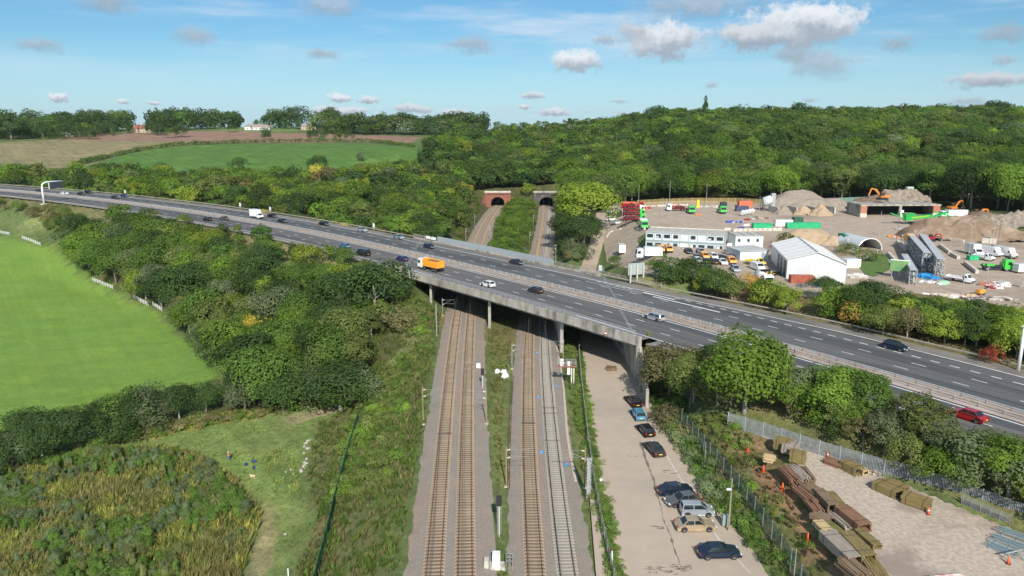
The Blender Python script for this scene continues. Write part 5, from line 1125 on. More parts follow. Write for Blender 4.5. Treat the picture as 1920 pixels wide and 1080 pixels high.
# ------------------------------------------------------------------ line-side equipment
WOODP = pmat('brown_mast', (.24, .17, .10), (.34, .25, .15), 2, .7); GALV = STEEL; MASTG = pmat('dull_mast', (.20, .20, .19), (.30, .30, .285), 2, .6)
def wire(name, label, P, r=.018):
    o = MB().tube(P, r, 4).build(name, DARKSTEEL); return tag(o, label, 'wire', 'overhead wires')
def mast(px, py, hpx, label, side, arm=3.2, m=None, group='overhead line masts', z0=None, ht=6.6, ft=.15):
    g = Vector(at(px, py, 0)); root = empty('overhead_line_mast', (g.x, g.y, -.1), 0, label, 'mast', group); b = MB(); 
    b.box((0, 0, 0), (ft, .02, ht), bottom=True); b.box((-ft / 2, 0, 0), (.02, ft, ht), bottom=True); b.box((ft / 2, 0, 0), (.02, ft, ht), bottom=True); b.build('pole', MASTG if m in (None, GALV) else m, root)
    MB().box((0, 0, 0), (.5, .5, .2), bottom=True).build('footing', CONCP, root)
    if side:
        b = MB(); d = side; b.tube([(0, 0, ht - .5), (d * arm, 0, ht - .35)], .026, 5); b.tube([(0, 0, ht - 1.6), (d * arm * .75, 0, ht - .45)], .026, 5); b.tube([(d * arm * .2, 0, ht - 1.3), (d * arm, 0, ht - 1.45)], .028, 5); b.tube([(d * arm, 0, ht - .35), (d * arm, 0, ht - 1.5)], .02, 5); b.build('cantilever', MASTG, root)
        b = MB(); 
        for z in (ht - .5, ht - 1.6): b.tube([(d * .12, 0, z), (d * .5, 0, z + .12)], [.09, .09], 8)
        b.build('insulator', mat('insulator', (.55, .50, .44), .4), root)
    return root
for (px, py, sd_, lb, m, h) in [(794, 796, 1, 'overhead line mast left of the tracks below the bridge', WOODP, 6.4), (912, 795, -1, 'overhead line mast on the left edge of the grass strip', WOODP, 6.0), (949.5, 913, 1, 'overhead line mast in the grass strip nearest the camera', WOODP, 5.8), (1096, 915, -1, 'brown overhead line mast beside the lattice post', WOODP, 5.8),
        (960, 692, 1, 'slim overhead line mast in the grass strip just below the bridge', GALV, 5.4), (1056, 680, -1, 'overhead line mast right of the tracks just below the bridge', WOODP, 5.0), (819, 630, 0, 'tall grey mast standing against the left side of the bridge', GALV, 7.6), (830, 592, 1, 'grey mast under the left span of the bridge', GALV, 4.6)]:
    mast(px, py, 0, lb, sd_, 3.0, m, ht=h, ft=.24 if px == 819 else .15)
for (px, py, sd_, lb) in [(873.5, 455, 1, 'grey mast beside the brick tunnel line nearest the motorway'), (890, 425, 1, 'grey mast halfway along the brick tunnel line'), (993, 462, 1, 'grey mast left of the right hand line nearest the motorway'), (1000, 426, 1, 'grey mast left of the right hand line further away'), (1042, 490, -1, 'tall grey mast right of the right hand line'), (1040, 420, -1, 'grey mast right of the right hand line near the tunnel'), (919, 449, -1, 'slim grey post between the brick tunnel line and the hump')]:
    mast(px, py, 0, lb, sd_, 2.6, GALV, ht=6.2)
for i in range(4):
    pts = [(trk(i, y) + (.15 if k % 2 else -.15), y, 4.95) for k, y in enumerate(np.arange(36, 440, 28))]
    wire('contact_wire', 'contact wire strung above ' + ['the leftmost track', 'the second track from the left', 'the third track from the left', 'the rightmost track'][i], pts)
    pts = []
    for k, y in enumerate(np.arange(36, 440, 7)): u = (k % 8) / 8; pts.append((trk(i, y), y, 5.9 - 1.0 * 4 * u * (1 - u) * .75)) if not (178 < y < 225) else pts.append((trk(i, y), y, 5.2))
    wire('catenary_wire', 'sagging wire above ' + ['the leftmost track', 'the second track from the left', 'the third track from the left', 'the rightmost track'][i], pts, .014)
# lattice post, signals, cabinets
g = at(1103, 938, 0); r = empty('lattice_post', g, 0, 'stout grey lattice post beside the line side fence', 'post'); b = MB()
for sx in (-.22, .22): b.box((sx, 0, 0), (.07, .3, 5.6), bottom=True)
for k in range(12): z = .3 + k * .45; b.bar((-.22, 0, z), (.22, 0, z + .4), .05, .3); 
b.build('frame', GALV, r); MB().box((0, 0, 5.6), (.7, .5, .12), bottom=True).build('cap', GALV, r)
def signal(px, py, h, label, heads=1, arm=0.):
    g = at(px, py, 0); r = empty('signal_post', g, 0, label, 'signal'); MB().tube([(0, 0, 0), (0, 0, h)], .07, 8).build('pole', mat('pale_pole', (.62, .62, .60), .5), r); 
    b = MB(); b.box((arm, -.05, h - .9), (.42, .25, 1.1), bottom=True); b.build('signal_head', BLK, r, bevel=.05); MB().box((arm, .14, h - 1.0), (.62, .03, 1.35), bottom=True).build('backboard', BLK, r)
    b = MB(); 
    for s in (-.22, .22): b.bar((s, .35, .1), (s, .2, h * .8), .04)
    for k in range(int(h * 2.4)): b.bar((-.22, .33, .3 + k * .33), (.22, .33, .3 + k * .33), .03)
    b.build('ladder', GALV, r); return r
signal(936, 1007, 4.85, 'pale signal post in the grass strip near the bottom of the photo'); signal(905, 728, 3.4, 'short signal with round head beside the second track')
# raised signal platform right of the tracks
g = Vector(at(1062, 725, 0)); r = empty('signal_platform', g, 0, 'signal platform with railings and white cabinets right of the tracks', 'signal'); b = MB(); b.box((0, 0, 3.9), (3.4, 1.0, .14), bottom=True); b.build('platform', pmat('rust_red_deck', (.26, .10, .07), (.34, .15, .10), 2), r)
b = MB(); 
for x in (.9, 1.3): b.box((x, .1, 0), (.22, .22, 3.9), bottom=True)
b.build('support_post', CONCP, r); b = MB()
for x in (-1.65, -.8, 0, .8, 1.65):
    for y in (-.45, .45): b.box((x, y, 4.0), (.05, .05, 1.1), bottom=True)
for z in (4.5, 5.05):
    for y in (-.45, .45): b.bar((-1.65, y, z), (1.65, y, z), .05)
b.build('railing', GALV, r)
MB().box((-.9, 0, 4.04), (.6, .5, 1.25), bottom=True).build('cabinet', PC['white'], r, bevel=.04); MB().box((.35, 0, 4.04), (.5, .45, .8), bottom=True).build('cabinet', PC['white'], r, bevel=.04); MB().box((.35, -.1, 2.4), (.55, .5, 1.3), bottom=True).build('signal_head', PC['white'], r, bevel=.04)
g = Vector(at(928, 1062, 0)); r = empty('relay_cabinet', g, 0, 'white relay cabinet with railings in the grass strip at the bottom of the photo', 'cabinet'); slabbox('cabinet_body', PC['white'], r, (.15, 0, .12), (.85, .9, 1.5), .03); slabbox('cabinet_body', CONCP, r, (-.9, -.2, .1), (.5, .9, .9), .02); slabbox('base', CONCP, r, (.1, 0, 0), (2.0, 1.5, .12), 0)
b = MB()
for y in (-.7, .0, .7): b.box((1.2, y, 0), (.05, .05, 1.1), bottom=True); b.box((1.9, y, 0), (.05, .05, 1.1), bottom=True); b.bar((1.2, y, 1.1), (1.9, y, 1.1), .05)
for x in (1.2, 1.9): b.bar((x, -.7, 1.1), (x, .7, 1.1), .05); b.bar((x, -.7, .6), (x, .7, .6), .05)
b.build('railing', GALV, r)
tag(MB().box((0, 0, 0), (.8, .55, .95), bottom=True).build('equipment_box', PC['white'], None, at(897, 690, .1), bevel=.03), 'white equipment box standing on the ballast right of the second track', 'box')
BLUE = mat('blue_sheet', (.02, .26, .62), .5)
for (px, py, lb) in [(1007, 661, 'blue square marker beside the rightmost track nearest the bridge'), (1009.5, 744, 'blue square marker between the right hand tracks halfway down'), (1043, 723, 'blue square marker right of the rightmost track below the signal platform'), (1015, 847, 'blue square marker between the right hand tracks beside the near masts'), (1062, 870, 'blue square marker right of the rightmost track nearest the camera')]:
    g = Vector(at(px, py, .3)); r = empty('marker_board', (g.x, g.y, .1), 0, lb, 'marker', 'blue markers on the ballast'); MB().box((0, 0, .1), (.62, .55, .12), bottom=True).build('board', BLUE, r, bevel=.02); MB().box((0, 0, .222), (.22, .18, .01), bottom=True).build('symbol', PLW, r); MB().box((0, 0, 0), (.3, .3, .1), bottom=True).build('foot', BLK, r)
def lump(name, label, cat, loc, dims, m, seed=0, amp=.22, flat=.0, group=None, rz=0., sub=3):
    bm = bmesh.new(); bmesh.ops.create_icosphere(bm, subdivisions=sub, radius=1)
    for v in bm.verts:
        n = mnoise.noise(v.co * 1.7 + Vector((seed * 7.3, seed, 0))) * amp * 1.6 + mnoise.noise(v.co * 4.5 + Vector((0, seed * 3.1, 5))) * amp * .7; v.co = v.co * (1 + n); v.co.z = max(v.co.z, -flat)
    for v in bm.verts: v.co = Vector((v.co.x * dims[0] / 2, v.co.y * dims[1] / 2, (v.co.z + flat) * dims[2] / (1 + flat)))
    me = bpy.data.meshes.new(name); bm.to_mesh(me); bm.free(); me.polygons.foreach_set('use_smooth', [True] * len(me.polygons)); me.materials.append(m); o = bpy.data.objects.new(name, me); link(o); o.location = loc; o.rotation_euler = (0, 0, rz); return tag(o, label, cat, group)
BAG = pmat('white_bag', (.66, .66, .66), (.82, .82, .82), 3, .7)
for (px, py, s, lb) in [(932.5, 699, .95, 'white bulk bag lying left of the pair in the grass strip'), (945, 700, 1.0, 'upper white bulk bag of the pair in the grass strip'), (946.5, 708, 1.15, 'lower white bulk bag of the pair in the grass strip')]:
    lump('bulk_bag', lb, 'bag', at(px, py, 0), (s * 1.15, s * 1.1, s * .8), BAG, px, .2, .3)
# spare rails lying beside the third track, cable duct on the right
for k, dx in enumerate((-.12, .14)):
    b = MB(); b.tube([(trk(2, y) - 2.9 + dx, y, .12) for y in np.arange(86, 132, 4)], .05, 6); tag(b.build('spare_rail', RAILM), 'rusty spare rail lying beside the grass strip, ' + ('left' if k == 0 else 'right') + ' one of two', 'rail')
b = MB(); P = [(trk(3, y) + 2.7 + .25 * math.sin(y / 9), y, .14) for y in np.arange(88, 168, 3)]
for a, c in zip(P[:-1], P[1:]): b.bar(a, c, .36, .16)
tag(b.build('cable_duct', pmat('duct_concrete', (.46, .37, .30), (.56, .47, .39), 2)), 'pale concrete cable duct running along the right of the rightmost track', 'duct')

# ------------------------------------------------------------------ fences
def fence(name, label, P, h, post_m, panel_m, gap=2.6, kind='mesh', cat='fence', zf=None, sink=.1):
    """P: list of world x,y; posts and one infill panel per bay"""
    zf = zf or h1; L = [Vector((p[0], p[1])) for p in P]; d = [0]
    for a, b_ in zip(L[:-1], L[1:]): d.append(d[-1] + (b_ - a).length)
    n = max(1, int(round(d[-1] / gap))); Q = []
    for i in range(n + 1):
        s = d[-1] * i / n; x = np.interp(s, d, [p.x for p in L]); y = np.interp(s, d, [p.y for p in L]); Q.append(Vector((x, y, zf(x, y))))
    o0 = Q[len(Q) // 2].copy(); root = empty(name, o0, 0, label, cat); pm = MB().box((0, 0, -sink), (.09, .09, h + .1 + sink), bottom=True).mesh('post', [post_m])
    far = sorted(range(n + 1), key=lambda i: project(Q[i])[2])
    for i in far[:100]: inst('post', pm, root, loc=Q[i] - o0)
    pb = {}; 
    for i in range(n):
        a, c = Q[i] - o0, Q[i + 1] - o0; b = MB(); k = int((c - a).length / (.155 if kind == 'palisade' else .6)); u = (c - a).normalized()
        if kind == 'palisade':
            for j in range(k): p = a.lerp(c, (j + .5) / k); b.box((p.x, p.y, p.z), (.095, .03, h), rz=math.atan2(u.y, u.x), bottom=True)
            for z in (.35, h - .35): b.bar(a + Vector((0, 0, z)), c + Vector((0, 0, z)), .04, .06)
        elif kind == 'rail':
            for z in (.35, .75, 1.12): b.bar(a + Vector((0, 0, z)), c + Vector((0, 0, z)), .06, .14)
        else:
            b.add([(a.x, a.y, a.z + .05), (c.x, c.y, c.z + .05), (c.x, c.y, c.z + h), (a.x, a.y, a.z + h)], [(0, 1, 2, 3)])
            for z in (.08, h): b.bar(a + Vector((0, 0, z)), c + Vector((0, 0, z)), .04, .05)
        b.build('panel', panel_m, root, fix=False)
    return root
def meshmat(name, col, a):
    m = mat(name, col, .6); N = NT(m.node_tree); b = N.n['Principled BSDF']; g = N.new('ShaderNodeNewGeometry'); w = N.noise(g.outputs['Position'], 14, 2, .6); b.inputs['Alpha'].default_value = a; N.lk(N.maprange(w, .3, .7, a - .2, a + .2), b.inputs['Alpha']); return m
GREENMESH = meshmat('green_weld_mesh', (.10, .17, .14), .55); GREENSTEEL = mat('green_steel', (.02, .14, .09), .5); WHITEF = pmat('white_fence_paint', (.66, .66, .62), (.80, .80, .77), 2, .7); PALG = pmat('galvanised_palisade', (.24, .26, .27), (.38, .40, .41), 2, .5, metal=.2)
fence('mesh_fence', 'green mesh fence between the parked cars and the yard bank', [tuple(at(x, y, .6)[:2]) for x, y in [(1268, 792), (1310, 848), (1352, 905), (1400, 968), (1476, 1080), (1540, 1180)]], 2.3, GALV, GREENMESH)
fence('line_side_fence', 'grey line side fence overgrown with ivy beside the service road', [tuple(at(x, y, .3)[:2]) for x, y in [(1085, 655), (1090, 720), (1099, 800), (1112, 900), (1128, 990), (1150, 1090), (1176, 1190)]], 1.9, GALV, meshmat('grey_mesh', (.30, .31, .30), .62), kind='mesh')
fence('palisade_fence', 'grey steel palisade fence behind the gravel yard', [tuple(at(x, y, 5)[:2]) for x, y in [(1364, 798), (1400, 809), (1450, 824), (1515, 847), (1690, 901), (1800, 938), (1930, 988), (2060, 1022)]], 2.0, GALV, PALG, kind='palisade', zf=lambda x, y: min(h1(x, y), 5.25))
wp = [(-72.3, 148), (-70, 148)]
fence('green_palisade', 'dark green palisade fence running down the slope left of the railway', [tuple(G(x, y)[:2]) for x, y in [(672, 792), (655, 850), (640, 905), (628, 950), (615, 1010), (598, 1075), (580, 1150)]], 2.1, GREENSTEEL, GREENSTEEL, kind='palisade')
fence('green_palisade', 'short dark green palisade fence beside the bridge abutment', [tuple(G(x, y)[:2]) for x, y in [(705, 620), (722, 603), (738, 590)]], 1.8, GREENSTEEL, GREENSTEEL, kind='palisade')
for i, (L, lb) in enumerate([([(174, 527), (192, 534), (212, 542)], 'white post and rail fence on the left beside the pale green field'), ([(251, 559), (266, 568), (279, 574)], 'white post and rail fence in the middle beside the pale green field'), ([(287, 573), (304, 584)], 'short white post and rail fence at the right of the field edge'), ([(-40, 432), (0, 437), (18, 441)], 'weathered white fence at the left edge of the photo'), ([(42, 448), (62, 455), (76, 461)], 'weathered pale fence at the foot of the knoll')]):
    fence('rail_fence', lb, [tuple(G(x, y)[:2]) for x, y in L], 1.25, WHITEF, WHITEF, 1.9, 'rail')

# ------------------------------------------------------------------ signs, posts, cones on the near side
def pole(px, py, h, label, z=.42, r=.09, m=None, name='pole', lamp=False, pt=None):
    g = Vector(pt) if pt is not None else Vector(at(px, py, z)); rt = empty(name, g, 0, label, 'pole'); MB().tube([(0, 0, -.2), (0, 0, h)], [r, r * .7], 8).build('shaft', m or WOODP, rt)
    if lamp: MB().box((0, -.15, h), (.5, .35, .18), bottom=True).build('floodlight', BLK, rt, bevel=.03)
    return rt
r = pole(1366, 992, 6.4, 'wooden pole with a small camera beside the green mesh fence', z=.6, r=.12, m=pmat('old_pole', (.24, .20, .16), (.34, .29, .24), 2)); MB().box((-.35, -.1, 5.0), (.5, .2, .2), bottom=True).build('camera', PC['white'], r)
tag(MB().box((0, 0, 0), (.7, .45, 1.3), bottom=True).build('cabinet', mat('grey_green_box', (.26, .32, .30), .6), None, at(1359, 984, .6), bevel=.03), 'grey green cabinet at the foot of the wooden pole', 'cabinet')
pole(1321, 872, 3.4, 'slim grey pole behind the top of the mesh fence', z=1.6, m=GALV, r=.05); pole(1489, 1078, 2.9, 'slim grey pole at the bottom of the bank by the gravel yard', z=2.2, m=GALV, r=.05); pole(1196, 720, 6.4, 'grey pole beside the right bridge abutment', m=CONCP, r=.10)
def warn(loc, label, h):
    r = empty('warning_sign', loc, 0, label, 'sign'); MB().tube([(0, 0, 0), (0, 0, h)], .04, 6).build('post', GALV, r) if h > 0 else None
    s = .42; MB().prism([(-s, 0), (s, 0), (0, s * 1.72)], -.02, .02).build('red_border', PC['red'], r).location = (0, 0, h); MB().prism([(-s * .62, .11), (s * .62, .11), (0, s * 1.22)], -.026, .0).build('white_panel', PLW, r).location = (0, 0, h); MB().box((0, -.03, .2), (.07, .01, .2), bottom=True).build('symbol', BLK, r).location = (0, 0, h)
    return r
warn(at(1195.5, 722, .4), 'red and white warning triangle on a post at the bridge entrance', 1.3); q, a_ = mw(s_at(1136, 616)[0], -16.6, -1.0); w_ = warn(q + Vector((0, -.12, .05)), 'red and white warning triangle fixed to the bridge beam', 0)
for (px, py, lb) in [(1126.5, 912, 'white topped stub post on the ivy fence line, lower one'), (1086.5, 655, 'white topped stub post at the top of the ivy fence')]:
    r = empty('marker_post', at(px, py, .42), 0, lb, 'post'); MB().tube([(0, 0, 0), (0, 0, .8)], .05, 6).build('shaft', GALV, r); MB().tube([(0, -.03, .95), (0, .03, .95)], .19, 14).build('disc', PLW, r)
b = MB(); b.tube([(0, 0, 0), (.2, 1.8, .9)], .07, 8); o = b.build('barrier_pole', PC['white'], None, at(1148, 1066, .45)); tag(o, 'white leaning bollard pole beside the ivy fence at the bottom', 'pole'); MB().tube([(.2, 1.8, .9), (.23, 2.05, 1.02)], .072, 8).build('red_tip', PC['red'], o)
CONE = mat('cone_orange', (.85, .13, .03), .5)
def cone(px, py, label, z=5.0, white=False, pt=None, s=1.0):
    p = Vector(pt) if pt is not None else Vector(at(px, py, z)); r = empty('traffic_cone', p, random.Random(px).uniform(0, 6), label, 'cone', 'traffic cones'); r.scale = (s, s, s)
    MB().box((0, 0, 0), (.42, .42, .05), bottom=True).build('base', CONE if not white else PC['red'], r); MB().tube([(0, 0, .04), (0, 0, .9)], [.17, .04], 12).build('cone_body', CONE, r, smooth=True)
    if white: MB().tube([(0, 0, .36), (0, 0, .60)], [.121, .086], 12, cap=False).build('reflective_band', PLW, r)
for (px, py, lb) in [(1402, 846, 'orange cone at the top of the red brown bank'), (1431, 885, 'orange cone second from the top on the bank'), (1467, 919, 'orange cone beside the first timber stack'), (1514, 1014, 'orange cone on the grass beside the lower timber stacks')]: cone(px, py, lb, pt=tuple(G(px, py)), s=1.08)
cone(1551, 859, 'red and white cone against the palisade fence', white=True); cone(1740, 965, 'red and white cone beside the dark timber packs', white=True); cone(1890, 1058, 'orange cone beside the stacked steel barriers')

# ------------------------------------------------------------------ timber, steel and gates in the gravel yard
TB = [pmat('timber_brown', (.17, .115, .07), (.28, .195, .125), 3, .85, stretch=(.3, 5, 5)), pmat('timber_olive', (.17, .125, .045), (.28, .215, .09), 3, .85, stretch=(.3, 5, 5)), pmat('timber_grey', (.25, .21, .17), (.40, .34, .28), 3, .85, stretch=(.3, 5, 5)), pmat('timber_fresh', (.50, .36, .18), (.62, .47, .26), 3, .85, stretch=(.3, 5, 5)), pmat('timber_red', (.19, .10, .06), (.30, .165, .10), 3, .85, stretch=(.3, 5, 5))]
def stack(p0, p1, w, h, m, label, seed=0, loose=False, z=5.05, strap=True, group=None):
    """pack of planks lying from p0 to p1 (photo readings of the two ends)"""
    a, c = Vector(at(*p0, z)), Vector(at(*p1, z)); u = c - a; L = u.length; rz = math.atan2(u.y, u.x); r = empty('timber_stack', (a + c) / 2, rz, label, 'timber', group); rnd = random.Random(seed); b = MB(); pw = .15
    nl = max(1, int(h / .14)); nw = max(1, int(w / pw))
    for j in range(nl):
        for i in range(nw):
            if loose and rnd.random() < .16: continue
            if not (j in (0, nl - 1) or i in (0, nw - 1)) and not loose: continue
            l = L * rnd.uniform(.93, 1.0) if not loose else L * rnd.uniform(.7, 1.02); b.box((rnd.uniform(-.08, .08) * (2 if loose else 1), -w / 2 + (i + .5) * pw + (rnd.uniform(-.03, .03) if loose else 0), .08 + j * .14), (l, pw * .9, .125), rz=rnd.uniform(-.02, .02) * (2 if loose else .3), bottom=True)
    b.build('planks', m, r, fix=False); b = MB()
    for x in (-L * .35, 0, L * .35): b.box((x, 0, 0), (.1, w, .08), bottom=True)
    b.build('bearers', TB[2], r, fix=False)
    if strap and not loose:
        b = MB()
        for x in (-L * .3, L * .3): b.box((x, 0, .06), (.04, w + .03, nl * .14 + .03), bottom=True)
        b.build('strap', BLK, r)
        MB().box((-L / 2 - .02, 0, h * .55), (.02, .25, .18), bottom=True).build('paper_label', PLW, r)
    return r
SW = 'seen'
for k, (p0, p1, w, h, mi, lb, lo) in enumerate([((1452, 838), (1482, 846), 1.5, 1.5, 1, 'tall golden pack of timber nearest the palisade corner', 0), ((1466, 846), (1496, 853), 1.5, 1.35, 2, 'weathered pack of timber between two golden packs', 0), ((1480, 862), (1510, 868), 1.5, 1.3, 1, 'golden pack of timber right of the weathered one', 0), ((1432, 862), (1452, 866), 1.6, .7, 3, 'low fresh yellow pack of timber at the left tip of the yard', 1),
        ((1466, 882), (1494, 912), 1.3, .8, 4, 'long reddish planks at the head of the main row', 1), ((1482, 880), (1512, 908), 1.2, .8, 2, 'greyish loose planks at the head of the main row', 1), ((1502, 880), (1524, 908), .9, .6, 0, 'narrow dark brown planks right of the greyish ones', 1), ((1490, 916), (1530, 948), 1.3, .5, 4, 'low reddish planks along the grass edge', 1), ((1506, 912), (1546, 938), 1.7, .6, 0, 'wide pack of loose brown planks in the main row', 1),
        ((1532, 930), (1562, 962), 1.2, 1.0, 0, 'solid brown pack with bright end grain', 0), ((1556, 930), (1580, 958), .9, .6, 1, 'narrow olive pack right of the solid brown one', 0), ((1514, 940), (1538, 968), 1.2, .55, 4, 'loose reddish planks left of the solid brown pack', 1), ((1520, 966), (1556, 980), 1.5, .5, 0, 'short mixed planks halfway down the row', 1), ((1553, 962), (1592, 994), .8, .35, 2, 'thin grey planks lying loose on the gravel', 1),
        ((1574, 962), (1622, 1000), 1.7, 1.0, 4, 'large square pack of dark red planks', 0), ((1532, 984), (1552, 1004), 1.2, .6, 3, 'short pale pack of planks by the grass edge', 0), ((1608, 1000), (1646, 1032), 1.1, .7, 1, 'narrow olive pack running towards the camera', 0), ((1590, 1004), (1626, 1034), .9, .4, 2, 'ladder like frames lying beside the olive pack', 1), ((1548, 1010), (1604, 1062), 1.8, 1.1, 2, 'silvery grey pack of planks at the bottom left', 0), ((1584, 1014), (1630, 1062), 1.6, 1.25, 1, 'big golden brown pack beside the silvery one', 0), ((1578, 1058), (1622, 1096), 1.8, .9, 0, 'brown pack cut off by the bottom of the photo', 1), ((1624, 1052), (1655, 1096), 1.5, .6, 1, 'low olive pack at the bottom edge of the photo', 1),
        ((1547, 866), (1582, 878), 1.5, .7, 4, 'red brown pack against the palisade fence', 1), ((1582, 876), (1612, 892), 1.6, 1.1, 1, 'strapped olive brown pack beside the red brown one', 0), ((1614, 886), (1624, 893), 1.0, .8, 3, 'small wrapped pale pack with a white sheet', 0), ((1640, 914), (1686, 934), 1.5, .9, 1, 'dark olive strapped pack on the open gravel, left one', 0), ((1656, 908), (1700, 926), 1.3, .9, 1, 'dark olive strapped pack behind the left one on the open gravel', 0), ((1692, 938), (1744, 956), 1.7, 1.05, 1, 'dark olive strapped pack on the open gravel, right one', 0)]):
    stack(p0, p1, w, h, TB[mi], lb, k, bool(lo))
g0, g1 = Vector(at(1808, 946, 5)), Vector(at(1898, 984, 5))
for k in range(2):
    u = (g1 - g0).normalized(); nrm = Vector((u.y, -u.x, 0)); o0 = g0 + nrm * (.25 + k * .35); r = empty('field_gate', o0, math.atan2(u.y, u.x), 'galvanised field gate leaning by the palisade fence, ' + ('rear one' if k == 0 else 'front one'), 'gate'); L = (g1 - g0).length; b = MB()
    for j in range(7): b.bar((0, -j * .04, .12 + j * .19), (L, -j * .04, .12 + j * .19), .045)
    b.build('bars', GALV, r); b = MB()
    for x in np.linspace(0, L, 6): b.bar((x, 0, .05), (x, -.26, 1.32), .05)
    b.build('uprights', GALV, r)
STL = mat('blue_grey_steel', (.30, .38, .40), .45, .3)
for k, (x0, y0, x1, y1, n, z) in enumerate([(1850, 1022, 1905, 1044, 9, 5.0), (1860, 1010, 1930, 1036, 8, 5.15), (1872, 998, 1945, 1024, 8, 5.3)]):
    a, c = Vector(at(x0, y0, 5)), Vector(at(x1, y1, 5)); u = (c - a); r = empty('steel_barriers', a, math.atan2(u.y, u.x), ['lowest', 'middle', 'rearmost'][k] + ' stack of blue grey steel barriers at the right edge', 'steel stack'); b = MB()
    for j in range(n): b.box((u.length / 2 + random.Random(j + k).uniform(-.3, .3), -.5 + j * .16, .1 + (j % 3) * .1 + k * .12), (u.length, .09, .07), bottom=True)
    b.build('beams', STL, r); b = MB()
    for x in (.4, u.length / 2, u.length - .4): b.box((x, .1, .0), (.12, 1.7, .12), bottom=True)
    b.build('supports', GALV, r)
r = empty('trestle', at(1888, 1052, 5), .3, 'grey steel trestle frame near the bottom right cone', 'trestle'); b = MB()
for x in (0, 1.6): b.bar((x, -.5, 0), (x, 0, .9), .07); b.bar((x, .5, 0), (x, 0, .9), .07)
b.bar((-.3, 0, .9), (1.9, 0, .9), .1); b.build('frame', GALV, r)
RUB = pmat('rubble', (.30, .26, .22), (.50, .46, .40), 1.2, .95)
def scatter_bits(name, label, cat, cx, cy, z, rx, ry, n, s, mats, seed, hz=.3, lx=1.0):
    rnd = random.Random(seed); b = MB()
    for i in range(n):
        a = rnd.uniform(0, 6.28); q = math.sqrt(rnd.random()); x, y = math.cos(a) * q * rx, math.sin(a) * q * ry; k = s * rnd.uniform(.4, 1.3); b.box((x, y, rnd.uniform(0, hz) * (1 - q)), (k * lx, k * rnd.uniform(.5, 1), k * rnd.uniform(.3, .8)), rz=rnd.uniform(0, 3), rx=rnd.uniform(-.5, .5), mi=rnd.randrange(len(mats)))
    o = b.build(name, mats, None, (cx, cy, z), fix=False); return tag(o, label, cat)
g = at(1660, 905, 5); scatter_bits('debris', 'strip of broken timber and stones along the foot of the palisade fence', 'debris', g[0] + 1.5, g[1] + 2.2, 5.02, 5.5, 1.0, 150, .35, [RUB, TB[2], TB[4]], 3, .3)
g = at(1790, 1108, 5); r = empty('barrier_stack', g, .1, 'pale red and white barriers stacked at the bottom edge', 'barrier stack'); b = MB()
for j in range(7): b.box((0, j * .22, 0), (3.2, .12, .75), rz=random.Random(j).uniform(-.05, .05), bottom=True)
b.build('boards', pmat('pink_white_board', (.70, .62, .58), (.62, .30, .26), 1.5, stops=(.5, .56)), r)
g = at(1145, 690, .45); lump('spoil_heap', 'small brown heap of wet soil on the road under the bridge', 'soil heap', (g[0], g[1] - .5, .35), (2.4, 3.0, .5), pmat('wet_soil', (.14, .09, .05), (.22, .15, .09), 2), 4, .3, .1)
for i, (x, y) in enumerate(((1156, 655), (1168, 672))):
    a = Vector(at(x, y, .4)); o = MB().box((0, 0, 0), (.35, 9, 1.3), bottom=True, rz=.12).build('concrete_wall', CONC, None, (a.x + .6, a.y, .35)); tag(o, 'low concrete wall beside the road under the bridge, ' + ('left' if i == 0 else 'right') + ' one', 'wall')
# gantry, road sign, marker boards, lamp column
p, a = mw(s_at(75, 379)[0], -19.5); gz = h1(p.x, p.y); r = empty('gantry', (p.x, p.y, gz), a, 'white curved cantilever gantry with a dark message board over the near carriageway', 'gantry'); ht = mwz(p.x) + 8.6 - gz
MB().tube([(0, 0, 0), (0, 0, ht - 2.2), (0, .35, ht - 1.0), (0, 1.3, ht - .25), (0, 2.6, ht), (0, 9.2, ht + .1)], [.42, .38, .36, .34, .32, .26], 12).build('post', PC['white'], r, smooth=True)
MB().box((.0, 6.0, ht - 3.0), (.5, 5.4, 3.0), bottom=True).build('message_board', mat('dark_board', (.035, .045, .06), .6), r, bevel=.05); MB().box((0, 3.1, ht - 3.2), (.45, .18, 3.1), bottom=True).build('board_frame', PC['white'], r); MB().box((0, 0, -.3), (2.2, 1.8, .6), bottom=True).build('footing', CONCP, r)
# the back of the big road sign
p = G(1192, 528); gz = p.z; r = empty('road_sign', (p.x, p.y, gz), .3, 'grey back of a large road sign on three posts beside the far verge', 'sign')
for x in (-1.5, .3, 2.0): MB().box((x, 0, -.2), (.34, .34, 4.4), bottom=True).build('post', CONCP, r)
MB().box((.2, .3, 1.7), (4.4, .08, 2.9), bottom=True).build('panel', mat('sign_back', (.42, .50, .48), .45, .2), r); b = MB()
for z in (2.1, 2.7, 3.3, 3.9, 4.4): b.box((.2, .23, z), (4.4, .06, .06))
b.build('stiffener', STEEL, r)
for k, (px, py) in enumerate([(225, 364.5), (443, 390), (505, 397.5), (701, 430), (1131, 511)]):
    p, a = mw(s_at(px, py + 2)[0], 20.6); z = mwz(p.x); r = empty('marker_sign', (p.x, p.y, z - .3), a, ['small white sign beside the far hard shoulder left of the white van', 'white location sign behind the far barrier before the white van', 'white location sign just right of the white box van', 'white cabinet behind the far barrier near the silver car', 'white board at the foot of the lane beside the far parapet'][k], 'sign'); MB().box((0, 0, 0), (.1, .1, 1.4), bottom=True).build('post', GALV, r); MB().box((0, -.08, 1.3), (1.15, .06, 1.5), bottom=True).build('board', PC['white'], r)
p, a = mw(s_at(1917, 690)[0], 20.9); r = empty('lamp_column', (p.x, p.y, p.z - .3), a, 'thick white column at the right edge beside the far verge', 'column'); MB().tube([(0, 0, 0), (0, 0, 7.5)], [.28, .24], 12).build('shaft', PC['white'], r, smooth=True); MB().box((0, 0, 7.4), (.7, .7, .15), bottom=True).build('cap', PC['white'], r)

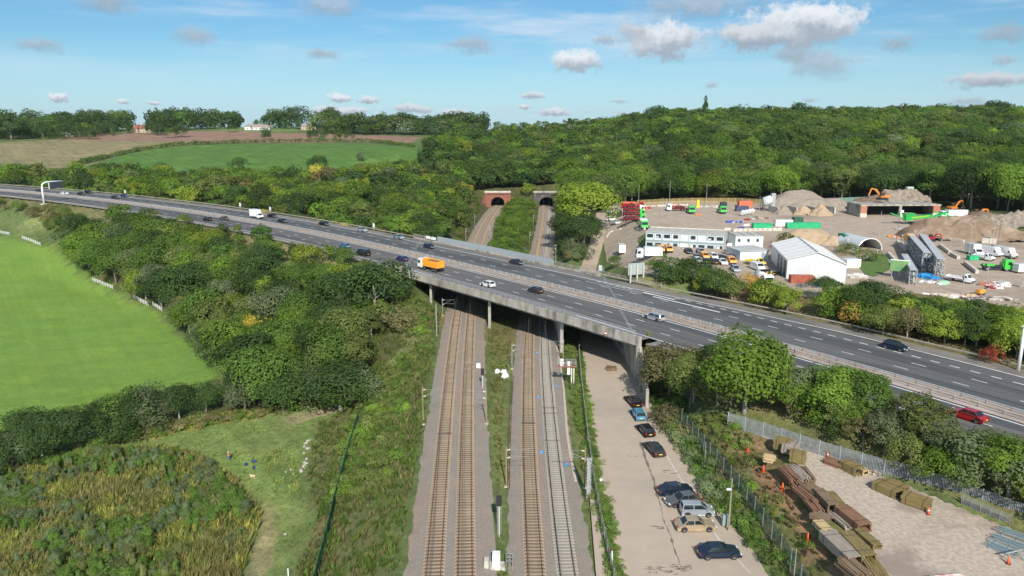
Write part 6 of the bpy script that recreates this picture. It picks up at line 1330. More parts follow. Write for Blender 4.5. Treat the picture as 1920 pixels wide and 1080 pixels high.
# ------------------------------------------------------------------ the depot
def yd(px, py): return G(px, py) + Vector((0, 0, .12))
CLAD = pmat('pale_cabin_panel', (.54, .60, .60), (.64, .69, .68), .6, .5); TRIM = mat('cabin_trim', (.30, .36, .38), .5, .1); FELT = pmat('flat_roof', (.36, .35, .31), (.46, .45, .40), .5, .9); DGLASS = mat('window_glass', (.03, .04, .045), .1, 0, .7); BLIND = mat('blind', (.62, .62, .60), .7)
def frame_of(pL, pR):
    a, c = Vector(pL), Vector(pR); c.z = a.z; u = (c - a); return a, u.length, math.atan2(u.y, u.x)
# long two storey office
a, W, rz = frame_of(yd(1210, 467), yd(1357, 468)); r = empty('office_cabins', a, rz, 'long two storey pale portable office building of nine bays', 'building'); D, SH, n = 9.5, 2.65, 9; mw_ = W / n
for k in range(2): MB().box((W / 2, D / 2, k * SH + .05), (W, D, SH - .07), bottom=True).build('storey', CLAD, r)
b = MB(); 
for k in range(2):
    for i in range(n + 1): b.box((i * mw_ if 0 < i < n else (.03 if i == 0 else W - .03), -.03, k * SH + .03), (.13, .12, SH - .06), bottom=True)
    b.box((W / 2, -.03, k * SH + .0), (W + .1, .14, .26), bottom=True); b.box((W / 2, -.03, (k + 1) * SH - .28), (W + .1, .14, .26), bottom=True)
b.build('frame', TRIM, r)
MB().box((W / 2, D / 2, 2 * SH - .01), (W + .2, D + .2, .16), bottom=True).build('roof', FELT, r); b = MB()
for i in range(n + 1): b.box((i * mw_, D / 2, 2 * SH + .16), (.14, D + .2, .09), bottom=True)
b.box((W / 2, D + .05, 2 * SH + .13), (W + .2, .25, .3), bottom=True); b.build('roof_beams', CONCP, r)
wn = {0: [0, 1, 2, 5, 6, 7, 8], 1: [0, 1, 2, 3, 5, 7, 8]}
for k in range(2):
    for i in wn[k]:
        ww = 1.75 if not (k == 1 and i in (1, 3, 5)) else 1.35; x = (i + .5) * mw_; z = k * SH + .95; w_ = MB().box((x, -.06, z), (ww + .14, .10, 1.14), bottom=True).build('window', TRIM, r); MB().box((x, -.10, z + .07), (ww, .08, 1.0), bottom=True).build('pane', DGLASS, w_)
        if (i + k) % 3 == 2: MB().box((x - ww * .2, -.125, z + .1), (ww * .5, .05, .9 if k == 0 else .45), bottom=True).build('blind', BLIND, w_)
d_ = MB().box((3.5 * mw_, -.07, .1), (1.5, .1, 2.2), bottom=True).build('door', mat('door_blue_grey', (.30, .40, .44), .4), r); MB().box((3.5 * mw_, -.11, .8), (1.2, .06, 1.2), bottom=True).build('pane', DGLASS, d_)
b = MB()
for x in np.arange(.6, W - .3, 1.3): b.box((x + random.Random(int(x * 9)).uniform(-.3, .3), -.7, 0), (.7, .5, random.Random(int(x * 7)).uniform(.15, .45)), bottom=True)
b.build('planter', mat('planter_dark', (.05, .07, .04), .9), r)
# smaller cabin behind and low white store
a, W, rz = frame_of(yd(1378, 466), yd(1430, 466)); r = empty('small_cabin', a, rz, 'small pale cabin building with three little windows', 'building'); MB().box((W / 2, 4, 0), (W, 8, 3.6), bottom=True).build('walls', CLAD, r); MB().box((W / 2, 4, 3.6), (W + .2, 8.2, .16), bottom=True).build('roof', FELT, r); b = MB()
for i in range(4): b.box((i * W / 3, 4, 3.76), (.12, 8.2, .1), bottom=True)
b.build('roof_beams', TRIM, r)
for i in range(3): w_ = MB().box((W * (i + .5) / 3 - .3, -.04, 1.9), (.75, .1, .95), bottom=True).build('window', TRIM, r); MB().box((W * (i + .5) / 3 - .3, -.08, 1.97), (.6, .08, .8), bottom=True).build('pane', DGLASS, w_)
a, W, rz = frame_of(yd(1387, 489), yd(1440, 487)); r = empty('store_building', a, rz, 'low white flat roofed store beside the big shed', 'building'); MB().box((W / 2, 4.2, 0), (W, 8.4, 2.45), bottom=True).build('walls', pmat('store_white', (.62, .66, .66), (.72, .74, .73), .7, .6), r); MB().box((W / 2, 4.2, 2.45), (W + .5, 8.9, .2), bottom=True).build('roof', pmat('grey_roof', (.34, .35, .34), (.52, .53, .52), .4, .8, stretch=(.2, 2, 1)), r); MB().box((W - 1.6, -.04, 0), (1.0, .08, 2.05), bottom=True).build('door', TRIM, r)
# big shed
a = yd(1474, 523); c = yd(1584, 534); c.z = a.z; bk = yd(1445, 487); bk.z = a.z; r = empty('shed', a, math.atan2((c - a).y, (c - a).x), 'big white gabled shed with a ribbed pale roof', 'shed'); W = (c - a).length; D = (bk - a).length; E_, R_ = 4.7, 6.9
M_ = Matrix.Rotation(-math.atan2((c - a).y, (c - a).x), 3, 'Z'); dv = M_ @ (bk - a); sx = dv.x / dv.length; sy = dv.y / dv.length
def S(x, d, z): return (x + sx * d, sy * d, z)
WHT = pmat('shed_white', (.64, .67, .66), (.72, .74, .73), .5, .5, stretch=(3, 3, .4)); SRF = pmat('shed_roof', (.80, .78, .73), (.86, .84, .80), .3, .6)
b = MB(); b.add([S(0, 0, 0), S(W, 0, 0), S(W, 0, E_), S(W / 2, 0, R_), S(0, 0, E_), S(0, D, 0), S(W, D, 0), S(W, D, E_), S(W / 2, D, R_), S(0, D, E_)], [(0, 1, 2, 3, 4), (9, 8, 7, 6, 5), (0, 4, 9, 5), (1, 6, 7, 2)]); b.build('walls', WHT, r)
b = MB()
for (x0, z0, x1, z1) in ((-.25, E_ - .05, W / 2, R_ + .12), (W / 2, R_ + .12, W + .25, E_ - .05)):
    b.add([S(x0, -.3, z0), S(x1, -.3, z1), S(x1, D + .3, z1), S(x0, D + .3, z0), S(x0, -.3, z0 + .12), S(x1, -.3, z1 + .12), S(x1, D + .3, z1 + .12), S(x0, D + .3, z0 + .12)], [(3, 2, 1, 0), (4, 5, 6, 7), (0, 1, 5, 4), (2, 3, 7, 6), (3, 0, 4, 7)])
b.build('roof', SRF, r); b = MB()
for i in range(6):
    d_ = D * (i + .3) / 6
    for (x0, z0, x1, z1) in ((-.2, E_ + .10, W / 2, R_ + .27), (W / 2, R_ + .27, W + .2, E_ + .10)): b.bar(S(x0, d_, z0), S(x1, d_, z1), .16, .07)
b.bar(S(W / 2, -.3, R_ + .28), S(W / 2, D + .3, R_ + .28), .35, .07); b.build('roof_ribs', mat('rib_grey', (.36, .36, .35), .6), r)
for i, (d0, wd) in enumerate(((1.2, 3.6), (6.5, 3.2), (11.0, 3.0))): b = MB(); b.add([S(-.04, d0, 0), S(-.04, d0 + wd, 0), S(-.04, d0 + wd, 3.9), S(-.04, d0, 3.9)], [(0, 1, 2, 3)]); b.build('shutter_door', mat('shutter_dark', (.06, .08, .09), .5), r)
def container(px, py, L, W, Hh, m, label, rz=0., cat='container', dy=0., name='container', zoff=0., pt=None):
    g = Vector(pt) if pt is not None else yd(px, py); r = empty(name, (g.x, g.y, g.z + zoff), rz, label, cat); b = MB(); b.box((0, W / 2, 0), (L, W, Hh), bottom=True)
    b.build('box', m, r); b = MB(); n = int(L / .45)
    for i in range(n): b.box((-L / 2 + (i + .5) * L / n, -.015, .12), (L / n * .45, .06, Hh - .24), bottom=True)
    for x in (-L / 2, L / 2): b.box((x, -.02, 0), (.14, .14, Hh), bottom=True)
    b.build('ribs', m, r); return r
CR = pmat('container_rust', (.30, .07, .04), (.42, .13, .08), 1, .6); CG = pmat('container_green', (.02, .16, .11), (.04, .24, .17), 1, .5); CN = pmat('container_navy', (.05, .06, .12), (.09, .10, .18), 1, .6); COo = pmat('container_orange', (.55, .13, .07), (.66, .20, .11), 1, .6); GSK = pmat('skip_green', (.02, .36, .14), (.05, .48, .22), 1, .5); CWH = PC['white']; CDG = pmat('dark_green_ribbed', (.03, .09, .06), (.06, .14, .10), 1, .7)
container(1505, 532, 5.4, 2.2, 1.7, CR, 'rust red container against the front wall of the big shed', rz=-.07)
container(1590, 461, 2.6, 4.5, 3.2, CG, 'dark green container left of the arched shelter', rz=.0)
container(1507, 429, 11.5, 2.3, 1.9, GSK, 'long bright green skip behind the sand heap')
container(1470, 425, 6.0, 2.4, 2.3, CWH, 'white container left of the long green skip'); container(1497, 421, 3.2, 2.4, 2.4, CDG, 'dark green ribbed container behind the long green skip')
container(1430, 429, 6.5, 2.2, 1.7, GSK, 'green skip with a mesh cover left of the white container'); container(1398, 389, 5.5, 2.4, 2.6, COo, 'orange red container standing behind the navy one'); container(1392, 397, 4.8, 2.4, 2.1, CN, 'navy blue container in front of the orange red one'); container(1388, 387, 1.4, 2.3, 2.4, PC['red'], 'small bright red container left of the orange red one')
container(1357, 391, 2.4, 2.2, 2.5, mat('dark_kiosk', (.03, .04, .06), .5), 'dark kiosk with a pale blue roof at the back of the yard'); container(1585, 505, 4.0, 2.5, 2.2, CWH, 'white cabin behind the right corner of the big shed', rz=.2, pt=tuple(yd(1600, 503)))
# arched shelter
g = yd(1630, 470); r = empty('arched_shelter', g, .18, 'pale arched shelter with an open front', 'shelter'); b = MB(); n = 14; Rr = 4.0
A = [[(Rr * math.cos(PI * k / n), y, 3.5 * math.sin(PI * k / n)) for k in range(n + 1)] for y in (0, 5, 11)]
for p, q in zip(A[:-1], A[1:]): b.strip(p, q)
b.build('cover', pmat('grey_sheeting', (.46, .49, .50), (.58, .60, .61), .6, .5), r, smooth=True, fix=False); b = MB(); b.tube([(x, -.05, z) for x, y, z in A[0]], .16, 6); b.build('front_arch', PC['white'], r); MB().box((-.6, 6.0, 0), (5.6, .2, 2.6), bottom=True).build('inner_wall', CONCP, r)
b = MB(); b.add([A[2][k] for k in range(n + 1)], [tuple(range(n + 1))]); b.build('back_wall', TRIM, r, fix=False)
# heaps
SAND = pmat('sand', (.36, .26, .165), (.44, .33, .22), .5, .95, bump=.4); SOIL = pmat('dark_soil', (.14, .095, .065), (.21, .145, .10), .7, .95, bump=.4); BROWN = pmat('brown_spoil', (.19, .135, .09), (.29, .21, .145), .35, .95, c3=(.36, .275, .20), s3=.12, bump=.6); STONE = pmat('grey_stone', (.25, .205, .16), (.32, .27, .215), .8, .95, bump=.4)
def heap(px, py, w, d, h, m, label, rz=0., seed=1, amp=.12, n=34, kind='cone', name='soil_heap', cat='heap'):
    g = yd(px, py); xs = np.linspace(-1, 1, n); X, Y = np.meshgrid(xs, xs); x, y = X.ravel(), Y.ravel(); q = np.sqrt(x ** 2 + y ** 2) + (pnoise(x * 3 + 9, y * 3 + 9, 1, seed) - .5) * .25
    if kind == 'ridge': q = np.sqrt(np.maximum(np.abs(x) - .45, 0) ** 2 / .3 + y ** 2) + (pnoise(x * 6 + 9, y * 4 + 9, 1, seed) - .5) * .34
    z = np.clip(1.0 - q, -.12, 1) * 1.15; z = np.where(z > .85, .85 + (z - .85) * .4, z); z = z + (pnoise(x * 9 + 3, y * 9 + 3, 1, seed + 1) - .5) * amp * (z > 0)
    cr, sr = math.cos(rz), math.sin(rz); wx = g.x + (x * w / 2 * cr - y * d / 2 * sr); wy = g.y + d / 2 * .9 + (x * w / 2 * sr + y * d / 2 * cr); base = H(wx, wy) + .05; V = np.stack([wx - g.x, wy - g.y, base + z * h - g.z], 1)
    F = np.stack([(np.arange(n - 1)[:, None] * n + np.arange(n - 1)[None, :]).ravel() + k for k in (0, 1, n + 1, n)], 1); keep = (z[F].max(1) > -.05); me = np_mesh(name, V, F[keep], [m], smooth=True); o = bpy.data.objects.new(name, me); link(o); o.location = g; return tag(o, label, cat)
heap(1515, 392, 34, 26, 7.2, STONE, 'big pale grey stone heap at the back of the depot', seed=3); heap(1570, 392, 24, 16, 4.0, STONE, 'lower grey heap right of the big stone heap', seed=8)
heap(1474, 404, 8, 7, 3.6, STONE, 'small pale heap in the left storage bay', seed=4); heap(1512, 404, 8, 7, 3.4, SAND, 'small tan heap in the middle storage bay', seed=5); heap(1545, 406, 9, 8, 4.6, SAND, 'sand coloured heap in the right storage bay', seed=6)
heap(1528, 460, 24, 12, 4.6, SAND, 'broad sand heap behind the big white shed', seed=7); heap(1575, 462, 12, 9, 2.6, SAND, 'low sand bank left of the green container', seed=17)
heap(1742, 449, 16, 11, 5.4, SOIL, 'dark brown pointed soil heap in front of the green screener', seed=9, amp=.06); heap(1815, 452, 34, 17, 6.6, BROWN, 'long lumpy brown spoil heap at the right of the depot', kind='ridge', seed=10, amp=.2, n=60, rz=-.1); heap(1905, 455, 22, 15, 4.4, BROWN, 'spoil heap running off the right edge of the photo', seed=12, amp=.25); heap(1856, 424, 16, 12, 5.0, SOIL, 'reddish brown heap behind the long spoil heap', seed=11); heap(1893, 432, 22, 12, 4.6, pmat('rubble_grey', (.20, .165, .13), (.33, .28, .225), .9, .95, bump=.8), 'pale rubble bank at the far right of the depot', kind='ridge', seed=14, amp=.3, rz=-.25)
for k, px in enumerate((1459, 1494, 1529, 1565)): g = yd(px, 402); tag(MB().box((0, 4, 0), (.5, 8, 2.6), bottom=True).build('bay_wall', CONCP, None, g, rz=.1), ['leftmost concrete wall of the storage bays', 'second concrete wall of the storage bays', 'third concrete wall of the storage bays', 'rightmost concrete wall of the storage bays'][k], 'wall')
# ruined roof with rubble and machines on top
a = yd(1612, 408); c = yd(1762, 406); c.z = a.z; W = (c - a).length; r = empty('open_store', a, math.atan2((c - a).y, (c - a).x), 'long open fronted concrete store with rubble piled on its roof', 'store'); BRK = pmat('old_brick', (.36, .14, .09), (.48, .22, .15), 2, .9)
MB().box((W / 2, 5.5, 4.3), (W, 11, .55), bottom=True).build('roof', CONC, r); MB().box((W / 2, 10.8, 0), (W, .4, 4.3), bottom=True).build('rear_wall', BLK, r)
for x, w_, m in ((1.3, 2.4, BRK), (W * .5, .9, CONC), (W - 1.5, 2.6, BRK)): q_ = MB().box((x, .4, 1.5 if w_ > 2 else 0), (w_, .8, 2.8 if w_ > 2 else 4.3), bottom=True).build('pier', m, r); (MB().box((x, .4, 0), (w_ + .1, .9, 1.5), bottom=True).build('plinth', CONCP, q_) if w_ > 2 else None)
for x in (.2, W - .2): MB().box((x, 5.5, 0), (.3, 10.6, 4.3), bottom=True).build('side_wall', CONC, r)
h_ = heap(1700, 399, 24, 12, 4.6, pmat('roof_rubble', (.18, .14, .105), (.33, .275, .22), .8, .95, bump=.8), 'heap of broken rubble on the roof of the open store', seed=21, amp=.3, n=50, kind='ridge', cat='rubble', name='rubble_heap'); h_.location.z = a.z + 4.4; h_.location.y += 1.0
h2_ = heap(1655, 399, 18, 9, 2.4, SOIL, 'low dark spoil on the left of the store roof', seed=23, amp=.2); h2_.location.z = a.z + 4.5; h2_.location.y += 2.0
ORG = PAINT('digger_orange', (.75, .24, .04), 0.); GRN = PAINT('machine_green', (.02, .42, .08), 0.)
def digger(loc, rz, label, m, s=1.0, arm=1, cat='excavator', group=None):
    r = empty('excavator', loc, rz, label, cat, group); r.scale = (s, s, s)
    for y in (-1.15, 1.15): MB().prism([(-1.9, .15), (-1.6, 0), (1.6, 0), (1.9, .15), (1.9, .65), (1.6, .85), (-1.6, .85), (-1.9, .65)], y - .3, y + .3).build('track', BLK, r)
    MB().box((0, 0, .45), (1.6, 1.9, .6), bottom=True).build('undercarriage', DARKSTEEL, r); MB().prism([(-2.4, 1.1), (1.2, 1.1), (1.2, 1.7), (-.2, 2.1), (-2.2, 2.1), (-2.5, 1.8)], -1.3, 1.3).build('body', m, r, bevel=.06)
    c_ = MB().prism([(-.2, 1.7), (1.3, 1.7), (1.35, 2.3), (1.05, 3.1), (-.1, 3.1)], .35, 1.3).build('cab', BLK, r, bevel=.04); MB().box((.55, .82, 3.1), (1.3, 1.0, .06), bottom=True).build('cab_roof', m, c_)
    P = [(1.0, -.1, 1.7), (2.8, -.1, 4.2), (4.8, -.1, 4.6)] if arm == 1 else [(1.0, -.1, 1.7), (2.6, -.1, 3.4), (4.2, -.1, 3.3)]; b = MB(); b.bar(P[0], P[1], .45, .6); b.bar(P[1], P[2], .4, .5); b.build('boom', m, r); Q = (P[2][0] + .9, -.1, P[2][2] - (2.8 if arm == 1 else 2.2)); MB().bar(P[2], Q, .32, .42).build('stick', m, r); MB().bar((1.2, -.1, 1.9), (P[1][0] + .5, -.1, P[1][2] - .35), .14).build('hydraulic_ram', GALV, r)
    MB().prism([(Q[0] - .2, Q[2] + .2), (Q[0] + .3, Q[2]), (Q[0] + .2, Q[2] - .8), (Q[0] - .5, Q[2] - 1.0), (Q[0] - .9, Q[2] - .5), (Q[0] - .7, Q[2] - .4)], -.65, .45).build('bucket', DARKSTEEL, r, fix=True); return r
digger((a.x + W * .36, a.y + 6.5, a.z + 6.0), PI, 'orange excavator working on top of the rubble covered roof', ORG, .95); g = yd(1828, 418); digger((g.x, g.y, g.z + 1.6), .05, 'orange excavator beside the white tipper on the spoil heap', ORG, .95, 2); g = yd(1795, 402); digger((g.x, g.y + 3, g.z + .9), .3, 'orange excavator half hidden behind the white tipper body', ORG, .85, 1)
g = yd(1715, 452); digger(g, PI, 'small red orange digger left of the dark soil heap foot', PC['red'], .62, 2); g = yd(1744, 453); digger(g, 0, 'small red orange digger with raised arm beside its twin', PC['red'], .68, 2)
g = yd(1785, 414); lorry(g + Vector((0, 0, .6)), PI, 'white tipper lorry parked between the screener and the excavators', 'white', 'box', 'white', L=9.5)
g = yd(1718, 396); r = empty('crusher', (g.x, g.y + 7, a.z + 6.4), 0, 'green crushing machine on top of the rubble heap', 'crusher'); slabbox('body', GRN, r, (0, 0, 0), (3.4, 2.4, 2.6)); slabbox('hood', mat('pale_hood', (.46, .52, .44), .5), r, (0, 0, 2.6), (2.6, 1.8, .8)); b = MB(); b.bar((-1.5, 0, 1.5), (-4.4, 0, 2.4), 1.0, .3); b.build('conveyor', CONCP, r)
# green screener
g = yd(1718, 421); r = empty('screener', (g.x, g.y, g.z), 0, 'long bright green screening machine with raised conveyor', 'screener'); b = MB(); b.prism([(-4.5, 1.4), (5.0, 2.6), (5.0, 3.6), (-4.5, 2.6)], -1.2, 1.2); b.build('screen_box', GRN, r, bevel=.05); MB().box((.4, -1.24, 2.55), (6.2, .08, .5), ry=-.125, bottom=True).build('warning_panel', PAINT('lime_panel', (.30, .50, .04), 0.), r)
b = MB(); b.bar((5, 0, 2.4), (10.8, 0, 4.4), 1.3, .45); b.bar((5.5, 0, 4.6), (12, 0, 2.8), 1.0, .4); b.build('side_conveyor', GRN, r); b = MB(); b.bar((-4.5, 0, 2.0), (-9.6, 0, 4.0), .9, .3); b.build('tail_conveyor', GRN, r); MB().box((-3.2, 0, 2.6), (2.6, 2.2, 1.4), bottom=True, taper=1.35).build('hopper', GRN, r); MB().box((7.6, -.3, 0), (4.0, 2.0, 1.8), bottom=True).build('engine_box', GRN, r, bevel=.08)
for y in (-1.1, 1.1): MB().prism([(-2.6, .2), (-2.2, 0), (3.0, 0), (3.4, .2), (3.4, .8), (-2.6, .8)], y - .3, y + .3).build('track', BLK, r)
b = MB(); 
for x in (-3.5, 0, 3.5): b.bar((x, -.9, .8), (x, -.9, 2.2), .2); b.bar((x, .9, .8), (x, .9, 2.2), .2)
b.build('legs', GRN, r)
g = yd(1690, 407); r = empty('screen_hopper', g, 0, 'pale green hopper box in the middle of the open store front', 'hopper'); slabbox('box', mat('pale_green', (.36, .60, .42), .6), r, (0, 0, 0), (2.2, 2.0, 1.6)); slabbox('lid', PC['white'], r, (0, .2, 1.6), (1.2, .8, .9))
# silo, drums, and odds at the back
g = yd(1437, 396); r = empty('silo', g, 0, 'grey cement silo on legs at the back of the depot', 'silo'); MB().tube([(-1.8, 0, 3.6), (-1.5, 0, 3.6), (1.6, 0, 4.6), (1.9, 0, 4.7)], [1.0, 1.9, 1.9, 1.0], 18).build('drum', pmat('silo_grey', (.46, .50, .48), (.60, .62, .60), .8, .5), r, smooth=True); slabbox('tower', GALV, r, (2.3, 0, 0), (1.6, 1.6, 7.2)); b = MB()
for x in (-1.3, 1.3):
    for y in (-1, 1): b.box((x, y, 0), (.25, .25, 3.2), bottom=True)
b.build('legs', DARKSTEEL, r)
for k, (px, py) in enumerate([(1392, 406), (1398, 405), (1404, 404), (1410, 403)]): g = yd(px, py); tag(MB().tube([(-.2, 0, 1.0), (.5, .9, 1.6)], [.8, .8], 14).build('cable_drum', PC['white'], None, g), ['first', 'second', 'third', 'fourth'][k] + ' white drum from the left in the leaning row', 'drum', 'leaning white drums')
Ys = yd(1340, 391)
def odd(name, label, cat, px, py, dims, m, seed, n=9, dz=0.): 
    g = yd(px, py); return scatter_bits(name, label, cat, g.x, g.y, g.z + dz, dims[0] / 2, dims[1] / 2, n, dims[2], m, seed, .25, 1.8)
odd('blue_steelwork', 'flat pile of blue steel frames in the middle of the yard', 'steelwork', 1377, 417, (6.5, 3, 1.3), [mat('steel_blue', (.05, .09, .42), .5), GALV], 5, 26); odd('red_barriers', 'bright red plastic barriers beside the green skip, upper pile', 'barriers', 1399, 413, (1.4, 1, 1.0), [PC['red']], 6, 6); odd('red_barriers', 'bright red plastic barriers beside the green skip, lower pile', 'barriers', 1400, 423, (1.6, 1, 1.1), [PC['red'], PC['white']], 7, 8); odd('blue_crates', 'blue crates beside the pale block wall', 'crates', 1393, 428, (1.6, 1, 1.0), [mat('steel_blue', (.05, .09, .42), .5)], 8, 5)
odd('orange_spreader', 'orange attachment on the open yard between the green lorries', 'attachment', 1309, 404, (2.4, 1.2, 1.0), [ORG, PC['red']], 9, 7); odd('orange_plant', 'orange machine parts left of the dark kiosk', 'machine', 1341, 389, (4.0, 1.5, 1.4), [PC['orange'], CONCP], 10, 10); g = yd(1308, 390); tag(MB().box((0, 0, 0), (1.3, 1.3, 3.4), bottom=True, taper=.6).build('yellow_hopper', PC['yellow'], None, g), 'tall yellow hopper at the back of the yard', 'hopper')
odd('timber_rubble', 'long line of pale timber and blocks along the back fence', 'timber', 1225, 387, (16, 1.6, 1.0), [CONCP, TB[3], PC['yellow']], 11, 40); odd('timber_rubble', 'pale blocks and bags right of the yellow hopper', 'blocks', 1325, 388, (6, 1.6, .9), [CONCP, PC['white']], 12, 14); odd('mixed_scrap', 'scrap and pallets around the foot of the silo', 'scrap', 1420, 410, (8, 5, .9), [CONCP, DARKSTEEL, TB[3], BRK], 13, 40); odd('red_barriers', 'pile of red barriers right of the parked lorries', 'barriers', 1208, 392, (4.2, 1.8, 1.2), [PC['red'], COo], 14, 18)
odd('orange_boxes', 'orange boxes on the line of blocks left of the small diggers', 'boxes', 1677, 445, (5.5, 1, .9), [ORG, CONCP], 15, 12); odd('blue_barriers', 'long stack of blue barriers between the steel racks', 'barriers', 1738, 521, (3.0, 7, 1.2), [mat('barrier_blue', (.03, .25, .55), .5)], 16, 40); odd('mixed_scrap', 'white and red site junk at the foot of the right rack', 'scrap', 1752, 530, (6, 2.5, .9), [PC['white'], PC['red'], GALV], 18, 34); odd('green_machine_parts', 'pale green machine on the ground beside the right rack', 'machine', 1765, 533, (2.6, 1.6, 1.0), [mat('pale_green', (.36, .60, .42), .6), PC['white']], 19, 9)
odd('mixed_scrap', 'pallets and bags in a row at the right of the depot', 'pallets', 1882, 535, (12, 3, 1.2), [PC['white'], TB[2], CONCP, BRK], 20, 52); odd('mixed_scrap', 'white barriers with red ends on the ground at the right', 'barriers', 1872, 541, (4.5, 1.2, .9), [PC['white'], PC['red']], 22, 12); odd('rubble', 'strip of pale rubble and sacks along the lower edge of the depot', 'rubble', 1775, 556, (13, 2.4, .8), [PC['white'], RUB, CONCP, TB[3], COo], 23, 170); odd('rubble', 'dark rubble along the lower right edge of the depot', 'rubble', 1855, 562, (12, 2.2, .8), [RUB, DARKSTEEL, CONCP], 24, 90); odd('scrap_blocks', 'grey scattered kerb stones in the middle of the depot', 'blocks', 1700, 430, (9, 4, .7), [RUB, GALV], 25, 60); odd('blue_drums', 'blue drums and pipes in front of the big white shed', 'drums', 1538, 537, (4.5, 1.2, 1.0), [BLUE, mat('steel_blue', (.05, .09, .42), .5), PC['red'], BLK], 26, 18); odd('pallet_stack', 'grey pallets beside the right corner of the big shed', 'pallets', 1603, 519, (4.5, 3.5, 1.2), [GALV, CONCP, PC['white']], 27, 26); odd('stillages', 'row of dark crates in front of the rust red container', 'crates', 1509, 538, (5.2, .9, 1.0), [DARKSTEEL], 28, 14); odd('mixed_scrap', 'dark tyres and tools beside the shutter doors of the shed', 'scrap', 1448, 513, (3, 7, .9), [BLK, PC['yellow'], PC['blue']], 29, 22)
odd('scrap_vehicles', 'jumble of white and red machine parts left of the parked lorries', 'scrap', 1155, 397, (4.5, 7, 1.3), [PC['white'], PC['red'], DARKSTEEL, GALV], 30, 50)
tag(MB().bar((0, 0, .6), (1.6, -13, .6), .7, .7).build('concrete_beam', CONCP, None, yd(1153, 393)), 'long pale sloping beam left of the parked lorries', 'beam')
# block walls
def blocks(P, label, h=.8, w=.6, lift=0.):
    L = [yd(*p) for p in P]; o0 = L[0].copy(); b = MB()
    for p, q in zip(L[:-1], L[1:]):
        n = max(1, int((q - p).length / 1.6))
        for i in range(n): c0 = p.lerp(q, (i + .04) / n) - o0; c1 = p.lerp(q, (i + .96) / n) - o0; b.bar(c0 + Vector((0, 0, h / 2 + lift)), c1 + Vector((0, 0, h / 2 + lift)), w, h)
    return tag(b.build('block_wall', CONCP, None, o0), label, 'wall')
blocks([(1357, 432), (1370, 432)], 'short pale block wall right of the office roof'); blocks([(1374, 435), (1466, 433)], 'long pale block wall behind the small cabin', 1.0); blocks([(1138, 448), (1142, 440), (1150, 435), (1164, 431)], 'curved pale kerb wall at the yard entrance', .7); blocks([(1194, 433), (1209, 432)], 'short pale block wall left of the office roof', 1.0); blocks([(1232, 388), (1290, 386)], 'pale blocks along the back fence of the yard'); blocks([(1764, 449), (1808, 456)], 'pale block wall at the foot of the long spoil heap', .9); blocks([(1690, 446), (1704, 447)], 'short pale block wall left of the small diggers', .9); blocks([(1840, 456), (1868, 458)], 'big pale blocks behind the vans', 1.6, 1.2)
for p, q, lb in (((1682, 456), (1700, 473), 'grey concrete beam lying left of the steel racks'), ((1762, 463), (1781, 477), 'grey concrete beam, upper one of the pair near the vans'), ((1782, 479), (1797, 487), 'grey concrete beam, lower one of the pair near the vans'), ((1809, 496), (1832, 514), 'grey concrete beam standing in front of the green flatbed lorry'), ((1665, 478), (1693, 508), 'white block wall beside the grass triangle')): blocks([p, q], lb, .9, .8)
tag(MB().box((0, 0, 0), (1.5, .1, 2.6), bottom=True).build('site_board', PC['white'], None, yd(1367, 473), rz=.2), 'white board at the right end of the office building', 'board')
tag(slabbox('skip', GSK, None, (0, 0, 0), (2.6, 1.6, 1.2)), 'small green skip beside the vans', 'skip').location = yd(1823, 488)
# steel storage racks
def rack(pa, pb, w, h, label, levels=4, fill=.75, seed=1):
    a, c = yd(*pa), yd(*pb); c.z = a.z; u = c - a; L = u.length; r = empty('storage_rack', a, math.atan2(u.y, u.x), label, 'rack'); b = MB(); n = max(2, int(L / 2.4)); rnd = random.Random(seed)
    for i in range(n + 1):
        for y in (0, w): b.box((i * L / n, y, 0), (.12, .12, h), bottom=True)
        for k in range(levels + 1): b.bar((i * L / n, 0, .15 + k * (h - .2) / levels), (i * L / n, w, .15 + k * (h - .2) / levels), .08)
    for y in (0, w):
        for k in range(levels + 1): b.bar((0, y, .15 + k * (h - .2) / levels), (L, y, .15 + k * (h - .2) / levels), .09, .14)
    b.build('frame', STEEL, r); b = MB(); b.mi = 0
    for k in range(levels):
        z = .25 + k * (h - .2) / levels
        for i in range(n):
            if rnd.random() > fill: continue
            for j in range(7): q = (i + .08 + .84 * rnd.random()) * L / n; b.box((q, w * rnd.uniform(.1, .9), z), (rnd.uniform(.1, .9), rnd.uniform(.1, w * .5), rnd.uniform(.2, (h / levels) * .7)), bottom=True, mi=rnd.randrange(4))
    b.build('stored_steel', [STEEL, DARKSTEEL, mat('blue_grey_steel', (.30, .38, .40)), CONCP], r, fix=False)
    r.children[-1]['kind'] = 'stuff'
    MB().box((L / 2, w / 2, h), (L, w, .08), bottom=True).build('top_deck', pmat('deck_grey', (.38, .40, .40), (.52, .53, .53), 1.2, .6), r); return r
rack((1741, 513), (1709, 466), 1.7, 5.2, 'tall steel storage rack packed with scaffolding, left one of the pair', 4, .95, 1); rack((1768, 525), (1733, 466), 1.8, 5.0, 'tall steel storage rack with solid side, right one of the pair', 4, .8, 2); rack((1717, 536), (1699, 502), 1.5, 3.6, 'lower steel rack in front of the tall pair', 3, .9, 3)
g = yd(1705, 470); r = empty('yellow_tower', g, 0, 'yellow and white hopper frame at the head of the tall racks', 'hopper'); b = MB()
for x in (-.9, .9):
    for y in (0, 1.4): b.box((x, y, 0), (.15, .15, 3.6), bottom=True)
b.build('legs', PC['white'], r); slabbox('hopper', PC['orange'], r, (0, .7, 2.9), (2.2, 1.8, 1.8))
g = yd(1684, 522); r = empty('sign_board', g, -.5, 'green backed sign board on posts beside the racks', 'sign')
for x in (-1.5, 0, 1.5): MB().box((x, 0, 0), (.14, .14, 3.4), bottom=True).build('post', GALV, r)
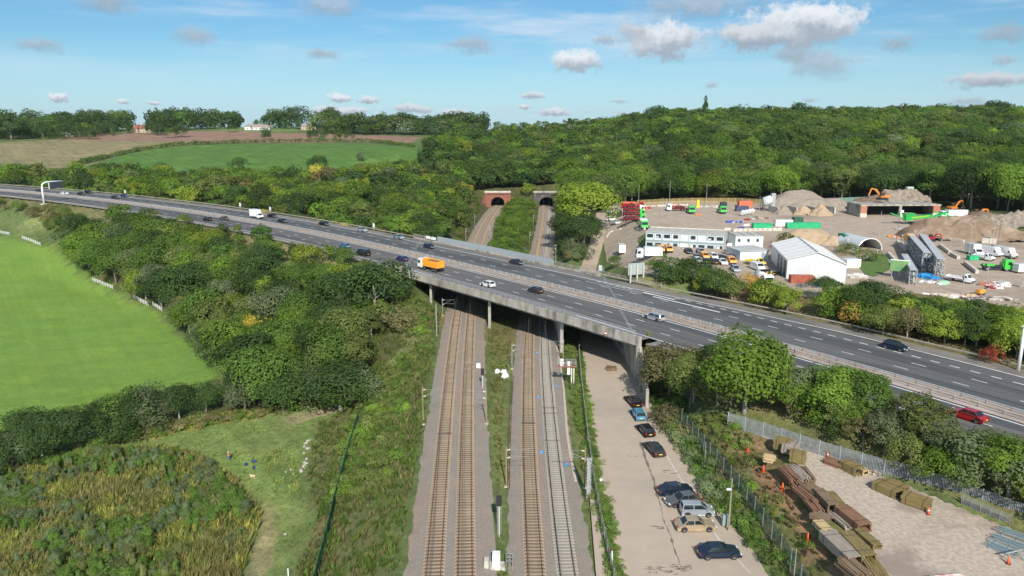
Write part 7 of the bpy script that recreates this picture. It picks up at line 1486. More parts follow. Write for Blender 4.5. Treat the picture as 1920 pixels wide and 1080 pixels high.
MB().box((0, -.1, 1.7), (4.0, .08, 2.6), bottom=True).build('board', pmat('board_green', (.10, .28, .14), (.22, .36, .12), .6), r); MB().box((0, .05, 1.6), (4.2, .06, 2.9), bottom=True).build('white_face', PC['white'], r)
# depot vehicles
def dv(kind, c, px, py, rz, lb, **k): return car(kind, c, yd(px, py), rz, lb, **k)
fr = -PI / 2      # nose towards the camera
for (k, c, px, py, rz, lb) in [('saloon', 'black', 1291, 475, fr, 'dark car parked alone in front of the office doors'), ('saloon', 'silver', 1313.5, 475.5, fr, 'silver car parked in front of the office'), ('hatch', 'grey', 1308, 487, fr, 'grey car at the left end of the rear car park row'), ('suv', 'white', 1337.5, 486, fr, 'white car in the rear car park row'), ('saloon', 'navy', 1352, 488, fr, 'dark blue car in the rear car park row'), ('suv', 'navy', 1369.5, 488, -fr, 'dark car behind the orange van in the car park'),
        ('hatch', 'white', 1308.5, 493, fr, 'white car at the left end of the front car park row'), ('hatch', 'black', 1322, 494, -fr, 'black hatchback in the front car park row'), ('saloon', 'dark grey', 1339, 494.5, -fr, 'dark grey car in the front car park row'), ('saloon', 'white', 1354.5, 495.5, fr, 'white car in the front car park row'), ('hatch', 'silver', 1328, 508, fr, 'silver car half hidden by the bushes, left one'), ('hatch', 'silver', 1378, 509, fr, 'silver car half hidden by the bushes, right one'),
        ('suv', 'dark grey', 1148, 406, 0, 'dark vehicle left of the parked lorries'), ('suv', 'white', 1147, 414, 0, 'white vehicle left of the parked lorries, upper one'), ('hatch', 'white', 1157, 420, .2, 'white vehicle left of the parked lorries, lower one')]: dv(k, c, px, py, rz, lb)
for (px, py, rz, c, lb, kw) in [(1321, 486, fr, 'orange', 'orange van in the rear car park row', dict(L=4.4, Hh=1.9, W=1.8)), (1370.5, 495, fr, 'orange', 'orange and white van at the right end of the front car park row', dict(L=4.4, Hh=1.9, W=1.8)), (1238, 473, fr, 'orange', 'orange van in front of the office, left one', dict(L=4.4, Hh=1.9, W=1.8)), (1253.5, 473, fr, 'orange', 'orange and white van in front of the office, right one', dict(L=4.4, Hh=1.9, W=1.8)),
        (1416, 498, -PI * .3, 'yellow', 'yellow tipper truck between the store and the big shed', dict(L=5.4, pick=True)), (1420, 507, fr + .2, 'white', 'white van in front of the yellow tipper truck', dict(L=4.6, Hh=2.0, W=1.9)), (1826, 479, fr, 'white', 'white box van parked leftmost of the three vans', dict(L=6.0, Hh=2.9, box=True)), (1857, 480, fr + .35, 'white', 'white panel van parked in the middle of the three vans', dict(L=6.2, Hh=2.6)), (1884, 481, fr + .3, 'white', 'white panel van parked rightmost of the three vans', dict(L=6.2, Hh=2.6)),
        (1843, 488, fr + .5, 'white', 'white pickup parked in front of the three vans', dict(L=5.4, Hh=2.0, pick=True)), (1799, 529, fr + .6, 'white', 'white works truck with yellow chevrons in the open yard', dict(L=6.0, pick=True)), (1922, 512, .1, 'white', 'white van cut off by the right edge of the photo', dict(L=5.6, Hh=2.4)), (1164, 476, PI / 2, 'white', 'white box van standing on the lane left of the office', dict(L=6.2, Hh=3.0, box=True))]: van(c, yd(px, py), rz, lb, **kw)
g = yd(1216, 486); lorry(g, PI, 'white box lorry parked left of the orange vans', 'white', 'box', 'white', L=7.4); g = yd(1430, 537); lorry(g, fr + .1, 'white tanker half hidden by trees below the shed', 'white', 'tank', 'white', L=6.5, W=2.3)
for k, (px, py, c, bc, lb) in enumerate([(1187, 392, 'red', 'red', 'red skip loader lorry furthest back in the line'), (1187, 399, 'white', 'red', 'white cabbed skip loader second in the line'), (1187, 407, 'green', 'red', 'green cabbed skip loader third in the line'), (1187, 417, 'green', 'red', 'green cabbed skip loader nearest the camera in the line')]): lorry(yd(px, py), 0, lb, c, 'skip', bc, L=8.8)
lorry(yd(1206, 429), fr, 'green and white lorry facing the camera at the end of the line', 'green', 'box', 'white', L=6.0, W=2.4, axles=2); lorry(yd(1269, 396), PI, 'white lorry with a red crane in the middle of the yard', 'white', 'skip', 'red', L=8.6); lorry(yd(1294, 400), fr, 'bright green lorry facing the camera left of the orange attachment', 'green', 'flat', 'green', L=6.4, W=2.4, axles=2); lorry(yd(1352.5, 400), fr, 'bright green lorry facing the camera right of the orange attachment', 'green', 'flat', 'green', L=6.4, W=2.4, axles=2)
lorry(yd(1867, 508), -.22, 'bright green flatbed lorry parked below the vans', 'green', 'flat', 'green', L=6.8, W=2.3, axles=2); container(1180, 388, 5.5, 2.4, 2.0, COo, 'orange red skip stacked behind the parked lorries'); container(1176, 392, 4.5, 2.4, 2.0, PC['red'], 'bright red skip beside the orange red one')
g = yd(1837, 554); r = empty('mini_dumper', g, .3, 'small yellow machine on the open yard at the right', 'machine'); slabbox('body', PC['orange'], r, (0, 0, .4), (1.6, 1.1, .9)); MB().bar((.6, 0, 1.0), (2.6, .4, 1.6), .15, .2).build('arm', BLK, r); wheels(r, (-.6, .6), .5, .3, .2)
g = yd(1898, 486); r = empty('roller', g, .0, 'small grey roller on the yard near the vans', 'machine'); slabbox('body', CONCP, r, (0, 0, .5), (1.5, .9, .8)); wheels(r, (-.6, .6), .4, .38, .3)
# floodlight poles
for k, (px, py, h, lb) in enumerate([(1141, 437, 9, 'slim floodlight pole at the yard entrance'), (1166, 424, 7, 'slim floodlight pole beside the nearest green cabbed lorry'), (1241, 411, 8, 'floodlight pole in the open yard left of the crane lorry'), (1257, 414, 8, 'floodlight pole in the open yard right of the first one'), (1283, 424, 8, 'floodlight pole nearest the office roof'), (1422, 414, 9, 'floodlight pole beside the silo'), (1556, 433, 8, 'pole at the right end of the long green skip'), (1648, 443, 8, 'pale lamp pole behind the arched shelter'), (1681, 450, 9, 'dark floodlight pole near the orange boxes'), (1816, 481, 9, 'floodlight pole in front of the leftmost van'), (1858, 476, 9, 'floodlight pole between two vans'), (1871, 459, 7, 'dark floodlight pole on the edge of the spoil heap'), (1851, 522, 8, 'floodlight pole in front of the green flatbed lorry'), (1239, 480, 6, 'pole in front of the left orange van'), (1804, 551, 5, 'short pole at the rubble edge'), (1197, 386, 9, 'pole behind the red skips'), (1255, 383, 10, 'wooden pole at the back fence, left'), (1324, 382, 9, 'wooden pole at the back fence, right'), (1573, 377, 10, 'pale pole by the green fence at the back')]):
    pole(0, 0, h, lb, r=.09, m=GALV if k not in (8, 11) else DARKSTEEL, name='floodlight_pole', lamp=k not in (13, 14, 16, 17, 18), pt=tuple(yd(px, py)))
fence('site_fence', 'orange and green mesh fence along the back of the depot', [tuple(yd(x, y)[:2]) for x, y in [(1195, 386), (1240, 383), (1300, 381), (1380, 381), (1445, 385)]], 2.4, TB[3], meshmat('ochre_mesh', (.40, .30, .12), .5), 3.2); fence('site_fence', 'grey green fence behind the stone heap', [tuple(yd(x, y)[:2]) for x, y in [(1570, 382), (1620, 380), (1660, 378)]], 2.6, GREENSTEEL, meshmat('grey_green_mesh', (.20, .30, .26), .85), 3.0)
fence('stair_railing', 'pale railing with steps beside the grass triangle', [tuple(yd(x, y)[:2]) for x, y in [(1604, 492), (1645, 476)]], 1.1, WHITEF, WHITEF, 1.6, 'rail'); o = drape('grass_triangle', GP([(1604, 494), (1650, 476), (1662, 480), (1672, 505), (1640, 520), (1622, 515)]), [pmat('triangle_grass', (.075, .135, .03), (.12, .185, .05), 1.0, .95)], 2, .22); tag(o, kind='structure')
fence('lane_fence', 'open steel fence across the lane beside the motorway', [(20.5, 226), (29, 222.5)], 1.3, GALV, GALV, 2.0, 'rail')

# ------------------------------------------------------------------ tunnel portals
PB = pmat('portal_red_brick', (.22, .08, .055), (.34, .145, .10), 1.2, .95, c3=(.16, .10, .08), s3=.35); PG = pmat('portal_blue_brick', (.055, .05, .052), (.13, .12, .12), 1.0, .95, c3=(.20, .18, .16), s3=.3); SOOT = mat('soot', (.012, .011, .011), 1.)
def portal(i, j, m, ring, cop, label):
    Y0 = 428.5; cx = (trk(i, Y0) + trk(j, Y0)) / 2; r = empty('tunnel_portal', (cx, Y0, 0), 0, label, 'tunnel portal'); R = 4.0; sh = 2.6; n = 18; Wd, Ht = 7.6, 8.6
    arch = [(-R, 0), (-R, sh)] + [(-R * math.cos(PI * k / n), sh + (R * .86) * math.sin(PI * k / n)) for k in range(1, n)] + [(R, sh), (R, 0)]
    out = []
    for (x, z) in arch:
        if z <= sh and x < 0: out.append((-Wd, z * Ht / sh if z else 0))
        elif z <= sh: out.append((Wd, z * Ht / sh if z else 0))
        else: out.append((x / R * Wd, Ht))
    b = MB(); q = len(arch); b.add([(x, 0, z) for x, z in arch] + [(x, 0, z) for x, z in out] + [(x, 12, z) for x, z in arch] + [(x, 12, z) for x, z in out], [(k, k + 1, q + k + 1, q + k) for k in range(q - 1)] + [(q + k, q + k + 1, 3 * q + k + 1, 3 * q + k) for k in range(q - 1)]); b.build('face_wall', m, r)
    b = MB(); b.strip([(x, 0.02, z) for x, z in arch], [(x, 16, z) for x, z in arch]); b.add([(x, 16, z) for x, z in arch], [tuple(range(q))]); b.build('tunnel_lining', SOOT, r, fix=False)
    b = MB(); ar2 = [(x * 1.16, z if z <= sh else sh + (z - sh) * 1.18) for x, z in arch]; b.add([(x, -.18, z) for x, z in arch] + [(x, -.18, z) for x, z in ar2] + [(x, .1, z) for x, z in arch] + [(x, .1, z) for x, z in ar2], [(k, k + 1, q + k + 1, q + k) for k in range(q - 1)] + [(q + k, q + k + 1, 3 * q + k + 1, 3 * q + k) for k in range(q - 1)]); b.build('arch_ring', ring, r)
    MB().box((0, -.2, Ht - .9), (2 * Wd + .3, .5, .35), bottom=True).build('string_course', ring, r); MB().box((0, .2, Ht), (2 * Wd + .4, 1.1, 1.0), bottom=True).build('parapet', cop, r)
    for s in (-1, 1):
        b = MB(); b.add([(s * Wd, 0, 0), (s * (Wd + 4.5), -7, 0), (s * (Wd + 4.5), -7, 2.2), (s * Wd, 0, 7.4), (s * Wd, .8, 0), (s * (Wd + 5.2), -6.6, 0), (s * (Wd + 5.2), -6.6, 2.2), (s * Wd, .8, 7.4)], [(0, 1, 2, 3), (7, 6, 5, 4), (3, 2, 6, 7), (1, 5, 6, 2)]); b.build('wing_wall', m, r)
        MB().box((s * (Wd - .9), -.25, 0), (1.1, .5, Ht), bottom=True).build('buttress', m, r)
portal(0, 1, PB, PB, CONCP, 'red brick tunnel portal on the left'); portal(2, 3, PG, PG, CONC, 'dark blue brick tunnel portal on the right')

# ------------------------------------------------------------------ far houses
REDT = pmat('red_tiles', (.22, .085, .06), (.32, .13, .09), .8, .8); BRNT = pmat('brown_tiles', (.25, .20, .17), (.36, .29, .25), .8, .8); REND = pmat('white_render', (.66, .64, .60), (.76, .74, .70), .5, .8); BRKP = pmat('buff_brick', (.42, .31, .23), (.54, .42, .32), .8, .9)
def house(px, py, t, W, D, E, R, wallm, roofm, label, rz=0., wing=None, nwin=4, hip=.15, chim=1):
    p = Vector(far_at(px, py, t)); p.z = h1(p.x, p.y) - .2; r = empty('house', p, rz, label, 'house')
    def blk(x0, w, d, e, ro, y0=0.):
        MB().box((x0, y0 + d / 2, 0), (w, d, e), bottom=True).build('wall', wallm, r); b = MB(); o_ = .5; hp = w * hip
        b.add([(x0 - w / 2 - o_, y0 - o_, e), (x0 + w / 2 + o_, y0 - o_, e), (x0 + w / 2 + o_, y0 + d + o_, e), (x0 - w / 2 - o_, y0 + d + o_, e), (x0 - w / 2 + hp, y0 + d / 2, ro), (x0 + w / 2 - hp, y0 + d / 2, ro)], [(0, 1, 5, 4), (2, 3, 4, 5), (1, 2, 5), (3, 0, 4), (3, 2, 1, 0)]); return b.build('roof', roofm, r)
    rf = blk(0, W, D, E, R)
    if wing: blk(wing[0], wing[1], D + 3, E + .4, R + .2, -3.0)
    for k in range(chim): MB().box((-W * .25 + k * W * .5, D / 2, R - 1.2), (1.0, .9, 2.4), bottom=True).build('chimney', BRK, rf)
    for i in range(nwin):
        x = -W / 2 + (i + .6) * W / (nwin + .2)
        for z in ((1.0,) if E < 4 else (1.0, 3.7)): w_ = MB().box((x, -.03 - (3.0 if wing and abs(x - wing[0]) < wing[1] / 2 else 0), z), (1.5, .1, 1.25), bottom=True).build('window', PC['white'], r); MB().box((x, -.07 - (3.0 if wing and abs(x - wing[0]) < wing[1] / 2 else 0), z + .08), (1.3, .08, 1.08), bottom=True).build('pane', DGLASS, w_)
    return r
house(266, 250, 790, 19, 10, 4.2, 8.6, BRKP, REDT, 'big house with a red tiled roof among the hilltop trees', wing=(-6, 6)); house(484, 243, 830, 27, 9, 3.4, 6.4, REND, BRNT, 'long low white house with a brown roof on the lawn', wing=(-11, 7), nwin=6); house(579, 244, 850, 18, 9, 4.4, 7.6, BRKP, BRNT, 'buff house with a stepped brown roof behind the brown field', wing=(3, 5)); house(129, 240, 740, 9, 8, 6.0, 10.5, REND, BRNT, 'small pale gable showing between the left hand skyline trees', nwin=2, hip=.4); house(1903, 236, 660, 16, 10, 5.6, 9.5, REND, REDT, 'pinkish house with a red roof on the wooded ridge at the right', nwin=3)

# ------------------------------------------------------------------ person, dog and bags in the meadow
SKIN = mat('skin', (.55, .34, .25), .6); SHIRT = mat('red_pink_shirt', (.50, .09, .10), .8); JEAN = mat('blue_jeans', (.10, .16, .28), .85); HAIR = mat('pale_hair', (.62, .56, .46), .7)
def skinned(name, V, E, R, m, parent, sub=2):
    me = bpy.data.meshes.new(name); me.from_pydata(V, E, []); o = bpy.data.objects.new(name, me); link(o, parent); o.modifiers.new('skin', 'SKIN'); lay = me.skin_vertices[0] if me.skin_vertices else None
    for i, r_ in enumerate(R): me.skin_vertices[0].data[i].radius = (r_, r_) if not hasattr(r_, '__len__') else r_
    me.skin_vertices[0].data[0].use_root = True; s = o.modifiers.new('sub', 'SUBSURF'); s.levels = sub; s.render_levels = sub; me.materials.append(m); return o
g = G(429, 864); r = empty('person', g, -.7, 'person in a red top and blue jeans standing on the grass beside the path', 'person'); r.scale = (1.02, 1.02, 1.02)
V = [(0, 0, .95), (0, 0, 1.15), (0, 0, 1.38), (0, .01, 1.50), (0, .02, 1.58), (0, .03, 1.68), (.11, 0, .88), (.12, .02, .50), (.12, 0, .08), (.12, .14, .04), (-.11, 0, .88), (-.13, -.03, .50), (-.13, -.05, .08), (-.13, .09, .04), (.19, 0, 1.40), (.25, .05, 1.14), (.21, .25, 1.02), (.20, .32, 1.01), (-.19, 0, 1.40), (-.26, .02, 1.14), (-.24, .14, .93), (-.24, .17, .86)]
E_2 = [(0, 1), (1, 2), (2, 3), (3, 4), (4, 5), (0, 6), (6, 7), (7, 8), (8, 9), (0, 10), (10, 11), (11, 12), (12, 13), (2, 14), (14, 15), (15, 16), (16, 17), (2, 18), (18, 19), (19, 20), (20, 21)]
skinned('body', V, E_2, [.15, .13, .14, .06, .065, .10, .09, .062, .045, .035, .09, .062, .045, .035, .055, .042, .032, .03, .055, .042, .032, .03], SKIN, r)
skinned('jeans', [(0, 0, .98), (.11, 0, .88), (.12, .02, .50), (.12, 0, .12), (-.11, 0, .88), (-.13, -.03, .50), (-.13, -.05, .12)], [(0, 1), (1, 2), (2, 3), (0, 4), (4, 5), (5, 6)], [.165, .105, .08, .068, .105, .08, .068], JEAN, r)
skinned('shirt', [(0, 0, 1.0), (0, 0, 1.2), (0, 0, 1.42), (.19, 0, 1.40), (.25, .05, 1.16), (-.19, 0, 1.40), (-.26, .02, 1.16)], [(0, 1), (1, 2), (2, 3), (3, 4), (2, 5), (5, 6)], [.165, .155, .15, .075, .058, .075, .058], SHIRT, r)
o = lump('hair', None, None, (0, 0, 0), (.24, .26, .20), HAIR, 3, .08, .2, sub=2); o.parent = r; o.location = (0, .01, 1.60)
fx = MB(); fx.box((0, .115, 1.62), (.03, .04, .05)); 
for s in (-1, 1): fx.box((s * .035, .118, 1.65), (.022, .012, .014))
fx.build('face', mat('face_detail', (.30, .16, .12), .6), r)
g = G(474, 897); r = empty('dog', g, PI * .97, 'pale golden dog standing on the grass near the person', 'dog'); FUR = pmat('golden_fur', (.62, .46, .27), (.74, .58, .38), 6, .9)
V = [(-.28, 0, .50), (0, 0, .48), (.25, 0, .50), (.42, 0, .64), (.52, 0, .72), (.66, 0, .68), (.25, .09, .40), (.27, .10, .22), (.26, .10, .03), (.25, -.09, .40), (.22, -.10, .22), (.20, -.10, .03), (-.28, .09, .42), (-.22, .10, .27), (-.33, .10, .17), (-.31, .10, .03), (-.28, -.09, .42), (-.26, -.10, .27), (-.38, -.10, .17), (-.36, -.10, .03), (-.46, 0, .52), (-.62, .02, .62)]
skinned('body', V, [(0, 1), (1, 2), (2, 3), (3, 4), (4, 5), (2, 6), (6, 7), (7, 8), (2, 9), (9, 10), (10, 11), (0, 12), (12, 13), (13, 14), (14, 15), (0, 16), (16, 17), (17, 18), (18, 19), (0, 20), (20, 21)], [.13, .12, .15, .09, .09, .045, .07, .045, .035, .07, .045, .035, .09, .06, .035, .03, .09, .06, .035, .03, .04, .025], FUR, r)
for s in (-1, 1): MB().box((.50, s * .08, .70), (.07, .03, .11)).build('ear', pmat('tan_ear', (.46, .30, .15), (.52, .36, .2), 5), r, bevel=.01)
for k, (px, py, lb) in enumerate([(476, 866, 'blue bag lying open, upper right of the three on the grass'), (461, 872, 'blue bag with white top, leftmost of the three on the grass'), (475.5, 878, 'blue bag, lowest of the three on the grass')]):
    g = G(px, py); lump('blue_bag', lb, 'bag', g, ((.95, .6, .4) if k == 0 else (.6, .5, .42)), mat('bag_blue', (.01, .04, .17), .5), k + 2, .25, .3, rz=k, group='blue bags on the meadow')
STO = pmat('pale_stone', (.30, .26, .22), (.46, .41, .37), 3, .95)
for k, (px, py, s) in enumerate([(574, 832, 1.3), (578, 828, 1.6), (571, 838, 1.2), (577, 842, 1.4), (570, 850, 1.0), (575, 861, 1.2), (573, 869, 1.5), (570, 874, 1.3), (565, 884, 1.8), (569, 878, 1.0), (546, 881, .9), (536, 885, .7), (535, 1002, 1.0), (582, 825, .9), (578, 764, 1.1)]):
    g = G(px, py); lump('stone', (['third', 'second', 'fourth', 'fifth', 'sixth', 'seventh', 'eighth', 'ninth', 'lowest', 'tenth', '', '', '', 'topmost', ''][k] + ' pale rock from the top in the rock line beside the meadow').replace('lowest pale rock from the top', 'lowest pale rock').replace('topmost pale rock from the top', 'topmost pale rock') if k not in (10, 11, 12, 14) else ['', 'flat pale rock'][1] + [' left of the rock line', ' furthest left near the rock line', ' lying low on the meadow right of the trodden path', ' on the grass below the wide dark tree'][(10, 11, 12, 14).index(k)], 'rock', g, (s * .75, s * .45, s * .28), STO, k, .4, .1, 'pale rocks at the meadow edge' if k not in (10, 11, 12, 14) else None, rz=k, sub=2)
g = G(541, 1083); tag(MB().tube([(0, 0, 0), (0, 0, 1.3)], .09, 8).build('marker_post', PC['white'], None, g), 'white post at the bottom edge of the photo by the green fence', 'post')

# ------------------------------------------------------------------ rough growth: tall grass, brambles, thickets
def tuft_field(name, label, cat, P, dens, hr, cols, seed, keep=None, blades=9, wid=.055, spread=.28):
    rs = np.random.RandomState(seed); xs = [p[0] for p in P]; ys = [p[1] for p in P]; A = (max(xs) - min(xs)) * (max(ys) - min(ys)); n = int(A * dens); x = rs.uniform(min(xs), max(xs), n); y = rs.uniform(min(ys), max(ys), n); k = inpoly(x, y, P)
    if keep is not None: k &= keep(x, y)
    x, y = x[k], y[k]; pat = pnoise(x, y, 3.0, seed) * .6 + pnoise(x, y, 1.1, seed + 1) * .4; kk = rs.rand(len(x)) < np.clip(pat * 1.7 - .1, .12, 1); x, y, pat = x[kk], y[kk], pat[kk]; z = H(x, y); n = len(x); h = rs.uniform(hr[0], hr[1], n) * (.6 + .8 * pat)
    X = np.repeat(x, blades); Y = np.repeat(y, blades); Z = np.repeat(z, blades); Hh = np.repeat(h, blades) * rs.uniform(.6, 1.15, n * blades); a = rs.uniform(0, 2 * PI, n * blades); q = rs.uniform(0, spread, n * blades); bx = X + np.cos(a) * q * .5; by = Y + np.sin(a) * q * .5; tx = bx + np.cos(a) * Hh * rs.uniform(.15, .7, len(a)); ty = by + np.sin(a) * Hh * rs.uniform(.15, .7, len(a)); w = wid * rs.uniform(.6, 1.5, len(a)); px_, py_ = -np.sin(a) * w, np.cos(a) * w
    V = np.stack([np.stack([bx - px_, by - py_, Z - .05], 1), np.stack([bx + px_, by + py_, Z - .05], 1), np.stack([(bx + tx) / 2 + px_ * .9, (by + ty) / 2 + py_ * .9, Z + Hh * .62], 1), np.stack([tx, ty, Z + Hh], 1)], 1).reshape(-1, 3); F = np.arange(len(V)).reshape(-1, 4)
    C = np.array([PAL.get(c, c) if isinstance(c, str) else c for c in cols]); pc = pnoise(x + 50, y, 5.0, seed + 5) * .55 + rs.rand(n) * .45; ci = np.clip((pc * len(C)).astype(int), 0, len(C) - 1); col = C[ci] * rs.uniform(.8, 1.2, (n, 1)); col = np.repeat(np.concatenate([col, np.ones((n, 1))], 1), blades * 4, 0)
    me = np_mesh(name, V, F, [LM_ATTR], {'tint': col}); o = bpy.data.objects.new(name, me); link(o); return tag(o, label, cat, None, 'stuff')
def shrub_field(name, label, cat, P, spacing, hr, mix, seed, keep=None, lod='mid', w=1.2, kinds=('bush',)):
    rs = np.random.RandomState(seed); x, y = poisson(P, spacing); 
    if keep is not None: k = keep(x, y); x, y = x[k], y[k]
    z = H(x, y); Vs, Fs, Ts, off = [], [], [], 0; pat = pnoise(x + 90, y + 40, 7, seed)
    for i in range(len(x)):
        me = get_crown(kinds[rs.randint(len(kinds))], rs.randint(4), lod); n = len(me.vertices); co = np.empty(n * 3, np.float32); me.vertices.foreach_get('co', co); co = co.reshape(-1, 3).copy(); h = rs.uniform(*hr) * (.7 + .6 * pat[i]); a = rs.uniform(0, 6.28); s = h * w; co2 = np.empty_like(co); co2[:, 0] = (co[:, 0] * math.cos(a) - co[:, 1] * math.sin(a)) * s + x[i]; co2[:, 1] = (co[:, 0] * math.sin(a) + co[:, 1] * math.cos(a)) * s + y[i]; co2[:, 2] = co[:, 2] * h + z[i] - .08 * h
        u = min(.999, pat[i] * .6 + rs.rand() * .4); cw = np.cumsum([m[1] for m in mix]); cw = cw / cw[-1]; c = mix[int(np.searchsorted(cw, u))][0]; c = np.array(PAL[c] if isinstance(c, str) else c) * rs.uniform(1.1, 1.6); Vs.append(co2); Fs.append(np.arange(n).reshape(-1, 4) + off); off += n; Ts.append(np.tile(np.append(c, 1), (n, 1)))
    me = np_mesh(name, np.concatenate(Vs), np.concatenate(Fs), [LM_ATTR], {'tint': np.concatenate(Ts)}); o = bpy.data.objects.new(name, me); link(o); print(name, len(x)); return tag(o, label, cat, None, 'stuff')
STRAW = (.36, .30, .15); TAN = (.26, .22, .11); MGR = (.12, .18, .05); BGR = (.155, .235, .05); PURP = (.15, .105, .075)
bankP = [(-11.9, 52), (-12.0, 60), (-13.4, 90), (-15.7, 130), (-18.0, 176), (-27, 178), (-33, 166)] + [tuple(G(x, y)[:2]) for x, y in [(640, 775), (598, 795), (585, 850), (578, 900), (600, 960), (555, 1080), (500, 1300)]]
tuft_field('rough_grass', 'rough grass and weeds on the railway bank left of the tracks', 'rough grass', bankP, 3.4, (.45, 1.1), [MGR, BGR, MGR, (.17, .19, .07), BGR, TAN, MGR, BGR, STRAW], 3, blades=8, wid=.075)
shrub_field('bramble', 'bramble and young bushes on the bank left of the tracks', 'bramble', [(-16.5, 92), (-18, 125), (-20, 160), (-23, 176), (-33, 172), (-34, 148), (-31, 128), (-27, 96)], 2.1, (.7, 2.1), [('mid green', 3), ('olive', 2), ('bright green', 2), ('grey green', .6)], 5, lod='lo', keep=lambda x, y: (pnoise(x, y, 9, 8) > .30))
shrub_field('thicket', 'dense sallow and willow thicket filling the lower left corner', 'thicket', [tuple(G(x, y)[:2]) for x, y in [(-80, 905), (60, 880), (180, 858), (300, 850), (370, 862), (440, 915), (478, 960), (462, 1010), (440, 1075), (415, 1200), (-120, 1240)]], 1.4, (1.5, 2.9), [((.15, .19, .10), 4), ('mid green', 1.6), ((.18, .20, .08), 2), ('bright green', .8)], 6, lod='mid', w=.80, kinds=('bush', 'ash', 'cone', 'ash'), keep=lambda x, y: pnoise(x, y, 8, 31) * .65 + pnoise(x, y, 3, 32) * .35 > .45)
tuft_field('thicket_grass', 'straw coloured tall grass between the thicket bushes', 'tall grass', [tuple(G(x, y)[:2]) for x, y in [(-60, 900), (180, 850), (300, 838), (390, 862), (450, 905), (490, 965), (470, 1020), (420, 1200), (-120, 1240)]], 5.5, (.7, 1.5), [STRAW, (.34, .30, .13), (.22, .25, .08), (.46, .43, .12), (.30, .31, .10)], 9, blades=9, wid=.07, spread=.5)
tuft_field('meadow_grass', 'short uneven grass of the meadow', 'grass', [tuple(G(x, y)[:2]) for x, y in [(180, 848), (300, 805), (420, 782), (600, 768), (640, 775), (590, 800), (575, 880), (600, 955), (545, 1080), (520, 1080), (515, 960), (495, 930), (430, 880), (380, 850), (300, 838)]], 1.8, (.08, .24), [(.20, .29, .08), (.24, .30, .09), (.32, .32, .13)], 41, blades=7, wid=.06)
tuft_field('meadow_weeds', 'yellow green weeds along the top of the meadow and beside the rocks', 'weeds', [tuple(G(x, y)[:2]) for x, y in [(180, 842), (270, 800), (400, 778), (520, 768), (530, 780), (400, 796), (280, 826)]], 2.4, (.4, 1.0), [(.42, .38, .08), BGR, STRAW], 12, blades=8, wid=.07)
tuft_field('meadow_weeds', 'yellow green weed clumps in the meadow left of the rocks', 'weeds', [tuple(G(x, y)[:2]) for x, y in [(495, 850), (560, 830), (570, 870), (560, 925), (515, 930), (500, 890)]], 1.4, (.3, .8), [(.42, .42, .12), (.34, .38, .12), (.26, .32, .09)], 13, blades=8, wid=.06)
shrub_field('field_edge_bushes', 'low brown and green bushes at the foot of the trees above the meadow', 'bushes', [tuple(G(x, y)[:2]) for x, y in [(60, 860), (200, 822), (330, 796), (450, 780), (560, 768), (560, 776), (450, 790), (300, 815), (180, 842), (60, 878)]], 2.2, (.8, 2.0), [('olive', 2), ('brown green', 1.4), ('mid green', 2), ('yellow', .5)], 14, lod='lo')
gs = [(trk(1, y) + 4.2, y) for y in (52, 80, 110, 140, 172)] + [(trk(2, y) - 4.0, y) for y in (172, 140, 110, 80, 52)]
tuft_field('rough_grass', 'grass growing in the strip between the two pairs of tracks', 'rough grass', gs, 6.0, (.15, .5), [MGR, BGR, TAN, (.19, .19, .06), BGR], 15, blades=8, wid=.06)
hd_ = [(trk(3, y) + 4.3, y) for y in (50, 80, 110, 140, 166)] + [(trk(3, y) + 4.3 + 1.7, y) for y in (166, 140, 110, 80, 50)]
shrub_field('hedge_growth', 'clipped green growth between the rightmost track and the grey fence', 'hedge', [(a + (.2 if i < 5 else 0), b_) for i, (a, b_) in enumerate(hd_)], 1.0, (.8, 1.5), [('mid green', 3), ('olive', 1.5), ('dark green', 1.5)], 16, lod='lo', w=1.1)
fl = [(p[0] + .1, p[1]) for p in [at(1085, 655, .3), at(1099, 800, .3), at(1128, 990, .3), at(1176, 1190, .3)]]
shrub_field('ivy', 'ivy and weeds growing through the grey fence beside the service road', 'ivy', fl + [(x + .75, y) for x, y in fl[::-1]], .55, (.4, 1.0), [('mid green', 3), ('bright green', 2), ('olive', 1)], 17, lod='lo')
rb = [tuple(at(x, y, .8)[:2]) for x, y in [(1212, 740), (1246, 790), (1290, 868), (1340, 945), (1392, 1010), (1440, 1070), (1500, 1180), (1540, 1180), (1476, 1075), (1400, 962), (1352, 900), (1310, 842), (1275, 792), (1300, 775), (1260, 735)]]
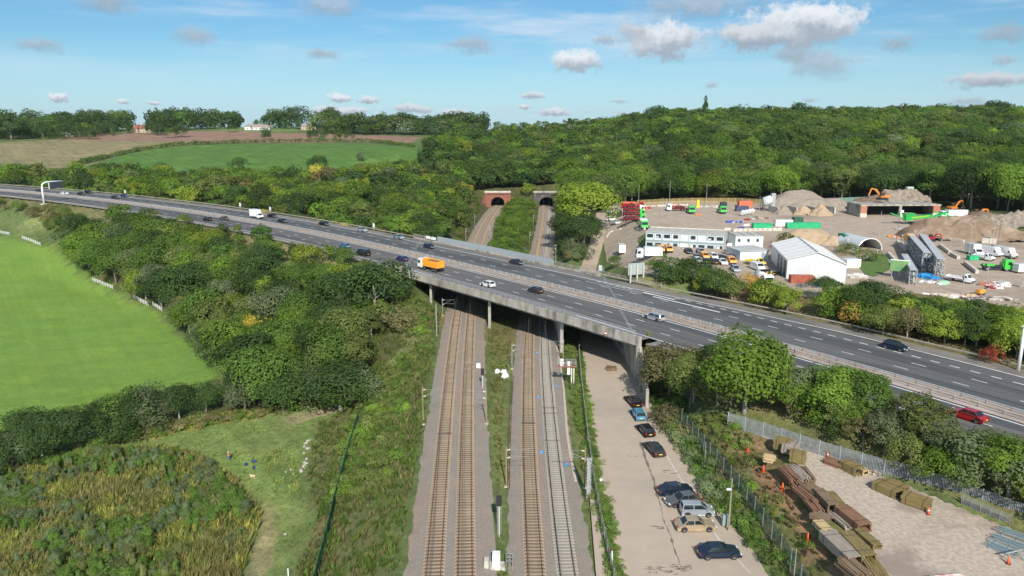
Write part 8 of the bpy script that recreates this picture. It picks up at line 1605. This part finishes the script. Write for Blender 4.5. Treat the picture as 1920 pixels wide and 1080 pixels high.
shrub_field('verge_bushes', 'tangled low bushes between the parked cars and the mesh fence', 'bushes', rb, 1.15, (.7, 1.7), [('olive', 3), ('mid green', 2.4), ('grey green', 1.5), ('brown green', 1.6), ('lime green', .4)], 18, lod='lo', keep=lambda x, y: x > np.interp(y, [40, 60, 70, 95, 130], [30, 27.6, 27.0, 22.6, 24.8]))
rc = [tuple(G(x, y)[:2]) for x, y in [(1300, 785), (1370, 795), (1420, 840), (1450, 890), (1490, 960), (1550, 1060), (1590, 1160), (1530, 1160), (1480, 1075), (1405, 965), (1350, 890)]]
shrub_field('bank_brambles', 'brambles and weeds on the bank below the gravel yard', 'brambles', rc, 1.5, (.5, 1.3), [('mid green', 3), ('olive', 2.4), ('bright green', 1), (PURP, 1.4)], 19, lod='lo', keep=lambda x, y: (pnoise(x, y, 4, 18) > .38) & (x < np.interp(y, [50, 65, 75, 95, 110], [33, 31.5, 31.5, 33.0, 34])))
tuft_field('rough_grass', 'grass and weeds on the bank below the gravel yard', 'rough grass', rc, 4.0, (.2, .6), [MGR, BGR, TAN, PURP, (.24, .14, .08)], 20, blades=8, wid=.055)
vg = [mwp(s, 19.3) for s in range(60, 190, 8)] + [mwp(s, 25) for s in range(188, 58, -8)]
tuft_field('verge_grass', 'dry grass and brown weeds along the far verge right of the bridge', 'rough grass', vg, 2.2, (.2, .7), [TAN, STRAW, PURP, MGR], 21, blades=7, wid=.07, keep=lambda x, y: seg_dist(x, y, MWL)[0] > 19.8 + 3.4)

# ------------------------------------------------------------------ thin air
b = MB().box((0, 2300, -20), (8600, 4960, 170), bottom=True); hz = b.build('haze', bpy.data.materials.new('thin_air')); hm = hz.data.materials[0]; hm.use_nodes = True; N = NT(hm.node_tree); N.n.clear(); vo = N.new('ShaderNodeVolumePrincipled'); vo.inputs['Color'].default_value = (.80, .90, 1, 1); vo.inputs['Density'].default_value = .00004; vo.inputs['Anisotropy'].default_value = .2; ou = N.new('ShaderNodeOutputMaterial'); N.lk(vo.outputs[0], ou.inputs['Volume']); hz['kind'] = 'stuff'
